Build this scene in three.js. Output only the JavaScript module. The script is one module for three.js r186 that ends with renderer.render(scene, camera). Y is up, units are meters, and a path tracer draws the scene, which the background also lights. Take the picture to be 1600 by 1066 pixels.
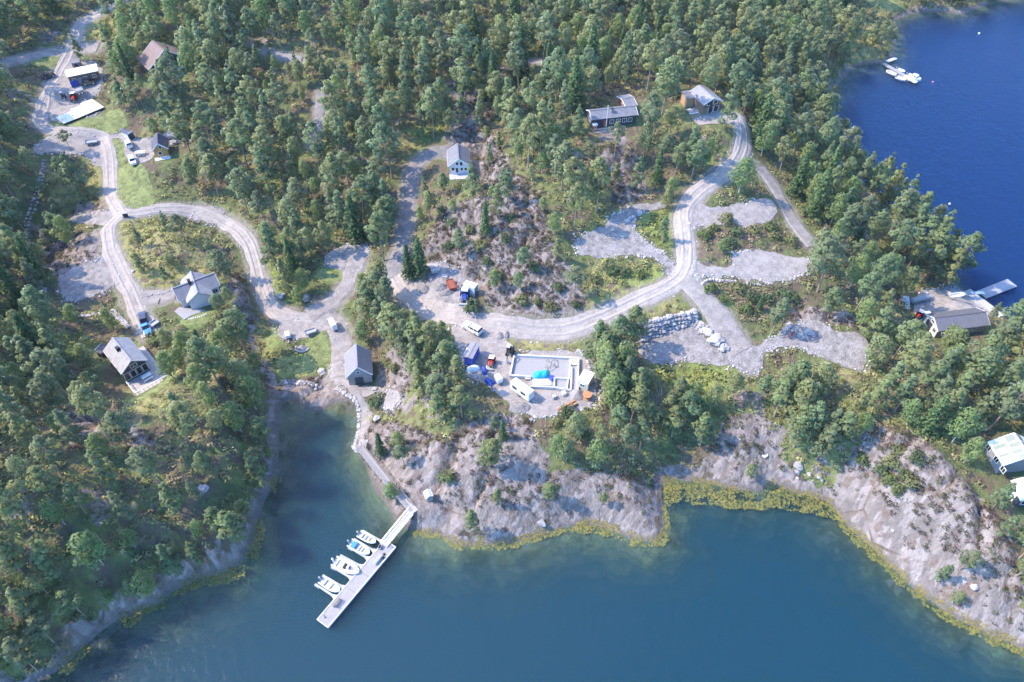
import * as THREE from 'three';
import { Sky } from 'three/addons/objects/Sky.js';
import { mergeGeometries } from 'three/addons/utils/BufferGeometryUtils.js';
import { RoundedBoxGeometry } from 'three/addons/geometries/RoundedBoxGeometry.js';

// ---------------------------------------------------------------- camera, sky, sun, exposure
const scene = new THREE.Scene();
const EYE = new THREE.Vector3(0, 120, 0), PITCH = THREE.MathUtils.degToRad(47), FOCAL = 1155;   // focal length in pixels of the 1600 x 1066 photograph
const camera = new THREE.PerspectiveCamera(THREE.MathUtils.radToDeg(2 * Math.atan(533 / FOCAL)), 1600 / 1066, 1, 5000);
camera.position.copy(EYE);
camera.rotation.set(-PITCH, 0, 0);
scene.add(camera);

const SUN = new THREE.Vector3(-0.72, 0.76, -0.06).normalize();
const sky = new Sky();
sky.name = 'sky'; sky.scale.setScalar(4000); sky.userData.kind = 'structure';
sky.material.uniforms.sunPosition.value.copy(SUN);
sky.material.uniforms.turbidity.value = 2.0;
sky.material.uniforms.rayleigh.value = 1.4;
sky.material.uniforms.mieCoefficient.value = 0.004;
scene.add(sky);
scene.environmentIntensity = 0.3;
const sun = new THREE.DirectionalLight(0xffe9c8, 3.1);
sun.position.copy(SUN).multiplyScalar(400).add(new THREE.Vector3(0, 0, -150));
sun.target.position.set(0, 0, -150);
sun.castShadow = true; sun.shadow.radius = 1.4;
sun.shadow.mapSize.set(4096, 4096);
Object.assign(sun.shadow.camera, { left: -300, right: 300, top: 300, bottom: -300, near: 1, far: 1200 });
scene.add(sun, sun.target);
const renderer = new THREE.WebGLRenderer({ antialias: true });
renderer.toneMapping = THREE.LinearToneMapping;
renderer.toneMappingExposure = 2.35;
renderer.shadowMap.enabled = true;

// ---------------------------------------------------------------- small helpers
function rng(seed) { let a = seed >>> 0; return () => { a = (a + 0x6D2B79F5) | 0; let t = Math.imul(a ^ (a >>> 15), 1 | a); t = (t + Math.imul(t ^ (t >>> 7), 61 | t)) ^ t; return ((t ^ (t >>> 14)) >>> 0) / 4294967296; }; }
const lerp = (a, b, t) => a + (b - a) * t, clamp = (x, a, b) => Math.min(b, Math.max(a, x));
const sstep = (a, b, x) => { const t = clamp((x - a) / (b - a), 0, 1); return t * t * (3 - 2 * t); };
const NS = 256, NTAB = new Float32Array(NS * NS); { const r = rng(77); for (let i = 0; i < NTAB.length; i++) NTAB[i] = r(); }
function vn(x, y) {           // smooth value noise in 0..1
  const xi = Math.floor(x), yi = Math.floor(y); let fx = x - xi, fy = y - yi;
  fx = fx * fx * (3 - 2 * fx); fy = fy * fy * (3 - 2 * fy);
  const a = xi & 255, b = (xi + 1) & 255, c = (yi & 255) << 8, d = ((yi + 1) & 255) << 8;
  const p = NTAB[a + c], q = NTAB[b + c], r = NTAB[a + d], s = NTAB[b + d];
  return p + (q - p) * fx + (r - p) * fy + (p - q - r + s) * fx * fy;
}
function fbm(x, y, n = 4) { let s = 0, a = 0.5, t = 0; for (let i = 0; i < n; i++) { s += a * vn(x, y); t += a; a *= 0.5; const nx = 1.62 * x - 1.18 * y + 17.3; y = 1.18 * x + 1.62 * y + 5.1; x = nx; } return s / t; }
const ridge = (x, y) => 1 - Math.abs(2 * vn(x, y) - 1);

const used = {};
function numbered(name) { const n = used[name] = (used[name] ?? -1) + 1; return n ? `${name}_${String(n).padStart(3, '0')}` : name; }
function tag(o, label, category, group) { o.userData.label = label; o.userData.category = category; if (group) o.userData.group = group; return o; }
function thing(name, label, category, pos, turn = 0, group) {
  const g = new THREE.Group(); g.name = numbered(name); g.position.copy(pos); g.rotation.y = turn; scene.add(g);
  return tag(g, label, category, group);
}
function part(name, geo, mat, parent, label) {
  const m = new THREE.Mesh(Array.isArray(geo) ? merge(geo) : geo, mat); m.name = name; m.castShadow = m.receiveShadow = true; parent.add(m);
  if (label) m.userData.label = label;
  return m;
}
function struct(name, geo, mat) { const m = part(numbered(name), geo, mat, scene); m.userData.kind = 'structure'; return m; }
function single(name, label, category, geo, mat, pos, turn = 0, group) { const m = part(numbered(name), geo, mat, scene); m.position.copy(pos); m.rotation.y = turn; return tag(m, label, category, group); }
function merge(list) {
  const keep = list.map((g) => { const q = g.index ? g.toNonIndexed() : g; for (const k of Object.keys(q.attributes)) if (!['position', 'normal', 'uv'].includes(k)) q.deleteAttribute(k); if (!q.attributes.uv) q.setAttribute('uv', new THREE.BufferAttribute(new Float32Array(q.attributes.position.count * 2), 2)); return q; });
  return keep.length === 1 ? keep[0] : mergeGeometries(keep);
}
// a box given by its centre and size, with a small chamfer where it is large enough to show
function box(w, h, d, x = 0, y = 0, z = 0, ry = 0, r = 0) {
  const g = r ? new RoundedBoxGeometry(w, h, d, 1, r) : new THREE.BoxGeometry(w, h, d);
  if (ry) g.rotateY(ry);
  return g.translate(x, y, z);
}
function cyl(r0, r1, h, x = 0, y = 0, z = 0, n = 10) { return new THREE.CylinderGeometry(r1, r0, h, n).translate(x, y, z); }
function bar(a, b, r, n = 6) {       // a round bar between two points
  const A = new THREE.Vector3(...a), B = new THREE.Vector3(...b), L = A.distanceTo(B);
  const g = new THREE.CylinderGeometry(r, r, L, n), q = new THREE.Quaternion().setFromUnitVectors(new THREE.Vector3(0, 1, 0), B.clone().sub(A).normalize());
  return g.applyQuaternion(q).translate((A.x + B.x) / 2, (A.y + B.y) / 2, (A.z + B.z) / 2);
}
function concat(a, b) { const f = new Float32Array(a.length + b.length); f.set(a, 0); f.set(b, a.length); return f; }
const V = (x, y, z) => new THREE.Vector3(x, y, z);

// surveying: the ground point that the photograph shows at pixel (px, py), for a point at height h above the sea
const FWD = V(0, -Math.sin(PITCH), -Math.cos(PITCH)), UPV = V(0, Math.cos(PITCH), -Math.sin(PITCH));
function rayOf(px, py) { return V((px - 800) / FOCAL, 0, 0).addScaledVector(UPV, -(py - 533) / FOCAL).add(FWD); }
function at(px, py, h) { const d = rayOf(px, py), t = (h - EYE.y) / d.y; return V(d.x * t, h, d.z * t); }
function pixelOf(p) { const q = p.clone().sub(EYE), z = q.dot(FWD); return [800 + FOCAL * q.x / z, 533 - FOCAL * q.dot(UPV) / z]; }
// ---------------------------------------------------------------- the survey: shoreline, spot heights, roads, yards
const P2 = (s) => s.trim().split(/\s+/).map((t) => t.split(',').map(Number));      // "x,y x,y ..." pixel pairs
const SHORE_W = P2(`30,1085 60,1065 92,1047 135,1007 160,985 190,965 250,942 275,920 312,905 350,895 377,882 389,866 397,842 400,822 410,790 425,759 433,740 436,696 435,674 437,645 441,630 455,626 470,634
 486,643 505,640 525,634 545,634 558,642 562,655 560,674 556,695 558,712 570,724 575,741 587,769 602,786 612,804 620,819 637,828 655,832 692,838 705,848 722,854 750,852 797,850 825,843 850,835 887,823 907,820 940,823 965,833 985,842 1020,848 1030,844
 1038,830 1037,805 1033,780 1034,756 1050,748 1075,752 1110,756 1150,766 1190,768 1205,758 1230,766 1260,774 1290,782 1306,796 1318,815 1342,838 1377,870 1417,910 1452,938 1497,969 1550,993 1600,1016 1680,1050 1760,1085`);
const SHORE_E = P2(`1900,640 1760,560 1650,520 1590,505 1555,492 1525,470 1495,450 1478,425 1455,395 1425,352 1372,312 1325,278 1298,235 1290,195 1300,150 1318,122 1335,104 1360,98 1385,100 1397,90 1400,60 1402,30 1425,22 1452,19 1480,20 1507,22 1530,12 1552,4 1610,-4`);
const landW = [], flat0 = (p) => { const q = at(p[0], p[1], 0); return [q.x, q.z]; };
landW.push([-1600, 260], [-400, 10], ...SHORE_W.map(flat0));
landW.push([150, -30], [190, -40], ...SHORE_E.map(flat0), [330, -330], [600, -360], [1600, -500], [1600, -1700], [-1600, -1700]);

const SPOT = P2(`700,560,9 830,560,9 920,560,9 740,600,9 850,610,9 920,620,9 650,480,8 750,500,9.5 900,510,11 1000,465,13 1075,420,15 1070,340,17 1150,250,20 1130,190,23 1090,170,24 1150,330,17.5 1200,410,15 1150,420,15
 1060,540,9 1180,560,9.5 1290,530,10.5 1020,495,12.5 1085,480,13 1125,500,12 960,370,16 1010,330,16.5 780,300,20 780,400,16 850,440,15 700,330,16 650,300,13 640,370,11 612,440,8 720,260,16 700,140,22 500,180,18 500,280,14
 420,480,4 400,400,7 360,350,8 300,325,9 190,330,11 170,230,13 80,200,15 100,150,17 130,90,19 250,110,22 250,240,14 200,430,9.5 215,490,8 200,570,7 310,460,8.5 270,380,12 100,440,9 120,380,9 60,340,7 50,420,6 20,300,14 20,420,12
 382,480,1.8 400,550,1 425,608,0.7 362,500,6.5 378,570,6.5 345,470,8.2 412,520,3 405,450,4.6 330,370,6.5 100,700,17 250,650,13 330,600,10 390,620,8 407,695,5.5 300,780,10 205,845,8.5 60,850,15 20,950,9 30,600,14 355,785,6.5 100,945,7.5 0,1060,5.5 0,760,20
 565,580,2.5 465,550,2.5 535,520,3 440,520,3.2 480,615,1 570,640,1.8 600,620,3 625,565,6 680,600,7.5 600,480,6.5 650,690,6 620,740,3 700,760,4.6 750,700,7.5 850,700,7.5 800,800,3 900,780,3.2 960,720,5.5 1000,640,7 1010,780,3.2 1020,835,1
 1100,660,5 1150,700,4.5 1150,640,8 1050,705,2.5 1400,750,9 1450,700,11 1350,650,10 1300,620,9.5 1500,850,8 1350,780,5 1550,950,4 1450,880,4 1570,720,10 1590,850,8 1450,600,11 1550,600,8 1500,510,4.5 1450,465,2.5 1530,480,1.5 1400,450,6
 1300,400,13 1350,330,11 1230,260,15 1230,330,14 1250,200,9 1200,100,14 1300,80,6 1360,60,3 1250,20,8 1380,20,3 1430,10,2.5 400,60,26 600,60,26 800,60,24 1000,80,22 900,20,26 1100,20,18 100,20,24 20,80,22 300,20,28 950,190,24 850,230,22
 1000,250,20 430,120,21 600,160,20 800,150,21 1000,300,18 1200,560,9.2 1250,640,7 1210,700,5`);
// thin-plate spline through the spot heights
const spotW = SPOT.map(([x, y, h]) => { const p = at(x, y, h); return [p.x / 100, p.z / 100, h]; });
spotW.push([0, 0.6, 0], [-3.2, -0.2, 12], [3, -0.4, 6], [-3.6, -3, 26], [3.5, -3.8, 6], [0, -4.6, 34], [-3, -4.6, 36], [2, -4.4, 16]);
const tpsW = (() => {
  const n = spotW.length, m = n + 3, A = [];
  const U = (r2) => r2 > 1e-12 ? 0.5 * r2 * Math.log(r2) : 0;
  for (let i = 0; i < n; i++) { const row = new Float64Array(m + 1); for (let j = 0; j < n; j++) row[j] = U((spotW[i][0] - spotW[j][0]) ** 2 + (spotW[i][1] - spotW[j][1]) ** 2) + (i === j ? 0.0006 : 0); row[n] = 1; row[n + 1] = spotW[i][0]; row[n + 2] = spotW[i][1]; row[m] = spotW[i][2]; A.push(row); }
  for (let k = 0; k < 3; k++) { const row = new Float64Array(m + 1); for (let j = 0; j < n; j++) row[j] = k === 0 ? 1 : spotW[j][k - 1]; A.push(row); }
  for (let c = 0; c < m; c++) {
    let p = c; for (let r = c + 1; r < m; r++) if (Math.abs(A[r][c]) > Math.abs(A[p][c])) p = r;
    [A[c], A[p]] = [A[p], A[c]];
    for (let r = c + 1; r < m; r++) { const f = A[r][c] / A[c][c]; if (f) for (let k = c; k <= m; k++) A[r][k] -= f * A[c][k]; }
  }
  const w = new Float64Array(m);
  for (let c = m - 1; c >= 0; c--) { let s = A[c][m]; for (let k = c + 1; k < m; k++) s -= A[c][k] * w[k]; w[c] = s / A[c][c]; }
  return w;
})();
function tps(x, z) {
  x = clamp(x, -300, 300) / 100; z = clamp(z, -440, 20) / 100;
  const n = spotW.length; let s = tpsW[n] + tpsW[n + 1] * x + tpsW[n + 2] * z;
  for (let i = 0; i < n; i++) { const dx = x - spotW[i][0], dz = z - spotW[i][1], r2 = dx * dx + dz * dz; if (r2 > 1e-12) s += tpsW[i] * 0.5 * r2 * Math.log(r2); }
  return s;
}
// signed distances to closed polygons (positive inside)
function sdPoly(poly, x, z) {
  let best = 1e18, inside = false;
  for (let i = 0, j = poly.length - 1; i < poly.length; j = i++) {
    const [ax, az] = poly[j], [bx, bz] = poly[i], ex = bx - ax, ez = bz - az, px = x - ax, pz = z - az;
    const t = clamp((px * ex + pz * ez) / (ex * ex + ez * ez + 1e-9), 0, 1), dx = px - ex * t, dz = pz - ez * t;
    best = Math.min(best, dx * dx + dz * dz);
    if ((az > z) !== (bz > z) && x < (bx - ax) * (z - az) / (bz - az) + ax) inside = !inside;
  }
  return (inside ? 1 : -1) * Math.sqrt(best);
}
// lookup grids over the surveyed area
const GX0 = -270, GZ0 = -400, GW = 540, GH = 430;
function makeGrid(step, f) {
  const nx = Math.round(GW / step) + 1, nz = Math.round(GH / step) + 1, a = new Float32Array(nx * nz);
  for (let j = 0; j < nz; j++) for (let i = 0; i < nx; i++) a[j * nx + i] = f ? f(GX0 + i * step, GZ0 + j * step) : 0;
  const get = (x, z) => {
    const u = clamp((x - GX0) / step, 0, nx - 1.001), v = clamp((z - GZ0) / step, 0, nz - 1.001), i = u | 0, j = v | 0, fx = u - i, fz = v - j, o = j * nx + i;
    return (a[o] * (1 - fx) + a[o + 1] * fx) * (1 - fz) + (a[o + nx] * (1 - fx) + a[o + nx + 1] * fx) * fz;
  };
  return { a, nx, nz, step, get };
}
const tpsG = makeGrid(3, tps), sdG = makeGrid(1, (x, z) => sdPoly(landW, x, z));
const shoreDist = (x, z) => (x > GX0 && x < GX0 + GW && z > GZ0 && z < GZ0 + GH) ? sdG.get(x, z) : sdPoly(landW, x, z);
function baseH(x, z) {                 // smooth ground: the spline on land, held down to the sea at the shore
  const d = shoreDist(x, z);
  if (d <= 0) { const e = -d; return -Math.min(0.05 + 0.3 * e + 0.02 * e * e, 30); }
  const far = sstep(0, 200, Math.max(Math.abs(x) - 240, -380 - z, 0)), h = lerp(Math.max(tpsG.get(x, z), 1.2), 30, far);
  const cliff = sstep(-36, -46, x) * sstep(-101, -92, z), cap = (0.5 + 0.6 * cliff) * d + 0.05 * d * d, k = 0.6 + 0.25 * h, t = clamp(0.5 + 0.5 * (cap - h) / k, 0, 1);     // smooth minimum
  return Math.max(0.02, cap + (h - cap) * t - k * t * (1 - t) * Math.min(1, cap / 1.5));
}
function G(px, py) {                   // where the line of sight through that pixel meets the smooth ground
  let h = 8, p = at(px, py, h);
  for (let i = 0; i < 40; i++) { const g = Math.max(baseH(p.x, p.z), 0); h += (g - h) * 0.55; p = at(px, py, h); }
  return p;
}
const Gxz = (p) => { const q = G(p[0], p[1]); return [q.x, q.z]; };
function smoothLine(pts, step = 1.2, closed = false) {       // Catmull-Rom through [x, z] points, evenly spaced
  const c = new THREE.CatmullRomCurve3(pts.map((p) => V(p[0], 0, p[1])), closed, 'centripetal');
  const n = Math.max(4, Math.round(c.getLength() / step));
  return c.getSpacedPoints(n).slice(0, closed ? n : n + 1).map((p) => [p.x, p.z]);
}
// roads: [width in metres, centre line]; kind picks the surface
const ROADS = [
  ['main', 3.3, `532,516 515,500 475,497 440,492 420,476 408,445 398,405 384,372 352,347 310,330 255,327 212,334 190,336`],
  ['main', 3.2, `190,336 174,305 172,262 168,228 158,215 112,211 78,204 62,188 66,168 76,140 90,115 106,88 118,60 126,38 168,14 210,-10`],
  ['side', 3.2, `108,84 80,82 42,90 0,100`],
  ['side', 4.0, `112,80 130,76 153,74`],
  ['main', 3.4, `192,335 172,350 171,385 185,420 202,452 214,482 226,508 236,524`],
  ['side', 4.0, `250,463 222,466 208,468`],
  ['side', 3.6, `250,463 272,458`],
  ['side', 4.2, `512,498 524,508 531,532 535,560 536,592`],
  ['side', 3.6, `482,494 516,474 543,445 554,420 560,400`],
  ['main', 3.9, `618,432 628,450 658,478 700,492 750,502 805,508 860,510 903,507 950,492 1000,468 1050,443 1069,421 1073,390 1068,352 1070,327 1090,302 1130,272 1155,247 1161,216 1146,194 1126,184 1098,178`],
  ['dark', 3.2, `618,432 615,422 621,400 631,372 636,332 640,292 651,258 682,238 706,240`],
  ['side', 4.4, `1076,436 1096,462 1121,492 1142,521 1162,548`],
  ['side', 3.0, `1188,262 1210,292 1230,330 1250,360 1272,386`],
  ['side', 1.5, `412,82 440,88 472,92`],
  ['side', 1.3, `806,95 832,97 860,98`],
  ['dark', 2.4, `502,146 500,172 496,205 488,225`],
];
// level yards: gravel (light), crushed stone (bluish), or tarmac dark
const YARDS = [
  ['stone', `900,372 935,360 960,336 1010,318 1046,317 1030,328 1000,336 990,352 1003,375 1025,390 1050,405 1058,424 1045,430 1030,408 1000,403 960,405 915,402 904,395`],
  ['gravel', `1076,332 1090,318 1120,322 1200,315 1212,335 1190,348 1120,350 1095,356 1078,362`],
  ['gravel', `1080,416 1140,412 1150,393 1180,390 1240,400 1266,410 1252,432 1200,440 1140,432 1088,434`],
  ['stone', `1003,526 1050,512 1088,506 1112,540 1160,540 1200,530 1240,508 1270,500 1310,520 1345,524 1357,545 1352,571 1330,570 1270,552 1235,545 1198,553 1186,580 1170,585 1140,574 1060,570 1010,568`],
  ['gravel', `706,512 740,505 792,524 800,546 905,546 922,560 930,600 936,625 890,645 830,652 800,632 770,606 735,590 724,560`],
  ['stone', `640,436 660,415 690,410 722,425 746,450 741,480 720,492 690,490 655,472`],
  ['stone', `92,436 165,402 186,430 182,446 140,466 100,466`],
  ['gravel', `72,125 100,108 112,96 150,95 156,135 136,150 152,162 156,176 86,190 74,180`],
  ['gravel', `172,216 195,206 215,215 240,216 240,246 222,262 206,262 198,250 195,222 178,221`],
  ['gravel', `52,234 60,223 100,214 160,216 166,236 160,262 130,246 90,241`],
  ['gravel', `516,576 534,568 545,602 602,602 586,616 560,628 545,614 525,606`],
  ['gravel', `432,512 450,500 510,495 528,506 514,516 481,528 445,532`],
  ['stone', `110,336 165,330 190,340 165,349 114,346`],
  ['gravel', `1088,184 1128,180 1150,194 1140,202 1112,196 1092,196`],
  ['gravel', `592,618 602,611 618,613 626,622 620,634 606,639 595,632`],
  ['stone', `503,416 514,396 558,381 574,386 571,406 545,426 522,421`],
  ['gravel', `1432,466 1470,450 1496,452 1530,478 1545,500 1500,492 1440,490`],
  ['gravel', `312,322 345,330 352,347 330,352 300,340`],
];
const LAWNS = [
  ['lawn beside the boathouse', `483,529 512,518 520,523 522,546 521,568 499,571 492,583 467,588 441,592 434,576 434,560 450,556 468,552`],
  ['small lawn by the inlet', `418,520 437,519 441,528 437,541 420,546`],
  ['mown strip below the pines', `492,424 540,428 545,433 520,441 496,438`],
  ['lawn below the terrace', `293,492 322,486 330,505 300,513 276,507`],
  ['lawn below the deck', `178,618 245,590 266,574 263,596 222,622`],
  ['lawn with young bushes', `176,223 194,223 200,250 180,262`],
  ['green field at the farm', `48,97 98,82 108,88 86,103 58,104`],
  ['bright field by the lake', `1352,2 1400,-4 1412,10 1382,14`],
  ['grass bank below the slab', `78,196 120,190 156,180 172,168 198,188 184,206 150,208 106,206`],
  ['grass by the road bend', `182,268 222,266 240,318 212,327 186,316`],
];
// rock, dry grass, heather and bracken as drawn zones (soft edges)
const ROCKS = [`585,650 560,700 575,745 605,790 640,832 700,846 800,846 850,832 905,824 960,835 1036,850 1036,770 1000,745 930,735 860,738 845,690 820,650 740,655 700,690 650,668`, `588,560 618,540 660,560 640,620 606,652 590,610`,
  `1092,722 1140,650 1190,640 1222,720 1262,745 1240,775 1190,775 1130,768 1090,755`, `1296,800 1308,740 1370,655 1430,676 1500,735 1560,800 1592,870 1610,1020 1540,990 1450,935 1370,865`,
  `690,215 770,200 800,262 850,320 872,400 912,440 918,498 780,497 740,450 690,440 655,400 690,330 760,300 742,262`, `930,238 1000,248 1012,312 958,322`, `438,598 500,588 545,605 552,642 490,648 436,630`, `52,352 165,362 168,420 100,440 64,420`,
  `355,850 395,800 428,715 440,722 405,850 350,890 300,905`, `708,150 752,138 772,190 740,212 700,204`, `925,205 975,210 990,240 935,235`, `1200,488 1262,478 1330,492 1345,520 1290,505 1240,505`, `110,312 160,300 166,325 110,332`,
  `372,430 392,466 404,510 412,560 432,600 440,614 424,622 408,596 394,550 382,500 366,462`, `620,832 760,850 740,862 630,845`, `100,640 150,650 165,700 110,705`, `205,660 250,690 225,720 190,700`, `1035,745 1310,780 1320,815 1036,790`];
const DRY = [`190,345 290,350 342,400 330,440 260,455 212,452 186,400`, `60,252 165,250 166,312 70,312`, `915,445 930,410 1010,405 1045,430 1020,450 960,485 920,490`, `905,515 1040,468 1090,470 1095,485 1040,492 990,516 940,522`, `795,520 905,520 912,542 830,549 800,546`,
  `1322,22 1375,18 1395,80 1360,98 1325,100`, `128,36 182,24 182,62 130,76`, `640,205 692,190 692,206 660,226 640,242`, `1290,560 1340,575 1330,600 1270,590`, `300,560 350,550 400,580 360,600 300,590`, `190,600 270,600 270,640 200,650`, `860,640 920,625 925,670 880,680`, `400,510 440,505 430,560 405,560`];
const FERN = [`1018,575 1110,570 1168,580 1150,606 1080,618 1030,592`, `1002,332 1048,326 1060,360 1056,390 1030,388 1004,372`, `640,205 692,192 690,206 655,228`, `960,440 1010,410 1045,428 1015,445`, `1115,470 1145,462 1150,495 1125,500`, `420,400 470,400 470,470 430,470 410,440`, `500,420 560,400 570,430 540,445`, `40,520 130,520 150,550 60,570`];
const BROWN = [`690,215 770,200 800,262 850,320 872,400 912,440 918,498 780,497 740,450 690,440 655,400 690,330 760,300 742,262`, `1085,360 1130,345 1230,350 1270,385 1240,395 1180,390 1140,405 1095,405`, `1096,440 1180,436 1262,448 1262,482 1180,500 1130,495`, `880,690 950,640 960,700 900,720`, `60,440 200,450 190,480 90,480`, `200,380 330,395 320,420 230,400`, `640,260 700,300 690,400 650,400`, `760,560 800,640 760,660 730,620`, `100,660 160,650 160,720 100,720`, `250,720 330,700 330,800 250,800`, `900,230 1060,230 1100,300 1000,320 920,300`];
const poly = (s) => P2(s).map(Gxz);
const roadL = ROADS.map(([kind, w, s]) => ({ kind, w, line: smoothLine(P2(s).map(Gxz)) }));
const yardL = YARDS.map(([kind, s]) => ({ kind, poly: smoothLine(poly(s), 0.6, true) }));
const lawnL = LAWNS.map(([label, s]) => ({ label, poly: smoothLine(poly(s), 1.0, true) }));
const rockP = ROCKS.map(poly), dryP = DRY.map(poly), fernP = FERN.map(poly), brownP = BROWN.map(poly);
// level planes for the yards: least squares through the smooth ground
function planeOf(pts) {
  let n = pts.length, sx = 0, sz = 0, sh = 0; for (const [x, z] of pts) { sx += x; sz += z; sh += baseH(x, z); }
  sx /= n; sz /= n; sh /= n; let a = 1e-3, b = 0, c = 1e-3, d = 0, e = 0;
  for (const [x, z] of pts) { const h = baseH(x, z) - sh, u = x - sx, v = z - sz; a += u * u; b += u * v; c += v * v; d += u * h; e += v * h; }
  const k = a * c - b * b, gx = (d * c - e * b) / k, gz = (a * e - b * d) / k;
  return (x, z) => sh + gx * (x - sx) + gz * (z - sz);
}
for (const y of yardL) { y.plane = planeOf(y.poly); y.box = [Math.min(...y.poly.map((p) => p[0])), Math.max(...y.poly.map((p) => p[0])), Math.min(...y.poly.map((p) => p[1])), Math.max(...y.poly.map((p) => p[1]))]; }
// building plots are levelled too; PADS is filled by plot() before the ground is laid
const PADS = [];
function plot(px, py, r = 5, dh = 0) { const p = G(px, py); p.y += dh; PADS.push([p.x, p.z, p.y, r]); return p; }
// ---------------------------------------------------------------- where the buildings stand: ridge and eave points of each, and its level plot
function gableFrame(A, B, eave, rh, eh, gpx, pad = 5) {        // ridge ends, a point on the eave, ridge and eave heights, a ground point
  const g = plot(...gpx, pad), a = at(...A, g.y + rh), b = at(...B, g.y + rh), dir = b.clone().sub(a), len = dir.length(); dir.normalize();
  const hw = (Array.isArray(eave[0]) ? eave : [eave]).map((e) => { const q = at(...e, g.y + eh).sub(a); return Math.abs(q.x * dir.z - q.z * dir.x); }).reduce((s, v, _, l) => s + v / l.length, 0);
  const c = a.clone().add(b).multiplyScalar(0.5); c.y = g.y;
  PADS.push([c.x, c.z, g.y, Math.max(len, hw * 2) * 0.52]);
  return { pos: c, turn: Math.atan2(-dir.z, dir.x), len, w: hw * 2, rh, eh };
}
function boxFrame(p0, p1, p2, h, gpx, pad = 2.5, level) {    // three corners of the top, in order round it
  const g = level === undefined ? plot(...gpx, pad) : V(0, level, 0), a = at(...p0, g.y + h), b = at(...p1, g.y + h), c = at(...p2, g.y + h), dir = b.clone().sub(a), len = dir.length(), m = a.clone().add(c).multiplyScalar(0.5); m.y = g.y; dir.normalize();
  const q = c.clone().sub(b); return { pos: m, turn: Math.atan2(-dir.z, dir.x), len, w: Math.abs(q.x * dir.z - q.z * dir.x), h };
}
function carFrame(rear, front, h = 0.8) { const g = G((rear[0] + front[0]) / 2, (rear[1] + front[1]) / 2), a = at(...rear, g.y + h), b = at(...front, g.y + h), d = b.clone().sub(a), m = a.clone().add(b).multiplyScalar(0.5); return { pos: m, turn: Math.atan2(-d.z, d.x), len: d.length() }; }
const F = {
  barn: gableFrame([102, 113.4], [150.8, 103.5], [127, 116.6], 3.15, 2.75, [130, 124], 6),
  boathouse: gableFrame([556.2, 538.4], [557.9, 574.4], [540.5, 590.2], 5.4, 2.6, [561, 592], 4),
  cabin: gableFrame([714.9, 224.8], [716.6, 249.4], [[700.5, 260.2], [734.6, 258.6]], 4.3, 2.4, [716, 268], 5),
  deckHouse: gableFrame([176.1, 528.7], [204.5, 564.1], [[189.1, 583.3], [229, 561.3]], 4.8, 2.9, [205, 578], 6),
  crossA: gableFrame([269.4, 451.7], [334.6, 427.4], [278.8, 471], 4.2, 2.5, [305, 462], 6),
  crossB: gableFrame([297.6, 425], [308.8, 458.8], [292.9, 475.7], 4.2, 2.3, [305, 462], 6),
  ochre: gableFrame([245.4, 208], [245.8, 224.9], [262.7, 233.5], 4, 2.1, [251, 243], 5),
  steep: gableFrame([238, 64], [256, 79], [236.3, 114], 6.2, 2.4, [252, 120], 6),
  garage: gableFrame([189.5, 202.2], [203.2, 206.9], [191, 206.4], 2.2, 2.08, [196, 214], 3.5),
  black: gableFrame([921, 173.8], [993, 165.9], [961.5, 184.2], 3.7, 2.6, [961, 195], 7),
  annex: gableFrame([971.3, 155.4], [989.3, 152.4], [987, 166.6], 2.9, 2.2, [986, 168], 3.5),
  timber: gableFrame([1092.8, 133.5], [1116, 153.8], [1088.3, 155], 4.3, 3.0, [1106, 176], 6),
  wing: gableFrame([1068, 146.5], [1092, 143], [1080, 154.2], 3.1, 2.6, [1106, 176], 6),
  lakeHouse: gableFrame([1459.6, 497.6], [1540.3, 487.8], [[1547.6, 507.5], [1516, 481.9]], 3.7, 2.3, [1512, 515], 6),
  panelHouse: gableFrame([1583.8, 677.4], [1609, 714], [[1555, 708]], 4.6, 2.4, [1578, 728], 6),
  lowHouse: gableFrame([1599, 747], [1614, 778], [[1587, 768]], 3.6, 2.4, [1600, 785], 5),
  hut: gableFrame([666.6, 765.4], [671.2, 776], [663, 772.8], 1.75, 1.35, [669, 781], 1.6),
  blueShed: gableFrame([743, 536], [730.7, 559.2], [723.9, 557.2], 2.5, 2.38, [733, 570], 3.5),
  whiteShed: boxFrame([910.5, 576], [927.4, 582.5], [921.3, 602.2], 2.3, [915, 606]),
  caravan: boxFrame([806.5, 590], [836, 610.7], [825.2, 617.2], 2.4, [815, 618]),
  smallTrailer: boxFrame([769.9, 586.7], [778.3, 583], [787.2, 591], 1.5, [778, 598], 1.5),
  inletTrailer: boxFrame([512.3, 497.9], [520, 495], [525.3, 507.5], 2.0, [518, 512], 1.5),
  whiteCart: boxFrame([443, 518.7], [450.4, 516.5], [454.3, 523.8], 1.2, [449, 526], 1.5),
  storage: boxFrame([722.5, 446], [728, 438.5], [747, 443], 2.3, [735, 455], 2.5),
  skip: boxFrame([698, 437.5], [709, 435], [712.2, 449.7], 0.9, [706, 448], 2),
  slab: boxFrame([86.5, 177.5], [149.4, 152.5], [156.5, 170], 0.6, [122, 178], 6),
  tank: boxFrame([1425.5, 461.5], [1451.7, 455], [1457.6, 462.8], 1.8, [1445, 472], 2.5),
  binShed: boxFrame([110, 93], [123.5, 91], [125.3, 97.5], 1.9, [118, 101], 2),
  blueBox: boxFrame([106.5, 121.8], [118, 119.6], [121.3, 126], 1.7, [114, 131], 1.5),
  leanShed: boxFrame([149, 548.5], [161, 536], [166, 540], 1.8, [160, 552], 2),
};
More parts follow.
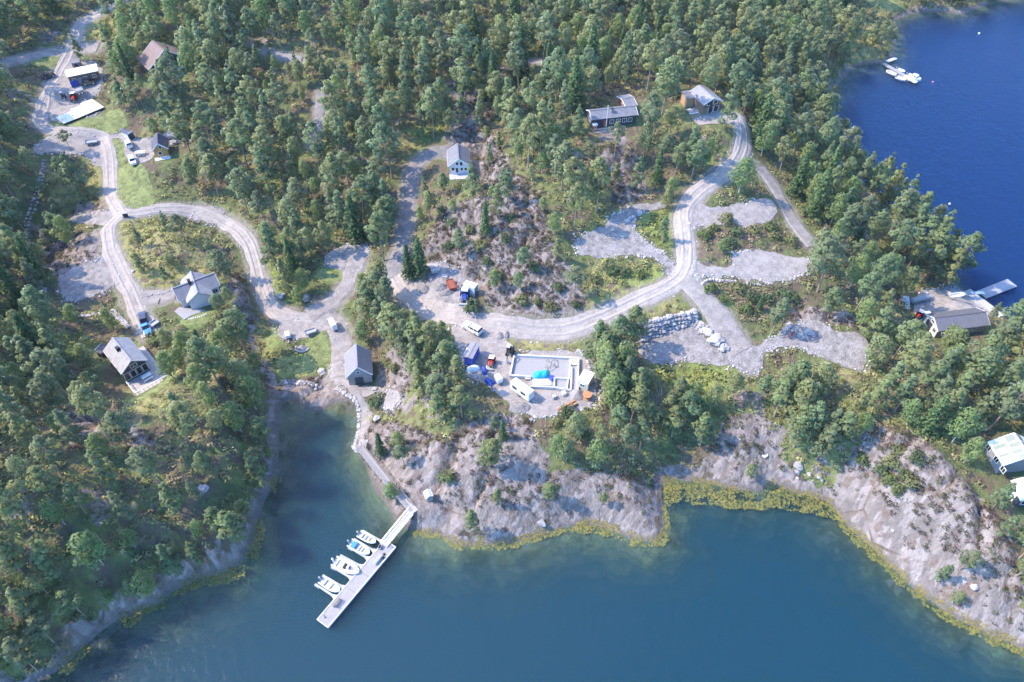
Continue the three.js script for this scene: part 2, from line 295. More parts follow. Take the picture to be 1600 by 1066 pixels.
// the building yard's foundation lies level
const YARD = plot(848, 590, 9);
for (const [k, f] of Object.entries(F)) if (globalThis.SHOWFRAMES) console.log(k, f.len.toFixed(1), f.w.toFixed(1), f.pos.y.toFixed(1));
// ---------------------------------------------------------------- the ground: one sheet with the sea bed
function zoneGrid(polys, soft) {
  const g = makeGrid(1);
  for (const pl of polys) {
    const xs = pl.map((p) => p[0]), zs = pl.map((p) => p[1]), m = soft + 1;
    const i0 = clamp(Math.floor(Math.min(...xs) - m - GX0), 0, g.nx - 1), i1 = clamp(Math.ceil(Math.max(...xs) + m - GX0), 0, g.nx - 1), j0 = clamp(Math.floor(Math.min(...zs) - m - GZ0), 0, g.nz - 1), j1 = clamp(Math.ceil(Math.max(...zs) + m - GZ0), 0, g.nz - 1);
    for (let j = j0; j <= j1; j++) for (let i = i0; i <= i1; i++) { const v = sstep(-soft, soft, sdPoly(pl, GX0 + i, GZ0 + j)), o = j * g.nx + i; if (v > g.a[o]) g.a[o] = v; }
  }
  return g;
}
const rockG = zoneGrid(rockP, 2.5), dryG = zoneGrid(dryP, 2), fernG = zoneGrid(fernP, 1.5), brownG = zoneGrid(brownP, 3), lawnG = zoneGrid(lawnL.map((l) => l.poly), 0.8), yardG = zoneGrid(yardL.map((l) => l.poly), 1.2);
const roadG = makeGrid(1);
for (const r of roadL) for (const [x, z] of r.line) {
  const R = r.w / 2 + 2.5;
  for (let j = Math.floor(z - R - GZ0); j <= z + R - GZ0; j++) for (let i = Math.floor(x - R - GX0); i <= x + R - GX0; i++) {
    if (i < 0 || j < 0 || i >= roadG.nx || j >= roadG.nz) continue;
    const v = 1 - sstep(r.w / 2 + 0.6, R, Math.hypot(GX0 + i - x, GZ0 + j - z)), o = j * roadG.nx + i; if (v > roadG.a[o]) roadG.a[o] = v;
  }
}
const padG = makeGrid(1);
for (const [x, z, , r] of PADS) for (let j = Math.floor(z - r - 2 - GZ0); j <= z + r + 2 - GZ0; j++) for (let i = Math.floor(x - r - 2 - GX0); i <= x + r + 2 - GX0; i++) {
  if (i < 0 || j < 0 || i >= padG.nx || j >= padG.nz) continue;
  const v = 1 - sstep(r, r + 2, Math.hypot(GX0 + i - x, GZ0 + j - z)), o = j * padG.nx + i; if (v > padG.a[o]) padG.a[o] = v;
}
const openG = makeGrid(1); for (let i = 0; i < openG.a.length; i++) openG.a[i] = Math.max(roadG.a[i], yardG.a[i], padG.a[i], lawnG.a[i] * 0.8);

function levelled(x, z) {            // smooth ground with yards and plots levelled
  let h = baseH(x, z);
  for (const y of yardL) if (x > y.box[0] - 4 && x < y.box[1] + 4 && z > y.box[2] - 4 && z < y.box[3] + 4) h = lerp(h, y.plane(x, z), sstep(-3.2, 0.4, sdPoly(y.poly, x, z)));
  for (const [px, pz, ph, r] of PADS) { const d = Math.hypot(x - px, z - pz); if (d < r * 1.8 + 2) h = lerp(ph, h, sstep(r, r * 1.8 + 2, d)); }
  return h;
}
// rounded slabs of rock with cracks between them: distance to the nearest two of a set of scattered points
function slabs(x, z, f) { const u = x * f, v = z * f, iu = Math.floor(u), iv = Math.floor(v); let a = 9, b = 9; for (let j = -1; j <= 1; j++) for (let i = -1; i <= 1; i++) { const k = ((iu + i) & 255) + (((iv + j) & 255) << 8), d = Math.hypot(iu + i + 0.15 + 0.7 * NTAB[k] - u, iv + j + 0.15 + 0.7 * NTAB[k ^ 0x5a3c] - v); if (d < a) { b = a; a = d; } else if (d < b) b = d; } return b - a; }
const slabAt = (x, z) => { const wx = (fbm(x * 0.12, z * 0.12, 2) - 0.5) * 5, wz = (fbm(x * 0.12 + 30, z * 0.12, 2) - 0.5) * 5, u = (x + wx) * 0.9 + (z + wz) * 0.43, v = (z + wz) * 0.9 - (x + wx) * 0.43; return [slabs(u, v * 0.6, 0.14), slabs(u * 0.9 + 40, v * 0.75, 0.42)]; };
const GSTEP = 0.8;
const HG = makeGrid(GSTEP, (x, z) => {
  const d = shoreDist(x, z), rough = 1 - openG.get(x, z), rock = rockG.get(x, z);
  let h = levelled(x, z);
  if (d > 0) {
    const big = (fbm(x * 0.07 + 3, z * 0.07, 3) - 0.5) * 3.2, mid = (fbm(x * 0.2, z * 0.2 + 9, 3) - 0.5) * 1.6, [s1, s2] = rock > 0.05 ? slabAt(x, z) : [0, 0], mk = sstep(0.3, 0.5, vn(x * 0.11 + 9, z * 0.11)), cut = (sstep(0, 0.2, s1) * 1.3 + 0.5 * sstep(0.1, 0.7, s1) - 1.1) * mk, knob = (sstep(0, 0.25, s2) * 0.4 - 0.25) * (1 - 0.6 * mk);
    const cliff = sstep(-36, -46, x) * sstep(-101, -92, z), e = Math.max(sstep(0, 5, d), cliff * sstep(0, 1.2, d));
    h += rough * e * (big * 0.55 + mid * lerp(0.5, 0.65, rock) + rock * (cut + knob) + (1 - rock) * (vn(x * 0.9, z * 0.9) - 0.5) * 0.35);
    h += rough * (1 - e) * rock * (vn(x * 0.5, z * 0.5) - 0.4) * 0.8 * sstep(0, 1.2, d);
    if (cliff > 0) h += cliff * sstep(0.3, 2, d) * (1 - sstep(9, 14, d)) * ((ridge(x * 0.22 + 5, z * 0.22) - 0.5) * 3 + (ridge(x * 0.6, z * 0.6 + 8) - 0.5) * 1.5 + (vn(x * 1.1, z * 1.1) - 0.5) * 0.9);
    h = Math.max(h, 0.03 + 0.22 * Math.min(d, 3));
  } else h += (fbm(x * 0.5, z * 0.5, 4) - 0.5) * Math.min(2.6, -d * 0.7) + (vn(x * 0.08, z * 0.08) - 0.5) * Math.min(2, -d * 0.2);
  return h;
});
const height = HG.get;

// colours of what lies on the ground, linear
const C3 = (r, g, b) => [r, g, b], mix3 = (a, b, t) => [a[0] + (b[0] - a[0]) * t, a[1] + (b[1] - a[1]) * t, a[2] + (b[2] - a[2]) * t];
const K = { moss: C3(0.1, 0.12, 0.045), heath: C3(0.12, 0.09, 0.06), dry: C3(0.27, 0.25, 0.1), dryGreen: C3(0.17, 0.19, 0.06), rock: C3(0.228, 0.192, 0.178), lichen: C3(0.16, 0.134, 0.122), pale: C3(0.285, 0.245, 0.23), brown: C3(0.15, 0.105, 0.08), lawn: C3(0.13, 0.21, 0.045), lawn2: C3(0.2, 0.25, 0.07), fern: C3(0.2, 0.24, 0.06), crack: C3(0.07, 0.06, 0.05),
  wet: C3(0.13, 0.11, 0.1), sand: C3(0.1, 0.115, 0.065), weed: C3(0.05, 0.055, 0.028), stone: C3(0.12, 0.115, 0.095), litter: C3(0.22, 0.2, 0.16) };
function groundColor(x, z) {
  const d = shoreDist(x, z), n1 = fbm(x * 0.06, z * 0.06, 3), n2 = fbm(x * 0.3 + 7, z * 0.3, 3), n3 = vn(x * 1.3, z * 1.3), n4 = vn(x * 3.7 + 5, z * 3.7), n5 = fbm(x * 0.9 + 31, z * 0.9, 2);
  const grain = 0.78 + 0.44 * (n4 * 0.6 + n3 * 0.4);
  if (d < -0.05) {
    let c = mix3(K.sand, K.weed, sstep(0.42, 0.62, n2 * 0.7 + n1 * 0.3));
    c = mix3(c, K.stone, sstep(0.62, 0.7, n5) * 0.7);
    return [c[0] * grain, c[1] * grain, c[2] * grain];
  }
  let c = mix3(K.heath, K.moss, sstep(0.35, 0.6, n2));
  c = mix3(c, K.dryGreen, sstep(0.48, 0.66, n1 * 0.5 + n5 * 0.5) * 0.8);
  const br = brownG.get(x, z), dr = dryG.get(x, z), fe = fernG.get(x, z), lw = lawnG.get(x, z), rk = rockG.get(x, z), op = Math.max(yardG.get(x, z), roadG.get(x, z));
  if (br > 0.01) c = mix3(c, mix3(K.brown, K.moss, sstep(0.45, 0.65, n5)), br * 0.8);
  if (dr > 0.01) c = mix3(c, mix3(K.dry, mix3(K.dryGreen, K.brown, sstep(0.4, 0.7, n3)), sstep(0.42, 0.62, n5)), dr);
  if (fe > 0.01) c = mix3(c, mix3(K.fern, K.moss, sstep(0.5, 0.7, n5)), fe);
  // bare rock: drawn areas, the shore, and outcrops in the wood; heather keeps to the hollows
  const shore = 1 - sstep(1, 4.5, d + (n2 - 0.5) * 6), r0 = Math.max(rk * 0.95, shore * 0.75, sstep(0.56, 0.7, n1) * 0.45) * (1 - Math.max(dr, fe, lw) * 0.85);
  const bare = sstep(0.44, 0.54, r0 * 0.9 + (n2 - 0.5) * 0.75 + (n5 - 0.5) * 0.55 - br * 0.1);
  if (bare > 0) {
    const u = x * 0.82 + z * 0.57, v = z * 0.82 - x * 0.57;
    const [s1, s2] = slabAt(x, z);
    let q = mix3(K.rock, K.lichen, sstep(0.42, 0.62, fbm(u * 1.1, v * 0.5 + 3, 4)));
    q = mix3(q, K.pale, sstep(0.54, 0.68, fbm(u * 1.4 + 11, v * 0.6, 4)) * 0.85);
    q = mix3(mix3(K.crack, K.brown, n3), q, 1 - (1 - sstep(0.01, 0.03 + 0.05 * n2, s1)) * sstep(0.3, 0.5, vn(x * 0.11 + 9, z * 0.11)) * sstep(0.25, 0.45, n5) - 0.4 * (1 - sstep(0.01, 0.06, s2)) * sstep(0.5, 0.7, n5));
    q = mix3(q, K.brown, sstep(0.62, 0.74, fbm(x * 0.8 + 60, z * 0.8, 3)) * 0.7);
    c = mix3(c, q, bare);
  }
  if (lw > 0.01) c = mix3(c, mix3(K.lawn, K.lawn2, sstep(0.4, 0.65, n5)), lw);
  if (op > 0.01) c = mix3(c, K.litter, sstep(0.6, 0.95, op + (n5 - 0.5) * 0.7) * 0.8);
  if (d < 1.8) c = mix3(K.wet, c, sstep(0.35, 1.1, d + (n5 - 0.5) * 0.9));
  return [c[0] * grain, c[1] * grain, c[2] * grain];
}
const TO_SRGB = new Uint8Array(4096); for (let i = 0; i < 4096; i++) { const c = i / 4095; TO_SRGB[i] = Math.round(255 * (c <= 0.0031308 ? 12.92 * c : 1.055 * Math.pow(c, 1 / 2.4) - 0.055)); }
const toByte = (c) => TO_SRGB[clamp(c, 0, 1) * 4095 | 0];
function makeTexture(w, h, f, srgb = true, repeat = false) {
  const a = new Uint8Array(w * h * 4);
  for (let j = 0, o = 0; j < h; j++) for (let i = 0; i < w; i++, o += 4) { const c = f(i, j); if (srgb) { a[o] = toByte(c[0]); a[o + 1] = toByte(c[1]); a[o + 2] = toByte(c[2]); } else { a[o] = a[o + 1] = a[o + 2] = clamp(c, 0, 1) * 255; } a[o + 3] = 255; }
  const t = new THREE.DataTexture(a, w, h); if (srgb) t.colorSpace = THREE.SRGBColorSpace;
  t.magFilter = THREE.LinearFilter; t.minFilter = THREE.LinearMipmapLinearFilter; t.generateMipmaps = true; if (repeat) t.wrapS = t.wrapT = THREE.RepeatWrapping; t.needsUpdate = true;
  return t;
}
const NEAR = [-135, 135, -165, -15], FAR = [GX0, GX0 + GW, GZ0, GZ0 + GH], TEX = typeof QUICK === 'number' ? QUICK : 2048;
const groundMap = ([x0, x1, z0, z1], n) => makeTexture(n, n, (i, j) => groundColor(lerp(x0, x1, (i + 0.5) / n), lerp(z0, z1, (j + 0.5) / n)));
// small relief, tiling over 16 m
const tileNoise = (u, v, f, seed) => { const x = u * f, y = v * f, xi = Math.floor(x), yi = Math.floor(y); let fx = x - xi, fy = y - yi; fx = fx * fx * (3 - 2 * fx); fy = fy * fy * (3 - 2 * fy); const t = (a, b) => NTAB[(((a % f) + seed) & 255) + ((((b % f) + seed * 3) & 255) << 8)]; return lerp(lerp(t(xi, yi), t(xi + 1, yi), fx), lerp(t(xi, yi + 1), t(xi + 1, yi + 1), fx), fy); };
const reliefT = makeTexture(512, 512, (i, j) => { const u = i / 512, v = j / 512; return 0.45 * tileNoise(u, v, 24, 3) + 0.33 * tileNoise(u, v, 60, 9) + 0.22 * tileNoise(u, v, 150, 21); }, false, true);
const bumpOf = (metres, tile = 16) => { const t = reliefT.clone(); t.repeat.set(metres / tile, metres / tile); t.needsUpdate = true; return t; };
function groundMat(r, n) {
  const b = reliefT.clone(); b.repeat.set((r[1] - r[0]) / 16, (r[3] - r[2]) / 16); b.needsUpdate = true;
  return new THREE.MeshStandardMaterial({ name: 'ground', map: groundMap(r, n), roughness: 0.95, bumpMap: b, bumpScale: 0.26 });
}
const groundM = [groundMat(FAR, TEX), groundMat(NEAR, TEX)];
{
  const { nx, nz } = HG;
  // the surveyed grid, then a coarse skirt out to the horizon
  const gx = [], gz = []; for (let i = 0; i < nx; i++) gx.push(GX0 + i * GSTEP); for (let j = 0; j < nz; j++) gz.push(GZ0 + j * GSTEP);
  const inNear = (x, z) => x > NEAR[0] && x < NEAR[1] && z > NEAR[2] && z < NEAR[3];
  // vertices are shared between the two maps' areas only inside each, so lay two lists
  const P = [[], []], UV = [[], []], IX = [[], []], at2 = [new Map(), new Map()];
  const vert = (k, i, j) => {
    const key = j * nx + i; let v = at2[k].get(key);
    if (v === undefined) { v = P[k].length / 3; at2[k].set(key, v); const r = k ? NEAR : FAR; P[k].push(gx[i], HG.a[key], gz[j]); UV[k].push((gx[i] - r[0]) / (r[1] - r[0]), (gz[j] - r[2]) / (r[3] - r[2])); }
    return v;
  };
  for (let j = 0; j < nz - 1; j++) for (let i = 0; i < nx - 1; i++) {
    if (shoreDist(gx[i], gz[j]) < -38) continue;                    // deep under the opaque sea
    const k = inNear(gx[i], gz[j]) && inNear(gx[i + 1], gz[j + 1]) ? 1 : 0, a = vert(k, i, j), b = vert(k, i + 1, j), c = vert(k, i, j + 1), d = vert(k, i + 1, j + 1);
    if ((i + j) & 1) IX[k].push(a, c, b, b, c, d); else IX[k].push(a, c, d, a, d, b);
  }
  // skirt
  const ring = [0, 25, 70, 160, 330, 650, 1200], outer = (x, z) => shoreDist(x, z) < 0 ? -25 : baseH(x, z) + (fbm(x * 0.01, z * 0.01, 3) - 0.5) * 20 * sstep(0, 60, Math.max(GX0 - x, x - GX0 - GW, GZ0 - z));
  const sx = [...ring.slice(1).map((r) => GX0 - r).reverse(), ...Array.from({ length: 28 }, (_, i) => GX0 + i * 20), ...ring.slice(1).map((r) => GX0 + GW + r)], sz = [...ring.slice(1).map((r) => GZ0 - r).reverse(), ...Array.from({ length: 22 }, (_, i) => GZ0 + i * GH / 21), ...[25, 70, 160, 330].map((r) => GZ0 + GH + r)];
  const base = P[0].length / 3, N = sx.length;
  for (const z of sz) for (const x of sx) { const inside = x >= GX0 && x <= GX0 + GW && z >= GZ0 && z <= GZ0 + GH; P[0].push(x, inside ? height(x, z) - 0.25 : outer(x, z), z); UV[0].push((x - GX0) / GW, (z - GZ0) / GH); }
  for (let j = 0; j < sz.length - 1; j++) for (let i = 0; i < N - 1; i++) {
    if (sx[i] >= GX0 - 0.1 && sx[i + 1] <= GX0 + GW + 0.1 && sz[j] >= GZ0 - 0.1 && sz[j + 1] <= GZ0 + GH + 0.1) continue;
    const a = base + j * N + i; IX[0].push(a, a + N, a + 1, a + 1, a + N, a + N + 1);
  }
  const n0 = P[0].length / 3, geo = new THREE.BufferGeometry();
  geo.setAttribute('position', new THREE.BufferAttribute(concat(P[0], P[1]), 3));
  geo.setAttribute('uv', new THREE.BufferAttribute(concat(UV[0], UV[1]), 2));
  const all = new Uint32Array(IX[0].length + IX[1].length); all.set(IX[0], 0); for (let i = 0; i < IX[1].length; i++) all[IX[0].length + i] = IX[1][i] + n0;
  geo.setIndex(new THREE.BufferAttribute(all, 1)); geo.addGroup(0, IX[0].length, 0); geo.addGroup(IX[0].length, IX[1].length, 1);
  geo.computeVertexNormals();
  // normals on the seam between the two lists come from the height field itself
  const nrm = geo.attributes.normal, pp = geo.attributes.position;
  for (let i = 0; i < pp.count; i++) { if (i >= base && i < n0) continue; const x = pp.getX(i), z = pp.getZ(i), e = GSTEP, dx = height(x + e, z) - height(x - e, z), dz = height(x, z + e) - height(x, z - e), l = Math.hypot(dx, 2 * e, dz); nrm.setXYZ(i, -dx / l, 2 * e / l, -dz / l); }
  struct('ground', geo, groundM);
}

// ---------------------------------------------------------------- water: a surface over sheets that thin the light with depth
{
  const far = 2600;
  const sheet = (y, z0, z1) => { const g = new THREE.PlaneGeometry(far * 2, z1 - z0, 1, 1); g.rotateX(-Math.PI / 2); g.translate(0, y, (z0 + z1) / 2); const u = g.attributes.uv, p = g.attributes.position; for (let i = 0; i < u.count; i++) u.setXY(i, p.getX(i) / 24, p.getZ(i) / 24); return g; };
  const ripple = makeTexture(512, 512, (i, j) => { const u = i / 512, v = j / 512; return 0.4 * tileNoise(u, v, 20, 5) + 0.35 * tileNoise(u, v, 44, 13) + 0.25 * tileNoise(u, v, 97, 33); }, false, true);
  const top = new THREE.MeshPhysicalMaterial({ name: 'water', color: new THREE.Color().setRGB(0.85, 0.96, 0.98), roughness: 0.3, ior: 1.33, transmission: 1, thickness: 0, specularIntensity: 0.6, bumpMap: ripple, bumpScale: 0.11 });
  const w = struct('water', sheet(0, -far, far), top);
  const DEEP = -108;                                  // the fjord lies south of this line, the lake-like bay north of it
  for (const [y, o, f, l] of [[-0.25, 0.13, [0.022, 0.075, 0.075], [0.013, 0.05, 0.15]], [-0.6, 0.16, [0.021, 0.078, 0.095], [0.0125, 0.05, 0.16]], [-1.05, 0.2, [0.02, 0.08, 0.12], [0.012, 0.05, 0.17]], [-1.6, 0.24, [0.0185, 0.081, 0.14], [0.012, 0.049, 0.178]], [-2.3, 0.3, [0.017, 0.081, 0.155], [0.0115, 0.048, 0.183]], [-3.3, 0.42, [0.016, 0.08, 0.166], [0.009, 0.048, 0.2]], [-5.2, 1, [0.016, 0.084, 0.168], [0.009, 0.047, 0.205]]])
    for (const [z0, z1, c] of [[DEEP, far, f], [-far, DEEP, l]])
      part('water_depth', sheet(y, z0, z1), new THREE.MeshPhysicalMaterial({ name: 'water_depth', color: new THREE.Color().setRGB(...c), roughness: 1, transparent: o < 1, opacity: o, specularIntensity: 0 }), w);
}
// ---------------------------------------------------------------- roads, yards, lawns: sheets laid on the ground
function gravelTex(base, amp, seed, n = 512) { return makeTexture(n, n, (i, j) => { const u = i / n, v = j / n, a = tileNoise(u, v, 128, seed), b = tileNoise(u, v, 40, seed + 4), c = tileNoise(u, v, 9, seed + 8), k = 1 + amp * ((a - 0.5) * 0.9 + (b - 0.5) * 0.7 + (c - 0.5) * 0.8); return [base[0] * k, base[1] * k, base[2] * k]; }, true, true); }
const bump6 = reliefT.clone(); bump6.repeat.set(1, 1);
const surf = (name, base, amp, seed, bs = 0.06) => new THREE.MeshStandardMaterial({ name, map: gravelTex(base, amp, seed), roughness: 0.95, bumpMap: reliefT, bumpScale: bs });
const M = {
  main: surf('pale_gravel', [0.33, 0.293, 0.272], 0.4, 11), side: surf('grey_gravel', [0.27, 0.242, 0.228], 0.45, 12), dark: surf('old_gravel', [0.2, 0.185, 0.185], 0.5, 13),
  gravel: surf('yard_gravel', [0.29, 0.26, 0.246], 0.5, 14), stone: surf('crushed_stone', [0.25, 0.23, 0.224], 0.7, 15, 0.14), lawn: surf('lawn_grass', [0.165, 0.19, 0.07], 1.0, 16, 0.12), rut: surf('packed_gravel', [0.35, 0.312, 0.29], 0.25, 17),
};
function drape(poly, lift, maxEdge = 1.6, flat) {      // a sheet over the outline, cut fine enough to follow the ground
  const c = poly.map(([x, z]) => new THREE.Vector2(x, z)); if (THREE.ShapeUtils.isClockWise(c)) c.reverse();
  let tris = THREE.ShapeUtils.triangulateShape(c, []).map((t) => t.map((k) => [c[k].x, c[k].y]));
  const mid = (a, b) => [(a[0] + b[0]) / 2, (a[1] + b[1]) / 2], big = (a, b) => Math.hypot(a[0] - b[0], a[1] - b[1]) > maxEdge;
  for (let pass = 0; pass < 9; pass++) {
    const out = []; let any = false;
    for (const [a, b, d] of tris) {
      const e = [big(a, b), big(b, d), big(d, a)], n = e[0] + e[1] + e[2];
      if (!n) { out.push([a, b, d]); continue; }
      any = true;
      const ab = mid(a, b), bd = mid(b, d), da = mid(d, a);
      if (n === 3) out.push([a, ab, da], [ab, b, bd], [da, bd, d], [ab, bd, da]);
      else if (n === 2) { if (!e[2]) out.push([ab, b, bd], [a, ab, bd], [a, bd, d]); else if (!e[0]) out.push([bd, d, da], [b, bd, da], [a, b, da]); else out.push([da, a, ab], [d, da, ab], [d, ab, b]); }
      else if (e[0]) out.push([a, ab, d], [ab, b, d]); else if (e[1]) out.push([a, b, bd], [a, bd, d]); else out.push([a, b, da], [da, b, d]);
    }
    tris = out; if (!any) break;
  }
  const pos = [], uv = [], ix = [], seen = new Map();
  for (const t of tris) { const v = t.map(([x, z]) => { const k = x.toFixed(3) + ',' + z.toFixed(3); let i = seen.get(k); if (i === undefined) { i = pos.length / 3; seen.set(k, i); pos.push(x, (flat ? flat(x, z) : height(x, z)) + lift, z); uv.push(x / 8, z / 8); } return i; }); ix.push(v[0], v[2], v[1]); }
  const g = new THREE.BufferGeometry(); g.setAttribute('position', new THREE.Float32BufferAttribute(pos, 3)); g.setAttribute('uv', new THREE.Float32BufferAttribute(uv, 2)); g.setIndex(ix); g.computeVertexNormals();
  return g;
}
const edgeNoise = (poly, a = 0.9, f = 0.5) => poly.map(([x, z]) => [x + (fbm(x * f, z * f, 4) - 0.5) * 2.6 * a, z + (fbm(x * f + 50, z * f, 4) - 0.5) * 2.6 * a]);
const bumpy = (p) => Math.max(height(p[0], p[1]), height(p[0] + 0.4, p[1]), height(p[0] - 0.4, p[1]));
function ribbon(line, w, lift, wob = 0.42, off = 0) {
  const pos = [], uv = [], ix = [], K2 = w > 1.5 ? 6 : 2, n = line.length;
  let run = 0;
  line.forEach(([x, z], i) => {
    const a = line[Math.max(0, i - 1)], b = line[Math.min(n - 1, i + 1)], l = Math.hypot(b[0] - a[0], b[1] - a[1]) || 1, nx = -(b[1] - a[1]) / l, nz = (b[0] - a[0]) / l;
    if (i) run += Math.hypot(x - line[i - 1][0], z - line[i - 1][1]);
    const wl = w / 2 + (vn(run * 0.35, 3.5 + w) - 0.5) * 2 * wob, wr = w / 2 + (vn(run * 0.35, 9.5 + w) - 0.5) * 2 * wob;
    for (let k = -1; k <= K2 + 1; k++) { const sk = k < 0 ? -0.35 : k > K2 ? 0.35 : 0, s = off + lerp(-wl, wr, clamp(k, 0, K2) / K2) + (off ? 0 : sk), px = x + nx * s, pz = z + nz * s; pos.push(px, height(px, pz) + lift - (sk ? 0.3 : 0), pz); uv.push(px / 8, pz / 8); }
    if (i) for (let k = 0; k < K2 + 2; k++) { const r = (i - 1) * (K2 + 3) + k, q = r + K2 + 3; ix.push(r, r + 1, q, r + 1, q + 1, q); }
  });
  const g = new THREE.BufferGeometry(); g.setAttribute('position', new THREE.Float32BufferAttribute(pos, 3)); g.setAttribute('uv', new THREE.Float32BufferAttribute(uv, 2)); g.setIndex(ix); g.computeVertexNormals();
  const nr = g.attributes.normal; let up = 0; for (let i = 0; i < nr.count; i++) up += nr.getY(i);
  if (up < 0) { const x = g.index.array; for (let i = 0; i < x.length; i += 3) { const t = x[i]; x[i] = x[i + 1]; x[i + 1] = t; } g.computeVertexNormals(); }
  return g;
}
yardL.forEach((y, i) => struct('gravel_yard', drape(edgeNoise(y.poly), 0.07 + i * 0.003), M[y.kind]));
roadL.forEach((r, i) => {
  const dense = smoothLine(r.line, 0.8), road = struct('road', ribbon(dense, r.w, 0.13 + i * 0.005), M[r.kind]);
  if (r.kind === 'main') for (const s of [-1, 1]) part('wheel_track', ribbon(dense, 0.75, 0.14 + i * 0.005, 0.12, s * 0.85), M.rut, road);
});
lawnL.forEach((l, i) => struct('lawn', drape(edgeNoise(l.poly, 0.5), 0.035 + i * 0.003), M.lawn));
// ---------------------------------------------------------------- trees: a few shapes of each kind, each a trunk with limbs and a crown of leaf tufts
const quadStore = () => ({ p: [], n: [], c: [], ix: [] });
function tuft(s, x, y, z, nx, ny, nz, size, shade, r) {        // one bent leaf tuft, turned roughly outward
  let ax = r() - 0.5, ay = r() - 0.5, az = r() - 0.5;
  const wx = nx + ax * 1.5, wy = ny + ay * 1.5, wz = nz + az * 1.5, wl = Math.hypot(wx, wy, wz) || 1, fx = wx / wl, fy = wy / wl, fz = wz / wl;
  let tx = fy, ty = -fx + 0.3, tz = fz * 0.4 + 0.2; const dt = tx * fx + ty * fy + tz * fz; tx -= dt * fx; ty -= dt * fy; tz -= dt * fz; const tl = Math.hypot(tx, ty, tz) || 1; tx /= tl; ty /= tl; tz /= tl;
  const a = r() * 6.283, ca = Math.cos(a), sa = Math.sin(a), ux0 = fy * tz - fz * ty, uy0 = fz * tx - fx * tz, uz0 = fx * ty - fy * tx;
  const ux = (tx * ca + ux0 * sa) * size, uy = (ty * ca + uy0 * sa) * size, uz = (tz * ca + uz0 * sa) * size, vx = (-tx * sa + ux0 * ca) * size * 0.62, vy = (-ty * sa + uy0 * ca) * size * 0.62, vz = (-tz * sa + uz0 * ca) * size * 0.62, b = s.p.length / 3;
  s.p.push(x - ux, y - uy, z - uz, x + vx + fx * size * 0.2, y + vy + fy * size * 0.2, z + vz + fz * size * 0.2, x + ux, y + uy, z + uz, x - vx - fx * size * 0.15, y - vy - fy * size * 0.15, z - vz - fz * size * 0.15);
  for (let k = 0; k < 4; k++) { s.n.push(nx, ny, nz); s.c.push(shade, shade, shade); }
  s.ix.push(b, b + 2, b + 1, b, b + 3, b + 2);
}
function storeGeo(s) {
  const g = new THREE.BufferGeometry(); g.setAttribute('position', new THREE.Float32BufferAttribute(s.p, 3)); g.setAttribute('normal', new THREE.Float32BufferAttribute(s.n, 3)); g.setAttribute('color', new THREE.Float32BufferAttribute(s.c, 3)); g.setIndex(s.ix); return g;
}
function clump(s, r, cx, cy, cz, R, ry, n, size, ox, oy, oz, up = 0.6) {      // an egg of tufts; o is the direction away from the trunk
  const tone = 0.82 + r() * 0.36;
  for (let i = 0; i < n; i++) {
    const a = r() * 6.283, v = r() * 1.75 - 0.75, q = Math.sqrt(Math.max(0, 1 - Math.min(1, v * v))), k = 0.55 + 0.5 * Math.sqrt(r()), dx = Math.cos(a) * q, dz = Math.sin(a) * q, dy = v;
    let nx = dx * 0.8 + ox * 0.35, ny = dy * 0.8 + oy * 0.3 + up, nz = dz * 0.8 + oz * 0.35; const l = Math.hypot(nx, ny, nz) || 1;
    tuft(s, cx + dx * R * k, cy + dy * ry * k, cz + dz * R * k, nx / l, ny / l, nz / l, size * (0.65 + 0.7 * r()), tone * (0.86 + 0.28 * r()), r);
  }
}
function trunkGeo(H, r0, bend, limbs, r) {
  const pts = [V(0, -0.6, 0), V(bend[0] * 0.2, H * 0.3, bend[1] * 0.2), V(bend[0] * 0.6, H * 0.62, bend[1] * 0.6), V(bend[0], H * 0.93, bend[1])], curve = new THREE.CatmullRomCurve3(pts), list = [];
  const seg = 7, rad = 6, pos = [], ix = [];
  for (let i = 0; i <= seg; i++) { const p = curve.getPoint(i / seg), R = r0 * (1 - 0.82 * i / seg) * (i === 0 ? 1.35 : 1); for (let k = 0; k < rad; k++) { const a = k / rad * 6.283; pos.push(p.x + Math.cos(a) * R, p.y, p.z + Math.sin(a) * R); } }
  for (let i = 0; i < seg; i++) for (let k = 0; k < rad; k++) { const a = i * rad + k, b = i * rad + (k + 1) % rad; ix.push(a, a + rad, b, b, a + rad, b + rad); }
  const g = new THREE.BufferGeometry(); g.setAttribute('position', new THREE.Float32BufferAttribute(pos, 3)); g.setIndex(ix); g.computeVertexNormals(); list.push(g);
  for (const [y, x2, y2, z2] of limbs) { const p = curve.getPoint(clamp((y + 0.6) / (H * 0.93 + 0.6), 0, 1)); list.push(bar([p.x, p.y, p.z], [x2, y2, z2], r0 * 0.28, 4)); }
  return merge(list);
}
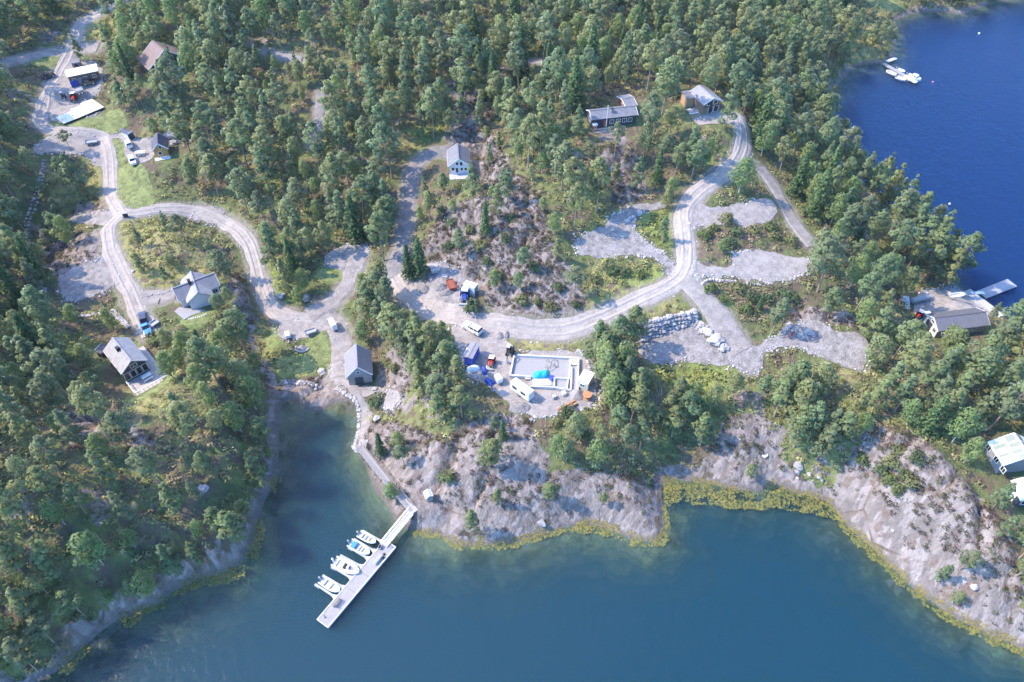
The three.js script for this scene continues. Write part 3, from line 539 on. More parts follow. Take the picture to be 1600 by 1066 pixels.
function pineShape(seed, style) {      // 0: rounded plates of needles, 1: slender young cone, 2: old and flat topped with gaps
  const r = rng(seed), H = 11, s = quadStore(), limbs = [], bend = [(r() - 0.5) * (style === 1 ? 0.6 : 1.8), (r() - 0.5) * (style === 1 ? 0.6 : 1.8)], n = style === 1 ? 19 : style === 2 ? 11 + Math.floor(r() * 4) : 15 + Math.floor(r() * 5), low = style === 1 ? 0.14 + r() * 0.1 : style === 2 ? 0.46 + r() * 0.14 : 0.28 + r() * 0.16, RR = style === 1 ? 1.35 + r() * 0.4 : style === 2 ? 2.4 + r() * 0.6 : 2 + r() * 0.6;
  for (let i = 0; i < n; i++) {
    const t = i / (n - 1), y = H * (low + (0.97 - low) * Math.pow(t, 0.85)), a = i * 2.4 + r() * 0.9, prof = style === 1 ? Math.pow(1 - t, 0.75) + 0.06 : Math.sin(Math.PI * clamp(0.16 + t * 0.8, 0, 1)) * (0.65 + 0.35 * (1 - t)), d = RR * prof * (0.5 + 0.7 * r()), q = y / H, cx = bend[0] * q + Math.cos(a) * d, cz = bend[1] * q + Math.sin(a) * d, R = (style === 1 ? 0.95 - 0.55 * t : 1.2 - 0.4 * t) * (0.7 + 0.6 * r());
    clump(s, r, cx, y + (r() - 0.5) * 0.5, cz, R, R * (style === 2 ? 0.5 : 0.72), Math.round(62 * R), 0.3, Math.cos(a), 0.2 + t * 0.6, Math.sin(a));
    if (t < 0.85) limbs.push([y - d * 0.35, cx, y - 0.2, cz]);
  }
  return { crown: storeGeo(s), trunk: trunkGeo(H, style === 1 ? 0.14 : 0.19, bend, limbs, r), H, R: RR + 0.9 };
}
function birchShape(seed) {            // a loose egg of small leaves, paler
  const r = rng(seed), H = 9, s = quadStore(), limbs = [], bend = [(r() - 0.5) * 1.2, (r() - 0.5) * 1.2], RR = 2.3 + r() * 0.5;
  for (let i = 0; i < 22; i++) {
    const t = (i + 0.5) / 22, y = H * (0.26 + 0.72 * t), a = i * 2.4 + r() * 0.8, d = RR * Math.sin(Math.PI * clamp(0.12 + 0.85 * t, 0, 1)) * (0.45 + 0.6 * r()), cx = bend[0] * t + Math.cos(a) * d, cz = bend[1] * t + Math.sin(a) * d, R = 0.75 + 0.45 * r();
    clump(s, r, cx, y, cz, R, R * 0.9, Math.round(52 * R), 0.26, Math.cos(a), 0.3, Math.sin(a), 0.25);
    if (i % 2 === 0 && t < 0.8) limbs.push([y - d * 0.7, cx, y, cz]);
  }
  return { crown: storeGeo(s), trunk: trunkGeo(H, 0.13, bend, limbs, r), H, R: RR + 0.7 };
}
function spruceShape(seed) {           // tiers of drooping boughs round one straight stem
  const r = rng(seed), H = 12, s = quadStore(), bend = [(r() - 0.5) * 0.3, (r() - 0.5) * 0.3], RR = 2.2 + r() * 0.4;
  for (let i = 0; i < 17; i++) {
    const t = i / 16, y = H * (0.1 + 0.88 * t), R = RR * Math.pow(1 - t, 0.8) + 0.16, k = Math.max(4, Math.round(9 * (1 - t * 0.55)));
    for (let b = 0; b < k; b++) {
      const a = (b + r() * 0.7) / k * 6.283 + i * 0.7, L = R * (0.8 + 0.4 * r());
      for (let q = 0; q < 3; q++) { const f = (q + 0.6) / 3, x = Math.cos(a) * L * f, z = Math.sin(a) * L * f, yy = y - f * f * L * 0.35; clump(s, r, x, yy, z, 0.32 + 0.1 * r(), 0.2, 5, 0.32, Math.cos(a), 0.1, Math.sin(a), 0.4); }
    }
  }
  return { crown: storeGeo(s), trunk: trunkGeo(H, 0.17, bend, [], r), H, R: RR };
}
function bushShape(seed) {
  const r = rng(seed), s = quadStore(), limbs = [];
  for (let i = 0; i < 9; i++) { const a = i * 2.4 + r(), d = 0.2 + 0.75 * Math.sqrt(i / 9), y = 0.45 + r() * 0.75 * (1.25 - d), R = 0.45 + 0.25 * r(); clump(s, r, Math.cos(a) * d, y, Math.sin(a) * d, R, R * 0.8, 26, 0.2, Math.cos(a), 0.3, Math.sin(a)); if (i % 2) limbs.push([0.1, Math.cos(a) * d * 0.8, y, Math.sin(a) * d * 0.8]); }
  return { crown: storeGeo(s), trunk: trunkGeo(0.9, 0.07, [0, 0], limbs, r), H: 1.6, R: 1.3 };
}
function bareShape(seed) {             // a leafless grey crown of twigs
  const r = rng(seed), list = [], H = 6;
  for (let i = 0; i < 60; i++) { const a = i * 2.4, d = 0.5 + 2 * Math.sqrt(r()), y = 1.6 + r() * 3.8, y0 = 0.8 + (y - 1) * 0.6; list.push(bar([Math.cos(a) * d * 0.25, y0, Math.sin(a) * d * 0.25], [Math.cos(a + 0.4) * d, y, Math.sin(a + 0.4) * d], 0.03, 3)); }
  return { crown: merge(list), trunk: trunkGeo(H, 0.16, [0.3, 0.2], [], r), H, R: 2.4 };
}
const leafMat = (name, r, g, b, through = 0.3) => new THREE.MeshPhysicalMaterial({ name, color: new THREE.Color().setRGB(r, g, b), roughness: 1, specularIntensity: 0.35, vertexColors: true, transmission: through, thickness: 0, side: THREE.DoubleSide });
const barkMat = (name, r, g, b) => new THREE.MeshStandardMaterial({ name, color: new THREE.Color().setRGB(r, g, b), roughness: 0.95 });
const PINE_STYLE = [0, 1, 0, 2, 1, 0, 1, 2, 0, 1];
const KIND = {
  pine: { shapes: PINE_STYLE.map((st, k) => pineShape(101 + k, st)), leaf: [leafMat('pine_needles', 0.229, 0.285, 0.125, 0.5), leafMat('pine_needles', 0.195, 0.267, 0.130, 0.5), leafMat('pine_needles', 0.268, 0.296, 0.125, 0.5), leafMat('pine_needles', 0.212, 0.255, 0.130, 0.5)], bark: barkMat('pine_bark', 0.3, 0.22, 0.17) },
  birch: { shapes: [1, 2, 3, 4].map((k) => birchShape(200 + k)), leaf: [leafMat('birch_leaves', 0.268, 0.332, 0.119, 0.5), leafMat('birch_leaves', 0.223, 0.309, 0.114, 0.5), leafMat('birch_leaves', 0.290, 0.332, 0.152, 0.5)], bark: barkMat('birch_bark', 0.5, 0.47, 0.43) },
  spruce: { shapes: [1, 2, 3].map((k) => spruceShape(300 + k)), leaf: [leafMat('spruce_needles', 0.099, 0.158, 0.062, 0.3), leafMat('spruce_needles', 0.128, 0.189, 0.072, 0.3)], bark: barkMat('spruce_bark', 0.22, 0.17, 0.14) },
  bush: { shapes: [1, 2, 3].map((k) => bushShape(400 + k)), leaf: [leafMat('bush_leaves', 0.13, 0.17, 0.06), leafMat('bush_leaves', 0.18, 0.19, 0.08), leafMat('bush_leaves', 0.1, 0.14, 0.065)], bark: barkMat('bush_wood', 0.2, 0.15, 0.11) },
  bare_tree: { shapes: [bareShape(500), bareShape(501)], leaf: [barkMat('bare_twigs', 0.34, 0.31, 0.29)], bark: barkMat('bare_bark', 0.3, 0.27, 0.25) },
};
const protoCache = new Map();
function treeProto(kind, v, tone) {
  const key = kind + v + '/' + tone; let g = protoCache.get(key);
  if (!g) { const k = KIND[kind], s = k.shapes[v]; g = new THREE.Group(); part('trunk', s.trunk, k.bark, g); part('crown', s.crown, k.leaf[tone], g); protoCache.set(key, g); }
  return g;
}
// ---- where they stand
const zone = (s) => { const pl = poly(s), xs = pl.map((p) => p[0]), zs = pl.map((p) => p[1]); return { pl, b: [Math.min(...xs), Math.max(...xs), Math.min(...zs), Math.max(...zs)] }; };
const inZone = (q, x, z) => x > q.b[0] && x < q.b[1] && z > q.b[2] && z < q.b[3] && sdPoly(q.pl, x, z) > 0;
const DENSITY = [
  [0.36, `0,560 180,600 330,570 430,640 430,760 300,880 100,1020 0,1066 -80,1066 -80,560`], [0.16, `365,395 410,420 440,500 435,630 400,620 380,520 360,440`], [0.55, `400,330 560,330 590,440 480,500 420,470`],
  [0.13, `640,240 770,190 850,310 880,400 915,440 920,500 760,505 740,450 690,440 640,420`], [0.035, `580,640 740,650 820,645 850,690 1040,745 1040,860 640,850 590,760`], [0.85, `300,880 380,790 420,700 440,700 440,760 400,860 330,900 220,955 140,1020 80,1066 -60,1066 80,980 200,900`], [0.5, `830,650 920,630 960,740 860,740`], [0.1, `185,340 340,345 345,430 330,445 215,460 185,400`],
  [0.18, `40,290 170,290 175,450 190,500 90,470 40,400`], [0.1, `40,60 175,30 185,215 170,265 30,260 50,180`], [0.22, `400,70 560,75 560,140 480,240 410,150`], [0.2, `1315,10 1410,10 1400,90 1320,105`], [0.04, `1035,700 1100,700 1310,750 1320,800 1035,800`], [0.05, `1095,720 1140,640 1195,640 1262,750 1180,765`],
  [0.05, `1300,790 1310,740 1370,660 1430,676 1500,735 1560,800 1592,870 1610,1020 1500,970 1370,865`], [0.1, `1085,350 1275,345 1280,395 1095,405`], [0.14, `1095,438 1262,440 1290,500 1140,500`], [0.03, `905,400 1050,405 1045,440 920,495`], [0.02, `905,520 1040,466 1100,470 1100,495 990,518 920,530`], [0, `795,515 910,515 910,550 795,550`],
  [0.03, `1015,572 1170,572 1150,610 1030,600`], [0.1, `1000,330 1060,330 1060,392 1000,380`], [0.18, `890,225 1030,235 1060,300 930,325 890,300`], [0.12, `925,140 985,135 970,160 925,165`], [0.3, `1085,180 1140,205 1100,260 1030,260 1020,200`], [0.05, `580,545 640,545 640,650 590,650`], [0.05, `430,590 550,590 560,650 430,650`], [0.03, `640,400 745,400 750,500 640,490`], [0.15, `180,460 300,470 330,520 220,530`], [0.1, `140,520 260,520 280,610 180,630`],
  [0.05, `1400,440 1600,440 1600,520 1430,510`], [0.9, `1020,590 1090,600 1110,690 1040,700`], [1, `640,560 720,560 735,660 650,665`], [1, `912,520 1000,530 1000,700 940,690 905,600`], [1, `545,445 600,430 650,540 640,560 600,545 540,500`], [0.4, `620,210 700,200 690,240 640,300 620,280`],
].map(([d, s]) => ({ d, ...zone(s) }));
const densityAt = (x, z) => { let d = 0.45; for (const q of DENSITY) if (inZone(q, x, z)) d = q.d; return d * (0.72 + 0.56 * fbm(x * 0.045, z * 0.045, 2)); };
// the line of sight to these is open in the photograph
const KEEP = [];
for (const [i, r] of roadL.entries()) if (![13, 14, 15].includes(i)) r.line.forEach((p, k) => { if (k % 2 === 0) KEEP.push(pixelOf(V(p[0], height(...p), p[1]))); });
const rk0 = rng(5);
for (const y of yardL) for (let k = 0; k < 280; k++) { const x = lerp(y.box[0], y.box[1], rk0()), z = lerp(y.box[2], y.box[3], rk0()); if (sdPoly(y.poly, x, z) > -0.5) KEEP.push(pixelOf(V(x, height(x, z), z))); }
for (const f of Object.values(F)) if (f !== F.steep) for (const k of [-0.5, -0.2, 0.2, 0.5]) for (const h of [0.6, 1]) KEEP.push(pixelOf(V(f.pos.x + Math.cos(f.turn) * f.len * k, f.pos.y + (f.rh ?? f.h) * h, f.pos.z - Math.sin(f.turn) * f.len * k)));
for (const f of [F.lakeHouse, F.ochre, F.garage, F.black, F.timber, F.cabin, F.deckHouse, F.crossA, F.panelHouse, F.boathouse]) for (const k of [-0.45, 0, 0.45]) for (const q of f === F.ochre ? [-0.5, -0.2, 0.2, 0.5] : [0.2, 0.5]) KEEP.push(pixelOf(V(f.pos.x + Math.cos(f.turn) * f.len * k + Math.sin(f.turn) * f.w * q, f.pos.y + f.eh, f.pos.z - Math.sin(f.turn) * f.len * k + Math.cos(f.turn) * f.w * q)));
for (const l of lawnL) for (let k = 0; k < l.poly.length; k += 3) KEEP.push(pixelOf(V(l.poly[k][0], height(...l.poly[k]), l.poly[k][1])));
for (const [a, b] of P2(`566,634 571,650 568,668 566,684 560,697 560,625 560,700 580,722 600,745 620,770 640,795 948,195 1188,722 247,232 253,240 258,236 222,245 197,212 1412,470 1440,487 1240,505 225,497 229,513 203,228 210,256 1232,530 1265,527 735,515 505,585 445,523 484,516 215,600 240,590 1505,470 1550,455 1400,112 1380,98 1425,120 1412,455 1405,458 1420,458 1413,466 1445,462 1300,100 300,490 320,500`).map((p) => p)) KEEP.push([a, b]);
const keepH = new Map(); for (const k of KEEP) { const key = (k[0] >> 4) + ',' + (k[1] >> 4); if (!keepH.has(key)) keepH.set(key, []); keepH.get(key).push(k); }
function blocks(x, y, z, H, R) {
  const c = pixelOf(V(x, y + H * 0.68, z)), e = pixelOf(V(x + R, y + H * 0.68, z)), rx = Math.abs(e[0] - c[0]) * 0.85, ry = rx * 1.25; let n = 0;
  for (let u = (c[0] - rx) >> 4; u <= (c[0] + rx) >> 4; u++) for (let v = (c[1] - ry) >> 4; v <= (c[1] + ry) >> 4; v++) for (const k of keepH.get(u + ',' + v) ?? []) if (((k[0] - c[0]) / rx) ** 2 + ((k[1] - c[1]) / ry) ** 2 < 1) n++;
  return n;
}
const trees = [], treeHash = new Map();
function nearTree(x, z, d) { for (let i = -1; i <= 1; i++) for (let j = -1; j <= 1; j++) for (const t of treeHash.get((Math.floor(x / 7) + i) + ',' + (Math.floor(z / 7) + j)) ?? []) if (Math.hypot(t.x - x, t.z - z) < d * (t.R + 0.2) / 3) return true; return false; }
const rt = rng(4242);
function addTree(kind, x, z, H, v, tone, label) {
  const k = KIND[kind], s = k.shapes[v ?? Math.floor(rt() * k.shapes.length)], sc = H / s.H, t = { kind, v: k.shapes.indexOf(s), tone: tone ?? Math.floor(rt() * k.leaf.length), x, z, y: height(x, z), sc, H, R: s.R * sc, turn: rt() * 6.283, wide: 0.78 + rt() * 0.32, label, px: null };
  t.px = pixelOf(V(x, t.y, z)); trees.push(t); const key = Math.floor(x / 7) + ',' + Math.floor(z / 7); if (!treeHash.has(key)) treeHash.set(key, []); treeHash.get(key).push(t); return t;
}
// trees that the photograph lets one point to: base pixel, height, kind, what sets each apart
const NAMED = [
  ['birch', 112, 386, 8.5, 'round pale birch standing alone on the dark rocks left of the gravel road'], ['spruce', 640, 436, 9.5, 'dark narrow spruce, left one of the two beside the shaded storage yard'], ['spruce', 658, 432, 10.5, 'dark tall spruce, right one of the two beside the shaded storage yard'],
  ['bush', 738, 487, 2.6, 'round green bush at the road edge beside the blue tractor'], ['bush', 700, 748, 2.6, 'lone juniper bush casting a shadow on the bare headland rock'], ['birch', 72, 925, 5.5, 'bright yellow green birch among darker trees on the left shore'], ['birch', 478, 455, 6.5, 'grey leaved round tree left of the mown strip'],
  ['pine', 1040, 325, 6.5, 'small pine between the crushed stone yard and the road'], ['pine', 1233, 612, 9.5, 'pine right below the crushed stone yard with the red hoop'], ['pine', 1335, 655, 8, 'lone round pine at the top of the right headland'], ['pine', 1500, 890, 6.5, 'broad low pine growing alone on the right headland rock'],
  ['bare_tree', 1030, 640, 7, 'bare grey leafless tree among the pines above the cove'], ['bush', 590, 628, 2.4, 'grey green bush between the boathouse path and the round gravel patch'], ['pine', 128, 96, 8, 'tall thin pine behind the white roofed barn'], ['pine', 345, 430, 9.5, 'dark pine in the gully right of the cross shaped house'], ['pine', 372, 470, 10, 'dark pine leaning over the shaded gully'],
  ['bush', 247, 533, 2.5, 'rounded bush beside the parked blue car'], ['birch', 268, 545, 6, 'leafy birch right of the white roofed house with a deck'], ['pine', 112, 238, 6, 'small pine on the gravel patch below the farm road bend'], ['bush', 1135, 345, 3, 'small bush on the edge of the upper gravel lot'], ['pine', 940, 700, 7.5, 'pine at the edge of the headland rock above the seaweed'],
];
const BASES = [['pine', `560,492 578,506 596,522 612,538 628,545 572,470 590,488 606,505 636,560 650,575 600,470 585,455 648,545 660,560`, 11.5], ['pine', `600,408 606,386 598,365 604,340 592,322 598,300 590,420 612,362`, 11], ['pine', `668,600 690,610 705,640 680,640 660,620 715,615 700,590 672,570 722,655 688,660 655,600 712,575`, 10], ['pine', `930,560 950,575 968,562 985,580 940,612 975,620 990,640`, 10.5], ['birch', `960,600 955,640 945,590 972,596`, 9], ['spruce', `966,610 958,626`, 11], ['pine', `1000,610 985,660 965,680 1010,680 1000,700 975,705 1035,665 1050,680 1070,660 1055,640`, 10],
  ['birch', `1078,640 1092,660 1110,640 900,690 870,715 885,720 930,730`, 7], ['pine', `1210,650 1235,665 1262,690 1240,700 1275,720 1260,650 1285,690 1225,630 1300,700`, 10.5], ['pine', `1480,440 1468,420 1450,405 1470,452 1440,380 1420,365 1400,350 1462,440 1448,430 1432,410 1415,390`, 13], ['pine', `1400,600 1430,620 1460,600 1450,640 1480,640 1500,620 1420,580 1380,620 1520,660 1540,700 1400,640 1440,570 1475,570 1510,590 1540,560 1560,620 1580,600 1590,560 1570,540`, 11.5], ['pine', `1540,560 1560,545 1585,540 1598,530 1475,560 1450,545`, 11], ['pine', `1545,740 1555,790 1560,840 1585,850 1590,900`, 7],
  ['birch', `355,590 385,610 400,640 340,650 375,670 320,620 300,560 270,590`, 8], ['pine', `250,760 200,700 180,760 210,820 280,800 300,700 130,700 100,780 60,700 50,820`, 10], ['pine', `20,880 60,960 40,900 100,900 20,1000 80,1000 130,960`, 9], ['pine', `1310,120 1290,100 1330,70 1375,70 1385,45 1395,20 1350,30 1300,60`, 12]];
for (const [kind, px, py, H, label] of NAMED) { const p = Gxz([px, py]); addTree(kind, p[0], p[1], H, undefined, kind === 'birch' && /yellow/.test(label) ? 2 : undefined, label); }
BASES.push(['bush', `690,330 705,350 735,360 750,385 790,380 835,420 872,452 815,470 775,430 760,410 800,340 700,385 860,480 900,480 720,290 840,470`, 2], ['bush', `1100,372 1115,360 1150,365 1180,362 1210,370 1235,378 1140,382 1205,358 1110,455 1130,470 1155,450 1175,465 1200,470 1225,462 1240,470 1165,485 930,440 955,425 975,430 1000,432 1395,720 1405,700 1415,740 1390,750 1375,735 1430,720 1425,755 1400,770 1345,720 900,660 885,650 870,665 910,680 605,560 615,575`, 2]);
for (const [kind, list, H] of BASES) for (const b of P2(list)) { const p = Gxz(b); const h = H * (0.85 + 0.3 * rt()); if (shoreDist(...p) > 0.8 && blocks(p[0], height(...p), p[1], h, 2.6 * h / 11) < 1) addTree(kind, p[0], p[1], h); }
for (let n = 0; n < 60000; n++) {
  const x = lerp(GX0, GX0 + GW, rt()), z = lerp(GZ0, GZ0 + GH, rt()), d = shoreDist(x, z), pick = rt(), a = rt(), b = rt();
  if (d < 0.7 || openG.get(x, z) > 0.25) continue;
  const y = height(x, z), px = pixelOf(V(x, y, z));
  if (px[0] < -90 || px[0] > 1690 || px[1] < -70 || px[1] > 1190 || (px[1] < -8 && px[0] < 1380)) continue;
  const den = densityAt(x, z); if (pick > den) continue;
  const wet = fbm(x * 0.03 + 90, z * 0.03, 2), kind = a < 0.66 - (wet - 0.5) * 1.4 ? 'pine' : a < 0.92 ? 'birch' : 'spruce';
  const H = (kind === 'pine' ? 7.5 + 6.5 * b : kind === 'birch' ? 4.5 + 5 * b : 7 + 7 * b) * (den < 0.3 ? 0.62 : 1) * (d < 5 ? 0.85 : 1) * (px[1] < 330 ? 1.08 : 1), R = 3 * H / 11;
  if (nearTree(x, z, den > 0.6 ? 3.1 : den > 0.3 ? 3.3 : 4.2)) continue;
  if (blocks(x, y, z, H, R) > 0) continue;
  addTree(kind, x, z, H);
}
// ---- names, labels, and the split into single trees and the far wood
const AREA = [
  ['on the wooded ridge left of the inlet', `-200,500 180,560 330,545 440,640 440,760 300,900 100,1100 -200,1200`], ['in the gully and round the houses on the left', `-200,260 350,300 440,420 440,640 330,545 180,560 -200,500`], ['round the farm yard', `-200,-100 200,-100 200,300 -200,300`],
  ['between the inlet road and the storage yard', `350,300 660,300 660,700 440,640 440,420`], ['on the front headland below the building yard', `560,560 940,640 1060,640 1060,900 560,900`], ['on the rocky hill below the white cabin', `640,190 900,190 920,520 640,520`], ['among the gravel lots', `880,300 1290,300 1290,600 880,600`], ['on the strip of shore along the blue bay', `1130,-100 1700,-100 1700,460 1290,460 1290,300 1180,240`],
  ['round the lakeside boathouse', `1290,430 1800,430 1800,640 1290,640`], ['on the right headland', `1060,600 1900,600 1900,1200 1060,1000`], ['round the dark house and the timber house', `880,120 1180,120 1180,300 880,300`],
].map(([n, s]) => ({ n, pl: P2(s) }));
const areaOf = (px) => (AREA.find((a) => sdPoly(a.pl, px[0], px[1]) > 0) ?? { n: 'in the forest at the back' }).n;
const LAND = { 'the grey boathouse': F.boathouse, 'the small white cabin': F.cabin, 'the white roofed house with a deck': F.deckHouse, 'the cross shaped grey house': F.crossA, 'the ochre house': F.ochre, 'the steep brown roof': F.steep, 'the long dark house': F.black, 'the timber house': F.timber, 'the ribbed lakeside roof': F.lakeHouse, 'the house with roof panels': F.panelHouse, 'the white roofed barn': F.barn, 'the white hut on the rock': F.hut, 'the white caravan': F.caravan, 'the long white slab': F.slab };
for (const [name, f] of Object.entries(LAND)) for (const kind of ['pine', 'birch', 'spruce']) {
  let best = null, bd = 22; for (const t of trees) if (t.kind === kind && !t.label) { const d = Math.hypot(t.x - f.pos.x, t.z - f.pos.z); if (d < bd) { bd = d; best = t; } }
  if (best) best.label = `${kind === 'pine' ? 'round crowned pine' : kind === 'birch' ? 'pale leafy birch' : 'dark pointed spruce'} standing nearest to ${name}`;
}
const MORE = { 'the lower stone yard with the red hoop': [1235, 545], 'the big white rocks beside the side road': [1117, 533], 'the upper crushed stone yard': [955, 385], 'the upper gravel lot': [1190, 330], 'the middle gravel lot': [1240, 415], 'the road fork with two black bins': [198, 340], 'the boathouse lawn': [500, 560], 'the mown strip': [520, 430], 'the fork where the side road leaves': [1076, 436], 'the far white pier': [1381, 99], 'the end of the floating jetty gangway': [645, 800], 'the storage yard': [680, 425], 'the round gravel patch': [606, 625], 'the juniper bush on the headland': [700, 748], 'the white dinghy in the cove': [1188, 722], 'the yellow climbing frame': [1412, 463], 'the stream bed far left': [50, 380], 'the light gravel patch far left': [130, 440], 'the parked blue car': [228, 513], 'the bend at the farm': [66, 188], 'the far forest track': [560, 112], 'the short dark track in the forest': [498, 180], 'the top of the white road': [1145, 195], 'the bend of the white road': [1065, 430], 'the dark footpath above the blue bay': [1240, 345], 'the yellow green bracken': [1090, 590], 'the alone standing boulder on the left shore': [320, 775] };
for (const [name, px] of Object.entries(MORE)) for (const kind of ['pine', 'birch', 'spruce']) {
  const p = Gxz(px); let best = null, bd = 16; for (const t of trees) if (t.kind === kind && !t.label) { const d = Math.hypot(t.x - p[0], t.z - p[1]); if (d < bd) { bd = d; best = t; } }
  if (best) best.label = `${kind === 'pine' ? 'pine' : kind === 'birch' ? 'pale birch' : 'dark spruce'} closest to ${name}`;
}
const WORDS = { pine: 'grey green pine', birch: 'pale leafy birch', spruce: 'dark pointed spruce', bush: 'low bush', bare_tree: 'bare grey tree' };
const place = new THREE.Matrix4(), quat = new THREE.Quaternion(), UPY = V(0, 1, 0);
for (const kind of Object.keys(KIND)) {
  const list = trees.filter((t) => t.kind === kind), size = (t) => (t.label ? 1e6 : 0) + (t.px[0] > -40 && t.px[0] < 1640 && t.px[1] > 0 && t.px[1] < 1140 ? 1e3 : 0) + t.H * 100 / EYE.distanceTo(V(t.x, t.y, t.z));
  list.sort((a, b) => size(b) - size(a));
  for (const t of list.slice(0, 290)) {
    const o = treeProto(kind, t.v, t.tone).clone(); o.name = numbered(kind === 'bush' ? 'bush' : kind === 'bare_tree' ? 'bare_tree' : kind + '_tree'); o.position.set(t.x, t.y, t.z); o.rotation.y = t.turn; o.scale.set(t.sc * t.wide, t.sc, t.sc * t.wide); scene.add(o);
    const area = areaOf(t.px), look = kind === 'pine' ? `${t.H > 11 ? 'tall' : t.H < 8 ? 'small' : 'middling'} ${['round crowned', 'slender', 'flat topped'][PINE_STYLE[t.v]]} pine` : kind === 'birch' ? `${t.H > 7.2 ? 'tall' : t.H < 5.6 ? 'small' : 'middling'} ${['yellow green', 'fresh green', 'pale'][t.tone]} birch` : kind === 'spruce' ? `${t.H > 10.5 ? 'tall' : 'short'} ${t.tone ? 'mid green' : 'dark'} spruce` : WORDS[kind]; o.userData = {}; tag(o, t.label ?? `${look} growing ${area}`, kind === 'bush' ? 'bush' : 'tree', t.label ? undefined : `${look}${/h$/.test(look) ? 'es' : 's'} ${area}`);
  }
  const rest = list.slice(290);
  if (rest.length) {
    const wood = new THREE.Group(); wood.name = kind + '_wood'; wood.userData = { kind: 'stuff', label: `${WORDS[kind]}s of the far wood at the back`, category: 'trees' }; scene.add(wood);
    KIND[kind].shapes.forEach((s, v) => {
      const mine = rest.filter((t) => t.v === v); if (!mine.length) return;
      for (const [nm, geo, mat] of [['trunk', s.trunk, KIND[kind].bark], ['crown', s.crown, KIND[kind].leaf[v % KIND[kind].leaf.length]]]) {
        const im = new THREE.InstancedMesh(geo, mat, mine.length); im.name = nm; im.castShadow = im.receiveShadow = true; im.userData.kind = 'stuff';
        mine.forEach((t, i) => { quat.setFromAxisAngle(UPY, t.turn); im.setMatrixAt(i, place.compose(V(t.x, t.y, t.z), quat, V(t.sc * t.wide, t.sc, t.sc * t.wide))); });
        wood.add(im);
      }
    });
  }
}
console.log('trees', trees.length, Object.keys(KIND).map((k) => k + ' ' + trees.filter((t) => t.kind === k).length).join(', '));
// ---------------------------------------------------------------- heather, bracken, grass, rubble and seaweed: what nobody could count
function scatter(name, label, category, geos, mat, spots, tint) {
  const root = new THREE.Group(); root.name = name; root.userData = { kind: 'stuff', label, category }; scene.add(root);
  geos.forEach((g, v) => {
    const mine = spots.filter((_, i) => i % geos.length === v), im = new THREE.InstancedMesh(g, mat, mine.length); im.name = 'clump'; im.userData.kind = 'stuff'; im.castShadow = im.receiveShadow = true;
    const c = new THREE.Color(), q = new THREE.Quaternion(), e = new THREE.Euler();
    mine.forEach((s, i) => { e.set(s.tilt ?? 0, s.turn, 0); q.setFromEuler(e); im.setMatrixAt(i, place.compose(V(s.x, s.y, s.z), q, V(s.s, s.s * (s.flat ?? 1), s.s))); im.setColorAt(i, c.setRGB(...s.c)); });
    root.add(im);
  });
}
function tussock(seed, n, R, hgt, size, up) { const r = rng(seed), s = quadStore(); for (let k = 0; k < 3; k++) { const a = r() * 6.28, d = R * 0.45 * r(); clump(s, r, Math.cos(a) * d, hgt * 0.3, Math.sin(a) * d, R * 0.7, hgt * 0.7, n / 3 | 0, size, Math.cos(a) * 0.5, 0.5, Math.sin(a) * 0.5, up); } return storeGeo(s); }
const ru = rng(999), coverSpots = [], fernSpots = [];
for (let n = 0; n < 470000; n++) {
  const extra = n >= 230000, x = lerp(GX0, GX0 + GW, ru()), z = lerp(GZ0, GZ0 + GH, ru()), a = ru(), b = ru(), turn = ru() * 6.28, d = shoreDist(x, z);
  if (d < 1.5 || openG.get(x, z) > 0.3 || (extra && rockG.get(x, z) < 0.5)) continue;
  const px = pixelOf(V(x, height(x, z), z)); if (px[0] < -60 || px[0] > 1660 || px[1] < -20 || px[1] > 1140) continue;
  const rk = rockG.get(x, z), dr = dryG.get(x, z), fe = fernG.get(x, z), br = brownG.get(x, z), n2 = fbm(x * 0.3 + 7, z * 0.3, 3), n5 = fbm(x * 0.12 + 31, z * 0.12, 2);
  const want = Math.max(fe * 0.95, dr * 0.55, br * 0.6, 0.6 * (1 - rk)) * (rk > 0.5 ? 0.9 : 1) + (rk > 0.5 ? (n2 < 0.5 ? 0.9 : n5 < 0.5 ? 0.4 : 0.14) * (d < 5 ? 0.1 : 1) : 0);
  if (a > want) continue;
  const k = 0.75 + 0.5 * b, hue = ru();
  let c = rk > 0.5 ? (hue < 0.65 ? [0.075, 0.055, 0.045] : [0.085, 0.09, 0.042]) : br > 0.5 ? (hue < 0.6 ? [0.24, 0.19, 0.12] : [0.18, 0.19, 0.085]) : dr > 0.5 ? (hue < 0.6 ? [0.28, 0.265, 0.1] : [0.18, 0.195, 0.07]) : hue < 0.4 + (n5 - 0.5) ? [0.19, 0.2, 0.085] : hue < 0.7 ? [0.25, 0.245, 0.11] : [0.21, 0.17, 0.11];
  if (fe > 0.5) c = hue < 0.75 ? [0.21, 0.235, 0.08] : [0.25, 0.24, 0.1];
  const s = (rk > 0.5 ? 0.58 : 0.85) * (0.6 + 0.8 * b) * (fe > 0.5 ? 1.2 : 1);
  (coverSpots).push({ x, y: height(x, z) - 0.05, z, turn, s, flat: 0.7 + 0.5 * hue, c: c.map((v) => v * k) });
}
scatter('undergrowth', 'heather, bracken and grass tussocks between the trees and on the rock', 'undergrowth', [1, 2, 3].map((k) => tussock(600 + k, 24, 1, 0.75, 0.2, 0.5)), new THREE.MeshPhysicalMaterial({ name: 'undergrowth_leaves', color: 0xffffff, vertexColors: true, roughness: 1, specularIntensity: 0.25, side: THREE.DoubleSide }), coverSpots);
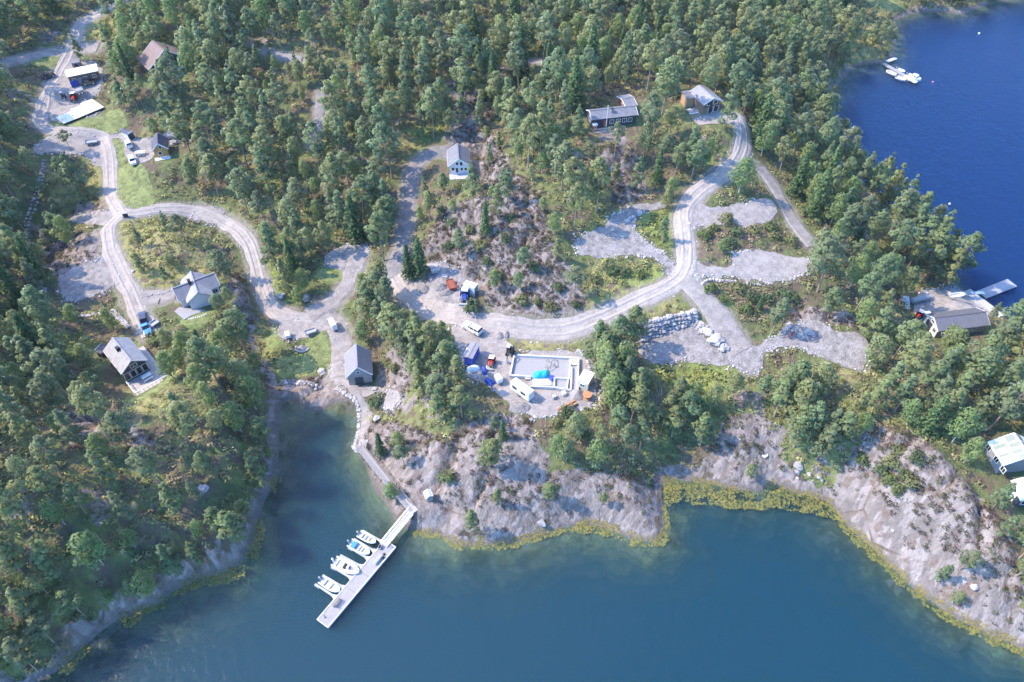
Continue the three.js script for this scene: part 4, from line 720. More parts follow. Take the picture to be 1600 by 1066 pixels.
// small broken stones along the edges of yards and roads
function stoneGeo(seed, flat = 0.75) { const r = rng(seed), g = new THREE.IcosahedronGeometry(1, 1), p = g.attributes.position, m = new Map(); for (let i = 0; i < p.count; i++) { const k = [p.getX(i), p.getY(i), p.getZ(i)].map((v) => v.toFixed(3)).join(); if (!m.has(k)) m.set(k, 0.72 + 0.5 * r()); const f = m.get(k); p.setXYZ(i, p.getX(i) * f, p.getY(i) * f * flat, p.getZ(i) * f); } g.computeVertexNormals(); return g; }
const stoneG = [1, 2, 3, 4].map((k) => stoneGeo(700 + k));
const stoneM = new THREE.MeshStandardMaterial({ name: 'broken_stone', color: 0xffffff, roughness: 0.9 });
const rubble = [], rubbleC = () => { const k = 0.26 + 0.3 * ru(); return [k, k * 0.95, k * 0.97]; };
for (const y of yardL) for (let i = 0; i < y.poly.length; i++) { if (fbm(y.poly[i][0] * 0.2, y.poly[i][1] * 0.2, 2) < 0.45) continue; for (let k = 0; k < 3; k++) { const x = y.poly[i][0] + (ru() - 0.5) * 1.6, z = y.poly[i][1] + (ru() - 0.5) * 1.6; rubble.push({ x, z, y: height(x, z) + 0.08, s: 0.1 + 0.26 * ru() * ru(), turn: ru() * 6.28, c: rubbleC() }); } }
for (const r of roadL) if (r.kind === 'main') for (let i = 1; i < r.line.length; i++) for (const s of [-1, 1]) { if (ru() < 0.35) continue; const [x0, z0] = r.line[i], dx = x0 - r.line[i - 1][0], dz = z0 - r.line[i - 1][1], l = Math.hypot(dx, dz) || 1, o = s * (r.w / 2 + 0.3 + ru() * 0.8), x = x0 - dz / l * o, z = z0 + dx / l * o; if (openG.get(x, z) > 0.99 && yardG.get(x, z) > 0.5) continue; rubble.push({ x, z, y: height(x, z) + 0.06, s: 0.08 + 0.2 * ru() * ru(), turn: ru() * 6.28, c: rubbleC() }); }
scatter('rubble', 'small broken stones along the edges of roads and yards', 'rubble', stoneG, stoneM, rubble);
// yellow bladder wrack on the tidal band
const WRACK = [[1, `690,836 706,850 722,860 750,857 797,855 825,848 850,840 887,828 907,824 925,805 900,826 850,828 800,845 740,850`], [1, `900,822 925,812 955,818 985,832 1020,843 1036,832 1037,790 1044,800 1044,842 1032,854 1010,853 980,849 960,840 935,830 905,832`], [0.8, `1036,744 1060,748 1100,750 1130,758 1160,766 1190,768 1200,750 1225,764 1262,770 1300,784 1312,812 1280,804 1240,796 1200,792 1150,792 1110,788 1060,782 1040,790`],
  [1, `1306,800 1320,812 1345,836 1380,866 1420,906 1455,934 1500,962 1550,985 1610,1000 1610,1030 1550,1004 1495,978 1450,946 1412,916 1372,878 1335,844 1312,822`], [0.9, `312,898 350,886 378,878 384,896 352,908 302,920 268,932 275,912`], [0.95, `382,862 391,846 396,812 408,812 410,846 396,876`], [0.85, `420,758 432,740 440,750 428,772`], [0.8, `186,962 228,938 254,930 256,950 232,956 196,980`], [0.8, `88,1042 130,1004 142,1012 104,1054`], [0.8, `640,828 690,834 690,842 650,836`]].map(([d, s]) => ({ d, pl: P2(s).map(flat0) }));
const wrack = [];
for (const w of WRACK) { const xs = w.pl.map((p) => p[0]), zs = w.pl.map((p) => p[1]), x0 = Math.min(...xs), x1 = Math.max(...xs), z0 = Math.min(...zs), z1 = Math.max(...zs), n = (x1 - x0) * (z1 - z0) * 26 | 0; for (let i = 0; i < n; i++) { const x = lerp(x0, x1, ru()), z = lerp(z0, z1, ru()), k = 0.6 + 0.7 * ru(), a = ru(), t = ru() * 6.28; if (sdPoly(w.pl, x, z) < -0.25 + (vn(x * 1.1, z * 1.1) - 0.5) * 0.9 || a > w.d * sstep(0.26, 0.44, fbm(x * 0.5, z * 0.5, 2)) + 0.15) continue; const g = height(x, z); if (g > 0.75) continue; wrack.push({ x, z, y: Math.max(g, -0.1 + 0.1 * ru()), s: 0.1 + 0.2 * ru(), turn: t, flat: 0.36, c: [0.25 * k, 0.21 * k, 0.05 * k] }); } }
scatter('seaweed', 'yellow olive seaweed along the waterline of the rocks', 'seaweed', [1, 2].map((k) => tussock(650 + k, 15, 1, 0.45, 0.3, 0.9)), new THREE.MeshPhysicalMaterial({ name: 'seaweed_fronds', color: 0xffffff, vertexColors: true, roughness: 0.6, side: THREE.DoubleSide }), wrack);
console.log('cover', coverSpots.length, 'rubble', rubble.length, 'wrack', wrack.length);
// ---------------------------------------------------------------- buildings
const rgb = (r, g, b) => new THREE.Color().setRGB(r, g, b);
const mat = (name, r, g, b, rough = 0.8, extra = {}) => new THREE.MeshStandardMaterial({ name, color: rgb(r, g, b), roughness: rough, ...extra });
// boards across a wall: grain and joints as relief, colour nearly even
const boardT = makeTexture(256, 256, (i, j) => { const v = (j / 256) * 16, f = v - Math.floor(v); return clamp(0.35 + 0.5 * f + 0.12 * (tileNoise(i / 256, j / 256, 16, 2) - 0.5), 0, 1) * (f < 0.08 ? 0.2 : 1); }, false, true);
const woodT = (base, seed) => makeTexture(256, 256, (i, j) => { const k = 0.84 + 0.2 * tileNoise(i / 256 * 0.5, j / 256, 64, seed) + 0.14 * tileNoise(i / 256, j / 256, 16, seed + 5); return base.map((c) => c * k); }, true, true);
const boards = (name, base, seed) => new THREE.MeshStandardMaterial({ name, map: woodT(base, seed), bumpMap: boardT, bumpScale: 0.04, roughness: 0.85 });
const roofT = (base, amp, seed) => makeTexture(256, 256, (i, j) => { const k = 1 + amp * (tileNoise(i / 256, j / 256, 8, seed) - 0.5) + amp * (tileNoise(i / 256, j / 256, 64, seed + 2) - 0.5); return base.map((c) => c * k); }, true, true);
const roofMat = (name, base, seed, rough = 0.6, metal = 0, amp = 0.25) => new THREE.MeshStandardMaterial({ name, map: roofT(base, amp, seed), roughness: rough, metalness: metal, bumpMap: reliefT, bumpScale: 0.02 });
const MB = {
  white: mat('white_paint', 0.72, 0.72, 0.72, 0.5), trim: mat('white_trim', 0.78, 0.78, 0.77, 0.5), glass: new THREE.MeshPhysicalMaterial({ name: 'window_glass', color: rgb(0.02, 0.025, 0.03), roughness: 0.06, metalness: 0, specularIntensity: 1 }),
  whiteBoard: boards('white_boards', [0.68, 0.68, 0.7], 3), ochreBoard: boards('ochre_boards', [0.5, 0.27, 0.09], 4), greyBoard: boards('grey_boards', [0.27, 0.26, 0.27], 5), darkBoard: boards('dark_boards', [0.05, 0.055, 0.07], 6), timber: boards('fresh_timber', [0.46, 0.3, 0.17], 7), brownBoard: boards('brown_boards', [0.16, 0.09, 0.07], 8), brownTimber: boards('brown_timber', [0.25, 0.175, 0.12], 19), oldTimber: boards('weathered_timber', [0.33, 0.29, 0.25], 9), blueBoard: boards('blue_tarpaulin_wall', [0.035, 0.07, 0.4], 10), redBoard: boards('red_boards', [0.4, 0.12, 0.07], 12),
  slate: roofMat('slate_grey_roof', [0.18, 0.18, 0.205], 3), darkRoof: roofMat('dark_roof', [0.085, 0.085, 0.12], 4), zinc: roofMat('pale_metal_roof', [0.27, 0.265, 0.295], 5, 0.45, 0.1, 0.15), felt: roofMat('dark_felt_roof', [0.1, 0.1, 0.115], 6, 0.9), brownRoof: roofMat('brown_tile_roof', [0.2, 0.14, 0.125], 7, 0.8), whiteRoof: roofMat('white_sheet_roof', [0.75, 0.74, 0.72], 8, 0.5, 0, 0.08), oliveRoof: roofMat('grey_shingle_roof', [0.29, 0.28, 0.27], 9, 0.85), ribRoof: roofMat('ribbed_metal_roof', [0.2, 0.2, 0.225], 13, 0.4, 0.25, 0.15), greyRoof: roofMat('light_grey_roof', [0.29, 0.285, 0.3], 14, 0.7),
  paleConcrete: roofMat('pale_concrete', [0.58, 0.57, 0.57], 18, 0.9, 0, 0.2), concrete: roofMat("concrete", [0.31, 0.3, 0.31], 10, 0.9), deck: boards('deck_boards', [0.5, 0.46, 0.46], 11), black: mat('black_metal', 0.02, 0.02, 0.022, 0.5), steel: mat('galvanised_steel', 0.5, 0.51, 0.53, 0.4, { metalness: 0.5 }), rubber: mat('rubber', 0.018, 0.018, 0.018, 0.9), greenPanel: mat('green_grey_roof_panel', 0.2, 0.24, 0.2, 0.4), bluePanel: mat('blue_grey_roof_panel', 0.33, 0.35, 0.47, 0.3),
  tealTarp: mat('teal_tarpaulin', 0.02, 0.42, 0.5, 0.5), blueTarp: mat('blue_tarpaulin', 0.025, 0.065, 0.34, 0.5), whiteTarp: mat('white_tarpaulin', 0.7, 0.7, 0.67, 0.6), red: mat('red_paint', 0.5, 0.03, 0.02, 0.4), rust: mat('rust_red_steel', 0.27, 0.075, 0.04, 0.7), orange: mat('orange_wood', 0.42, 0.2, 0.095, 0.7), beam: boards('orange_timber', [0.4, 0.22, 0.12], 15), blue: mat('blue_paint', 0.02, 0.06, 0.36, 0.35), yellow: mat('yellow_canvas', 0.62, 0.45, 0.13, 0.7), grey: mat('grey_paint', 0.33, 0.34, 0.36, 0.5), cream: mat('cream_paint', 0.62, 0.58, 0.45, 0.5), brick: mat('chimney_brick', 0.3, 0.27, 0.26, 0.9),
};
function prism(profile, L) {           // a closed outline [z, y] carried along x
  const sh = new THREE.Shape(profile.map(([z, y]) => new THREE.Vector2(z, y))), g = new THREE.ExtrudeGeometry(sh, { depth: L, bevelEnabled: false });
  g.rotateY(Math.PI / 2); g.translate(-L / 2, 0, 0);                         // z of the outline becomes -z: mirror it back
  const p = g.attributes.position, n = g.attributes.normal, u = g.attributes.uv; for (let i = 0; i < p.count; i++) { p.setZ(i, -p.getZ(i)); n.setZ(i, -n.getZ(i)); u.setXY(i, (Math.abs(n.getX(i)) > 0.5 ? p.getZ(i) : p.getX(i)) / 3.2, Math.abs(n.getY(i)) > 0.4 ? p.getZ(i) / 3.2 : p.getY(i) / 3.2); }
  const ix = g.index ? g.index.array : null, q = g.toNonIndexed ? (g.index ? g.toNonIndexed() : g) : g, a = q.attributes; for (const at of Object.values(a)) { const s = at.itemSize, v = at.array; for (let i = 0; i < v.length; i += s * 3) for (let k = 0; k < s; k++) { const t = v[i + s + k]; v[i + s + k] = v[i + 2 * s + k]; v[i + 2 * s + k] = t; } }
  return q;
}
function roofSlab(z0, y0, z1, y1, L, t) {      // one slope from the ridge (z0, y0) to the eave (z1, y1), t thick, with its underside
  const dx = z1 - z0, dy = y1 - y0, l = Math.hypot(dx, dy), nx = -dy / l * Math.sign(dx), ny = Math.abs(dx) / l;
  const pr = dx > 0 ? [[z0, y0], [z0, y0 + t * 1.02], [z1 + nx * t, y1 + ny * t], [z1, y1]] : [[z0, y0], [z1, y1], [z1 - Math.abs(nx) * t, y1 + ny * t], [z0, y0 + t * 1.02]];
  return prism(dx > 0 ? pr.slice().reverse() : pr.slice().reverse(), L);
}
function windowAt(parent, face, u, y, w, h, half, name = 'window', bars = 1) {   // face: 'x+', 'x-', 'z+', 'z-'; u along that wall
  const sgn = face[1] === '+' ? 1 : -1, put = (g) => { if (face[0] === 'x') g.rotateY(Math.PI / 2); return g.translate(face[0] === 'x' ? sgn * half : u, y, face[0] === 'x' ? u : sgn * half); };
  const fr = [box(w + 0.16, 0.09, 0.1, 0, h / 2 + 0.045), box(w + 0.16, 0.09, 0.1, 0, -h / 2 - 0.045), box(0.09, h, 0.1, w / 2 + 0.045), box(0.09, h, 0.1, -w / 2 - 0.045)];
  for (let k = 1; k <= bars; k++) fr.push(box(0.06, h, 0.08, -w / 2 + w * k / (bars + 1)));
  const f = part(name, fr.map(put), MB.trim, parent); part('pane', put(box(w, h, 0.04)), MB.glass, f); return f;
}
function doorAt(parent, face, u, w, h, half, m = MB.darkBoard, y0 = 0) {
  const sgn = face[1] === '+' ? 1 : -1, put = (g) => { if (face[0] === 'x') g.rotateY(Math.PI / 2); return g.translate(face[0] === 'x' ? sgn * half : u, y0, face[0] === 'x' ? u : sgn * half); };
  const d = part('door', put(box(w, h, 0.08, 0, h / 2)), m, parent); part('handle', put(box(0.12, 0.05, 0.14, w * 0.36, h * 0.48)), MB.steel, d); return d;
}
function gable(f, name, label, category, o = {}) {
  const g = o.into ?? thing(name, label, category, f.pos, f.turn), ov = o.over ?? 0.35, L = f.len - ov * 2, w = f.w / 2 - ov, t = 0.14, slope = (f.rh - f.eh) / (f.w / 2), wy = f.eh + slope * ov, base = -(o.sink ?? 1.2);
  const put = (m) => { if (o.at) { m.position.copy(o.at); m.rotation.y = o.spin; } return m; };
  put(part('wall', prism([[-w, base], [w, base], [w, wy - 0.02], [0, f.rh - 0.02], [-w, wy - 0.02]], L), o.wall ?? MB.whiteBoard, g));
  const roof = put(part('roof', o.roof2 ? roofSlab(0, f.rh, f.w / 2, f.eh, f.len, t) : [roofSlab(0, f.rh, f.w / 2, f.eh, f.len, t), roofSlab(0, f.rh, -f.w / 2, f.eh, f.len, t)], o.roof ?? MB.slate, g)); if (o.roof2) put(part('back_roof', roofSlab(0, f.rh, -f.w / 2, f.eh, f.len, t), o.roof2, g));
  part('ridge_cap', box(f.len + 0.02, 0.07, 0.3, 0, f.rh + t + 0.03), o.cap ?? o.roof ?? MB.slate, roof);
  if (o.trim) { const l = Math.hypot(f.w / 2, f.rh - f.eh), a = Math.atan2(f.rh - f.eh, f.w / 2); for (const sx of [-1, 1]) part('bargeboard', [-1, 1].map((sz) => { const q = box(0.06, 0.24, l + 0.06); q.rotateX(sz * a); return q.translate(sx * (f.len / 2 + 0.035), (f.rh + f.eh) / 2 + 0.07, sz * f.w / 4); }), o.trim, g).position.set(o.at?.x ?? 0, o.at?.y ?? 0, o.at?.z ?? 0); }
  if (o.seams) for (let k = 0; k <= o.seams; k++) for (const s of o.roof2 ? [1] : [-1, 1]) { const l = Math.hypot(f.w / 2, f.rh - f.eh) - 0.05, q = box(0.06, 0.07, l); q.rotateX(s * Math.atan2(f.rh - f.eh, f.w / 2)); part('roof_seam', q.translate(-f.len / 2 + 0.04 + (f.len - 0.08) * k / o.seams, (f.rh + f.eh) / 2 + t + 0.05, s * f.w / 4), o.roof, roof); }
  if (o.gutter) for (const s of [-1, 1]) part('gutter', bar([-f.len / 2, f.eh + 0.02, s * (f.w / 2 + 0.06)], [f.len / 2, f.eh + 0.02, s * (f.w / 2 + 0.06)], 0.07), MB.trim, roof);
  if (o.chimney) { const [cx, cz, ch] = o.chimney, c = part('chimney', box(0.6, ch, 0.6, cx, f.rh - Math.abs(cz) * slope + ch / 2 - 0.3, cz), o.chimneyMat ?? MB.brick, g); part('chimney_cap', box(0.74, 0.08, 0.74, cx, f.rh - Math.abs(cz) * slope + ch - 0.26, cz), MB.black, c); }
  return Object.assign(g, { L, wIn: w, roofMesh: roof });
}
// grey boathouse at the inlet
{ const g = gable(F.boathouse, 'boathouse', 'grey boathouse with a pale metal gable roof at the head of the inlet', 'boathouse', { wall: MB.greyBoard, roof: MB.zinc, trim: MB.trim, gutter: 1, over: 0.3, sink: 0.8 });
  const h = g.L / 2; doorAt(g, 'x+', 0.2, 1.7, 2.1, h, MB.darkBoard); for (const u of [-1.35, 1.65]) part('shutter', box(0.06, 1.5, 0.9, h + 0.03, 0.85, u), MB.oldTimber, g); windowAt(g, 'x+', 0.1, 3.5, 0.6, 0.6, h, 'window', 0); windowAt(g, 'z+', 0.5, 1.5, 0.9, 0.8, g.wIn); windowAt(g, 'z-', 0.5, 1.5, 0.9, 0.8, g.wIn); }
// small white cabin on the rocky hill
{ const g = gable(F.cabin, 'cabin', 'small white cabin with a slate grey gable roof on the rocky hill', 'cabin', { wall: MB.whiteBoard, roof: MB.slate, trim: MB.trim, gutter: 1, sink: 2 }), h = g.L / 2;
  for (const [u, y, w, hh] of [[-1.6, 1.35, 0.6, 0.75], [-0.6, 1.35, 0.6, 0.75], [0.55, 1.1, 0.6, 1.3], [1.5, 1.45, 0.65, 0.8], [-0.55, 2.9, 0.55, 1], [0.45, 2.95, 0.6, 0.7]]) windowAt(g, 'x+', u, y, w, hh, h, 'window', 0);
  const sl = part('skylight', box(0.6, 0.06, 0.9), MB.glass, g.roofMesh); sl.position.set(-h * 0.35, F.cabin.rh - 0.62, F.cabin.w * 0.19); sl.rotation.x = Math.atan2(F.cabin.rh - F.cabin.eh, F.cabin.w / 2);
  const tr = part('terrace', box(2.2, 0.25, F.cabin.w * 0.95, h + 1.1, -0.1, 0), MB.deck, g); part('railing', [box(0.06, 0.08, F.cabin.w * 0.95, h + 2.15, 0.9), ...[-0.46, -0.23, 0, 0.23, 0.46].map((k) => box(0.07, 0.9, 0.07, h + 2.15, 0.45, k * F.cabin.w))], MB.trim, tr);
  for (const s of [-1, 1]) windowAt(g, s > 0 ? 'z+' : 'z-', 0, 1.4, 1, 0.8, g.wIn); }
// white roofed house with a deck, left
{ const f = F.deckHouse, g = gable(f, 'house', 'house with a pale grey gable roof and a wide timber deck, lowest on the left', 'house', { wall: MB.darkBoard, roof: MB.greyRoof, trim: MB.trim, gutter: 1, sink: 2.2, chimney: [-0.6, 0.55, 1.2], chimneyMat: MB.black }), h = g.L / 2, w = g.wIn;
  for (const u of [-1.7, -0.5, 0.7, 1.9]) windowAt(g, 'x+', u, 1.35, 0.9, 1.7, h, 'window', 0); windowAt(g, 'x+', 0, 3.2, 1.2, 0.8, h); for (const u of [-2.4, 0, 2.2]) windowAt(g, 'z+', u, 1.5, 1, 1, w); for (const u of [-2.4, 1.6]) windowAt(g, 'z-', u, 1.5, 1, 1, w);
  const d = thing('deck', 'wide timber deck with a white railing wrapped round the pale roofed house', 'deck', f.pos, f.turn), dx0 = h + 0.03, dx1 = h + 4.6, dz0 = f.w * 0.52, dz1 = -f.w * 0.8;
  const nb = 30; for (let k = 0; k < nb; k++) { const z = lerp(dz0, dz1, (k + 0.5) / nb); part('plank', box(z < -w - 0.1 ? dx1 + h * 0.9 : dx1 - dx0, 0.06, (dz0 - dz1) / nb - 0.015, z < -w - 0.1 ? (dx1 - h * 0.9) / 2 : (dx0 + dx1) / 2, 0.02 + (k % 3) * 0.004, z), MB.deck, d); }
  const fr = [box(0.12, 0.3, dz0 - dz1, dx1 - 0.1, -0.18, (dz0 + dz1) / 2), box(dx1 + h * 0.9, 0.3, 0.12, (dx1 - h * 0.9) / 2, -0.18, dz1 + 0.1), box(dx1 - dx0, 0.3, 0.12, (dx0 + dx1) / 2, -0.18, dz0 - 0.1)]; for (const [x, z] of [[dx1 - 0.2, dz0 - 0.2], [dx1 - 0.2, 0], [dx1 - 0.2, dz1 + 0.2], [0, dz1 + 0.2], [dx0 + 1, dz0 - 0.2]]) fr.push(box(0.16, 2.4, 0.16, x, -1.3, z)); part('frame', fr, MB.oldTimber, d);
  const posts = [], rails = []; for (let k = 0; k <= 8; k++) posts.push(box(0.09, 0.95, 0.09, dx1 - 0.07, 0.5, lerp(dz0 - 0.1, dz1 + 0.1, k / 8))); for (let k = 0; k <= 3; k++) posts.push(box(0.09, 0.95, 0.09, lerp(dx0 + 0.6, dx1 - 0.1, k / 3), 0.5, dz0 - 0.07)); rails.push(box(0.12, 0.07, dz0 - dz1, dx1 - 0.07, 1.01, (dz0 + dz1) / 2), box(dx1 - dx0 - 0.6, 0.07, 0.12, (dx0 + 0.6 + dx1) / 2, 1.014, dz0 - 0.07)); part('railing', [...posts, ...rails], MB.trim, d);
  const tp = V(h + 1.7, 0.06, -f.w * 0.18).applyAxisAngle(UPY, f.turn).add(f.pos), t = thing('garden_table', 'pale table with benches on the shaded deck of the pale roofed house', 'table', tp, f.turn); part('tabletop', box(0.9, 0.06, 1.9, 0, 0.73), MB.trim, t); for (const [x, z] of [[-0.35, -0.8], [0.35, -0.8], [-0.35, 0.8], [0.35, 0.8]]) part('leg', box(0.08, 0.7, 0.08, x, 0.35, z), MB.trim, t); for (const s of [-1, 1]) part('bench', [box(0.32, 0.06, 1.8, s * 0.78, 0.44), box(0.28, 0.42, 0.07, s * 0.78, 0.21, 0.7), box(0.28, 0.42, 0.07, s * 0.78, 0.21, -0.7)], MB.trim, t); }
{ const f = F.leanShed, s = thing('shed', 'small dark lean-to shed behind the pale roofed house', 'shed', f.pos, f.turn); part('wall', prism([[-f.w / 2, -1], [f.w / 2, -1], [f.w / 2, f.h - 0.5], [-f.w / 2, f.h - 0.1]], f.len - 0.3), MB.darkBoard, s); const q = box(f.len, 0.1, f.w + 0.5); q.rotateX(0.2); part('roof', q.translate(0, f.h - 0.2, 0), MB.felt, s); part('bargeboard', box(f.len + 0.04, 0.14, 0.06, 0, f.h + 0.05, -f.w / 2 - 0.22), MB.trim, s); doorAt(s, 'x+', 0, 0.8, 1.6, f.len / 2 - 0.15, MB.greyBoard); }
// cross shaped grey house
{ const f = F.crossA, g = gable(f, 'house', 'cross shaped grey house with two crossing gable roofs and a pale slope', 'house', { wall: MB.whiteBoard, roof: MB.slate, trim: MB.trim, gutter: 1, sink: 1.8 }), b = F.crossB, at2 = b.pos.clone().sub(f.pos).applyAxisAngle(UPY, -f.turn); at2.y = 0.06;
  gable(b, '', '', '', { into: g, at: at2, spin: b.turn - f.turn, wall: MB.whiteBoard, roof: MB.greyRoof, trim: undefined, sink: 1.8 });
  for (const u of [-2.6, -1.2, 2, 3.2]) { windowAt(g, 'z+', u, 1.5, 0.9, 1, g.wIn); windowAt(g, 'z-', u, 1.5, 0.9, 1, g.wIn); } for (const s of ['x+', 'x-']) { windowAt(g, s, 0, 1.5, 1.4, 1.1, f.len / 2 - 0.35); windowAt(g, s, 0, 3.2, 0.8, 0.7, f.len / 2 - 0.35); } part('chimney', [box(0.55, 1.5, 0.55, -0.9, f.rh + 0.3, 0.3), box(0.68, 0.08, 0.68, -0.9, f.rh + 1.08, 0.3)], MB.black, g);
  const T = P2(`272,486 279,479 298,481 312,482 322,486 300,492 288,500`).map(Gxz), p0 = V(T[0][0], height(...T[0]) + 0.15, T[0][1]), tr = thing('terrace', 'pale paved terrace in front of the cross shaped house', 'terrace', p0), sh = new THREE.Shape(T.map(([x, z]) => new THREE.Vector2(x - p0.x, -(z - p0.z)))), q = new THREE.ExtrudeGeometry(sh, { depth: 0.5, bevelEnabled: false }); q.rotateX(-Math.PI / 2); part('paving', q.translate(0, -0.5, 0), MB.concrete, tr); }
for (let k = 0; k < 9; k++) { const p = Gxz([295 + k * 3.4, 498.5 - k * 0.6 - (k > 5 ? (k - 5) * 0.7 : 0)]); single('stepping_stone', 'small white stepping stone in the row across the lawn below the terrace', 'stepping stone', stoneG[k % 4].clone().scale(0.17, 0.12, 0.17), MB.trim, V(p[0], height(...p) + 0.1, p[1]), k, 'white stepping stones on the lawn'); }
// ochre house
{ const f = F.ochre, g = gable(f, 'house', 'ochre timber house with a black gable roof beside the farm road', 'house', { wall: MB.ochreBoard, roof: MB.darkRoof, trim: MB.trim, gutter: 1, sink: 1.5 }), h = g.L / 2; windowAt(g, 'x+', 0.3, 1.15, 0.75, 0.8, h, 'window', 0); windowAt(g, 'x+', -0.2, 2.75, 0.55, 0.8, h, 'window', 0); for (const s of ['z+', 'z-']) windowAt(g, s, 0, 1.2, 0.9, 0.7, g.wIn);
  part('terrace', [box(1.4, 0.14, f.w * 0.95, h + 0.72, -0.02), box(0.07, 0.07, f.w * 0.95, h + 1.38, 0.8), ...[-0.45, -0.15, 0.15, 0.45].map((k) => box(0.07, 0.8, 0.07, h + 1.38, 0.42, k * f.w))], MB.trim, g); }
{ const f = F.steep, g = gable(f, 'house', 'house with a steep brown roof and white verge half hidden by trees', 'house', { wall: MB.darkBoard, roof: MB.brownRoof, trim: MB.trim, sink: 1.5 }), h = g.L / 2; for (const [u, y] of [[-1.6, 1.5], [-0.4, 1.5], [0.8, 1.5], [-0.8, 3.1], [0.3, 3.1]]) windowAt(g, 'x+', u, y, 0.7, 0.8, h, 'window', 0); part('balcony', [box(1.1, 0.14, f.w * 0.8, h + 0.56, 0.5), box(0.07, 0.6, f.w * 0.8, h + 1.06, 0.86)], MB.trim, g); }
{ const f = F.garage, g = gable(f, 'garage', 'small white garage with a flat black roof above the ochre house', 'garage', { wall: MB.whiteBoard, roof: MB.darkRoof, trim: MB.trim, over: 0.25 }); doorAt(g, 'z+', 0, 2, 1.7, g.wIn, MB.trim); part('door', box(0.08, 1.8, 1.7, g.L / 2, 0.9, 0), MB.darkBoard, g); windowAt(g, 'z-', 0, 1.3, 0.8, 0.6, g.wIn); }
{ const f = F.barn, g = gable(f, 'barn', 'long barn with a bright white sheet roof and dark walls at the farm yard', 'barn', { wall: MB.brownBoard, roof: MB.whiteRoof, trim: MB.trim, over: 0.25 }), h = g.L / 2; for (const u of [-2.6, 0.3, 2.6]) windowAt(g, 'z+', u, 1.6, 0.8, 0.7, g.wIn); doorAt(g, 'z+', -1.2, 1.1, 2, g.wIn, MB.greyBoard); doorAt(g, 'x+', 0, 2.2, 2.2, h, MB.greyBoard); }
{ const f = F.binShed, s = thing('shed', 'small grey flat roofed shed behind the white roofed barn', 'shed', f.pos, f.turn); part('wall', box(f.len - 0.2, f.h + 0.6, f.w - 0.2, 0, f.h / 2 - 0.35), MB.greyBoard, s); part('roof', box(f.len, 0.12, f.w, 0, f.h), MB.slate, s); doorAt(s, 'z+', 0, 0.9, 1.6, f.w / 2 - 0.1, MB.darkBoard); }
{ const f = F.blueBox, s = thing('container', 'small blue container against the front of the white roofed barn', 'container', f.pos, f.turn); part('body', box(f.len, f.h, f.w, 0, f.h / 2 + 0.05, 0, 0, 0.05), MB.blue, s); part('lid', box(f.len * 0.7, 0.06, 0.5, 0, f.h + 0.1, -f.w * 0.25), MB.trim, s); for (const k of [-1, 1]) part('door', box(f.len * 0.46, f.h * 0.85, 0.05, k * f.len * 0.24, f.h / 2, f.w / 2 + 0.02), MB.blue, s); part('rib', [-0.4, -0.2, 0, 0.2, 0.4].map((k) => box(0.06, f.h * 0.9, 0.06, f.len * k, f.h / 2, -f.w / 2 - 0.02)), MB.blue, s); }
{ const f = F.slab, s = thing('foundation_slab', 'long stepped white concrete slab on the grass bank at the farm', 'foundation', f.pos, f.turn), L = f.len, W = f.w;
  part('slab', [box(L * 0.42, 0.5, W * 0.72, -L * 0.27, 0.35, W * 0.14), box(L * 0.3, 0.56, W * 0.86, L * 0.06, 0.36, W * 0.07), box(L * 0.3, 0.6, W, L * 0.35, 0.37, 0)], MB.whiteRoof, s); part('edge_board', [box(L * 0.98, 0.5, 0.07, 0, 0.32, W * 0.5 + 0.05), box(0.07, 0.6, W, L * 0.5 + 0.04, 0.35, 0)], MB.black, s); part('pipe_stub', [[-0.42, 0.2], [-0.38, 0.25], [0.1, 0.05], [0.28, -0.2], [0.42, -0.28]].map(([u, v]) => cyl(0.09, 0.09, 0.4, u * L, 0.8, v * W, 8)), MB.grey, s); }
// long dark house, its annexe and the timber house on the hill
{ const f = F.black, g = gable(f, 'house', 'long dark house with a grey shallow roof, a veranda and a flagpole in front', 'house', { wall: MB.darkBoard, roof: MB.slate, trim: MB.trim, sink: 1.6, chimney: [-0.4, 0.9, 1.3], chimneyMat: MB.greyRoof, over: 0.3 });
  for (const u of [-0.6, 1, 2.6, 4]) windowAt(g, 'z+', u, 1.5, 0.9, 0.9, g.wIn); for (const u of [-3, 0, 3]) windowAt(g, 'z-', u, 1.5, 0.9, 0.8, g.wIn); windowAt(g, 'x-', 0, 1.6, 1.2, 1, f.len / 2 - 0.3); doorAt(g, 'z+', -2.2, 0.95, 2, g.wIn, MB.redBoard);
  part('veranda', [box(f.len * 0.72, 0.16, 2.2, -f.len * 0.13, 0.1, f.w / 2 + 0.7), ...[-0.48, -0.32, -0.16, 0, 0.16].map((k) => box(0.09, 0.9, 0.09, k * f.len, 0.6, f.w / 2 + 1.7)), box(f.len * 0.7, 0.1, 0.08, -f.len * 0.15, 1.05, f.w / 2 + 1.7), ...[-0.48, 0.2].map((k) => box(0.16, 1.6, 0.16, k * f.len, -0.75, f.w / 2 + 1.6))], MB.oldTimber, g);
  const e = thing('entrance_hut', 'little red walled porch at the left end of the veranda', 'porch', V(-f.len * 0.44, 0.18, f.w / 2 + 0.55).applyAxisAngle(UPY, f.turn).add(f.pos), f.turn); part('wall', box(1, 1.6, 0.9, 0, 0.8), MB.redBoard, e); part('roof', box(1.2, 0.1, 1.1, 0, 1.66), MB.trim, e); windowAt(e, 'z+', 0, 1, 0.4, 0.5, 0.45, 'window', 0); }
{ const f = F.annex, g = gable(f, 'annexe', 'small grey roofed annexe with a red gable wall behind the long dark house', 'annexe', { wall: MB.redBoard, roof: MB.slate, trim: MB.trim, over: 0.25 }); windowAt(g, 'x-', 0, 1.4, 0.7, 0.8, f.len / 2 - 0.25); doorAt(g, 'z+', 0, 0.9, 1.9, g.wIn); }
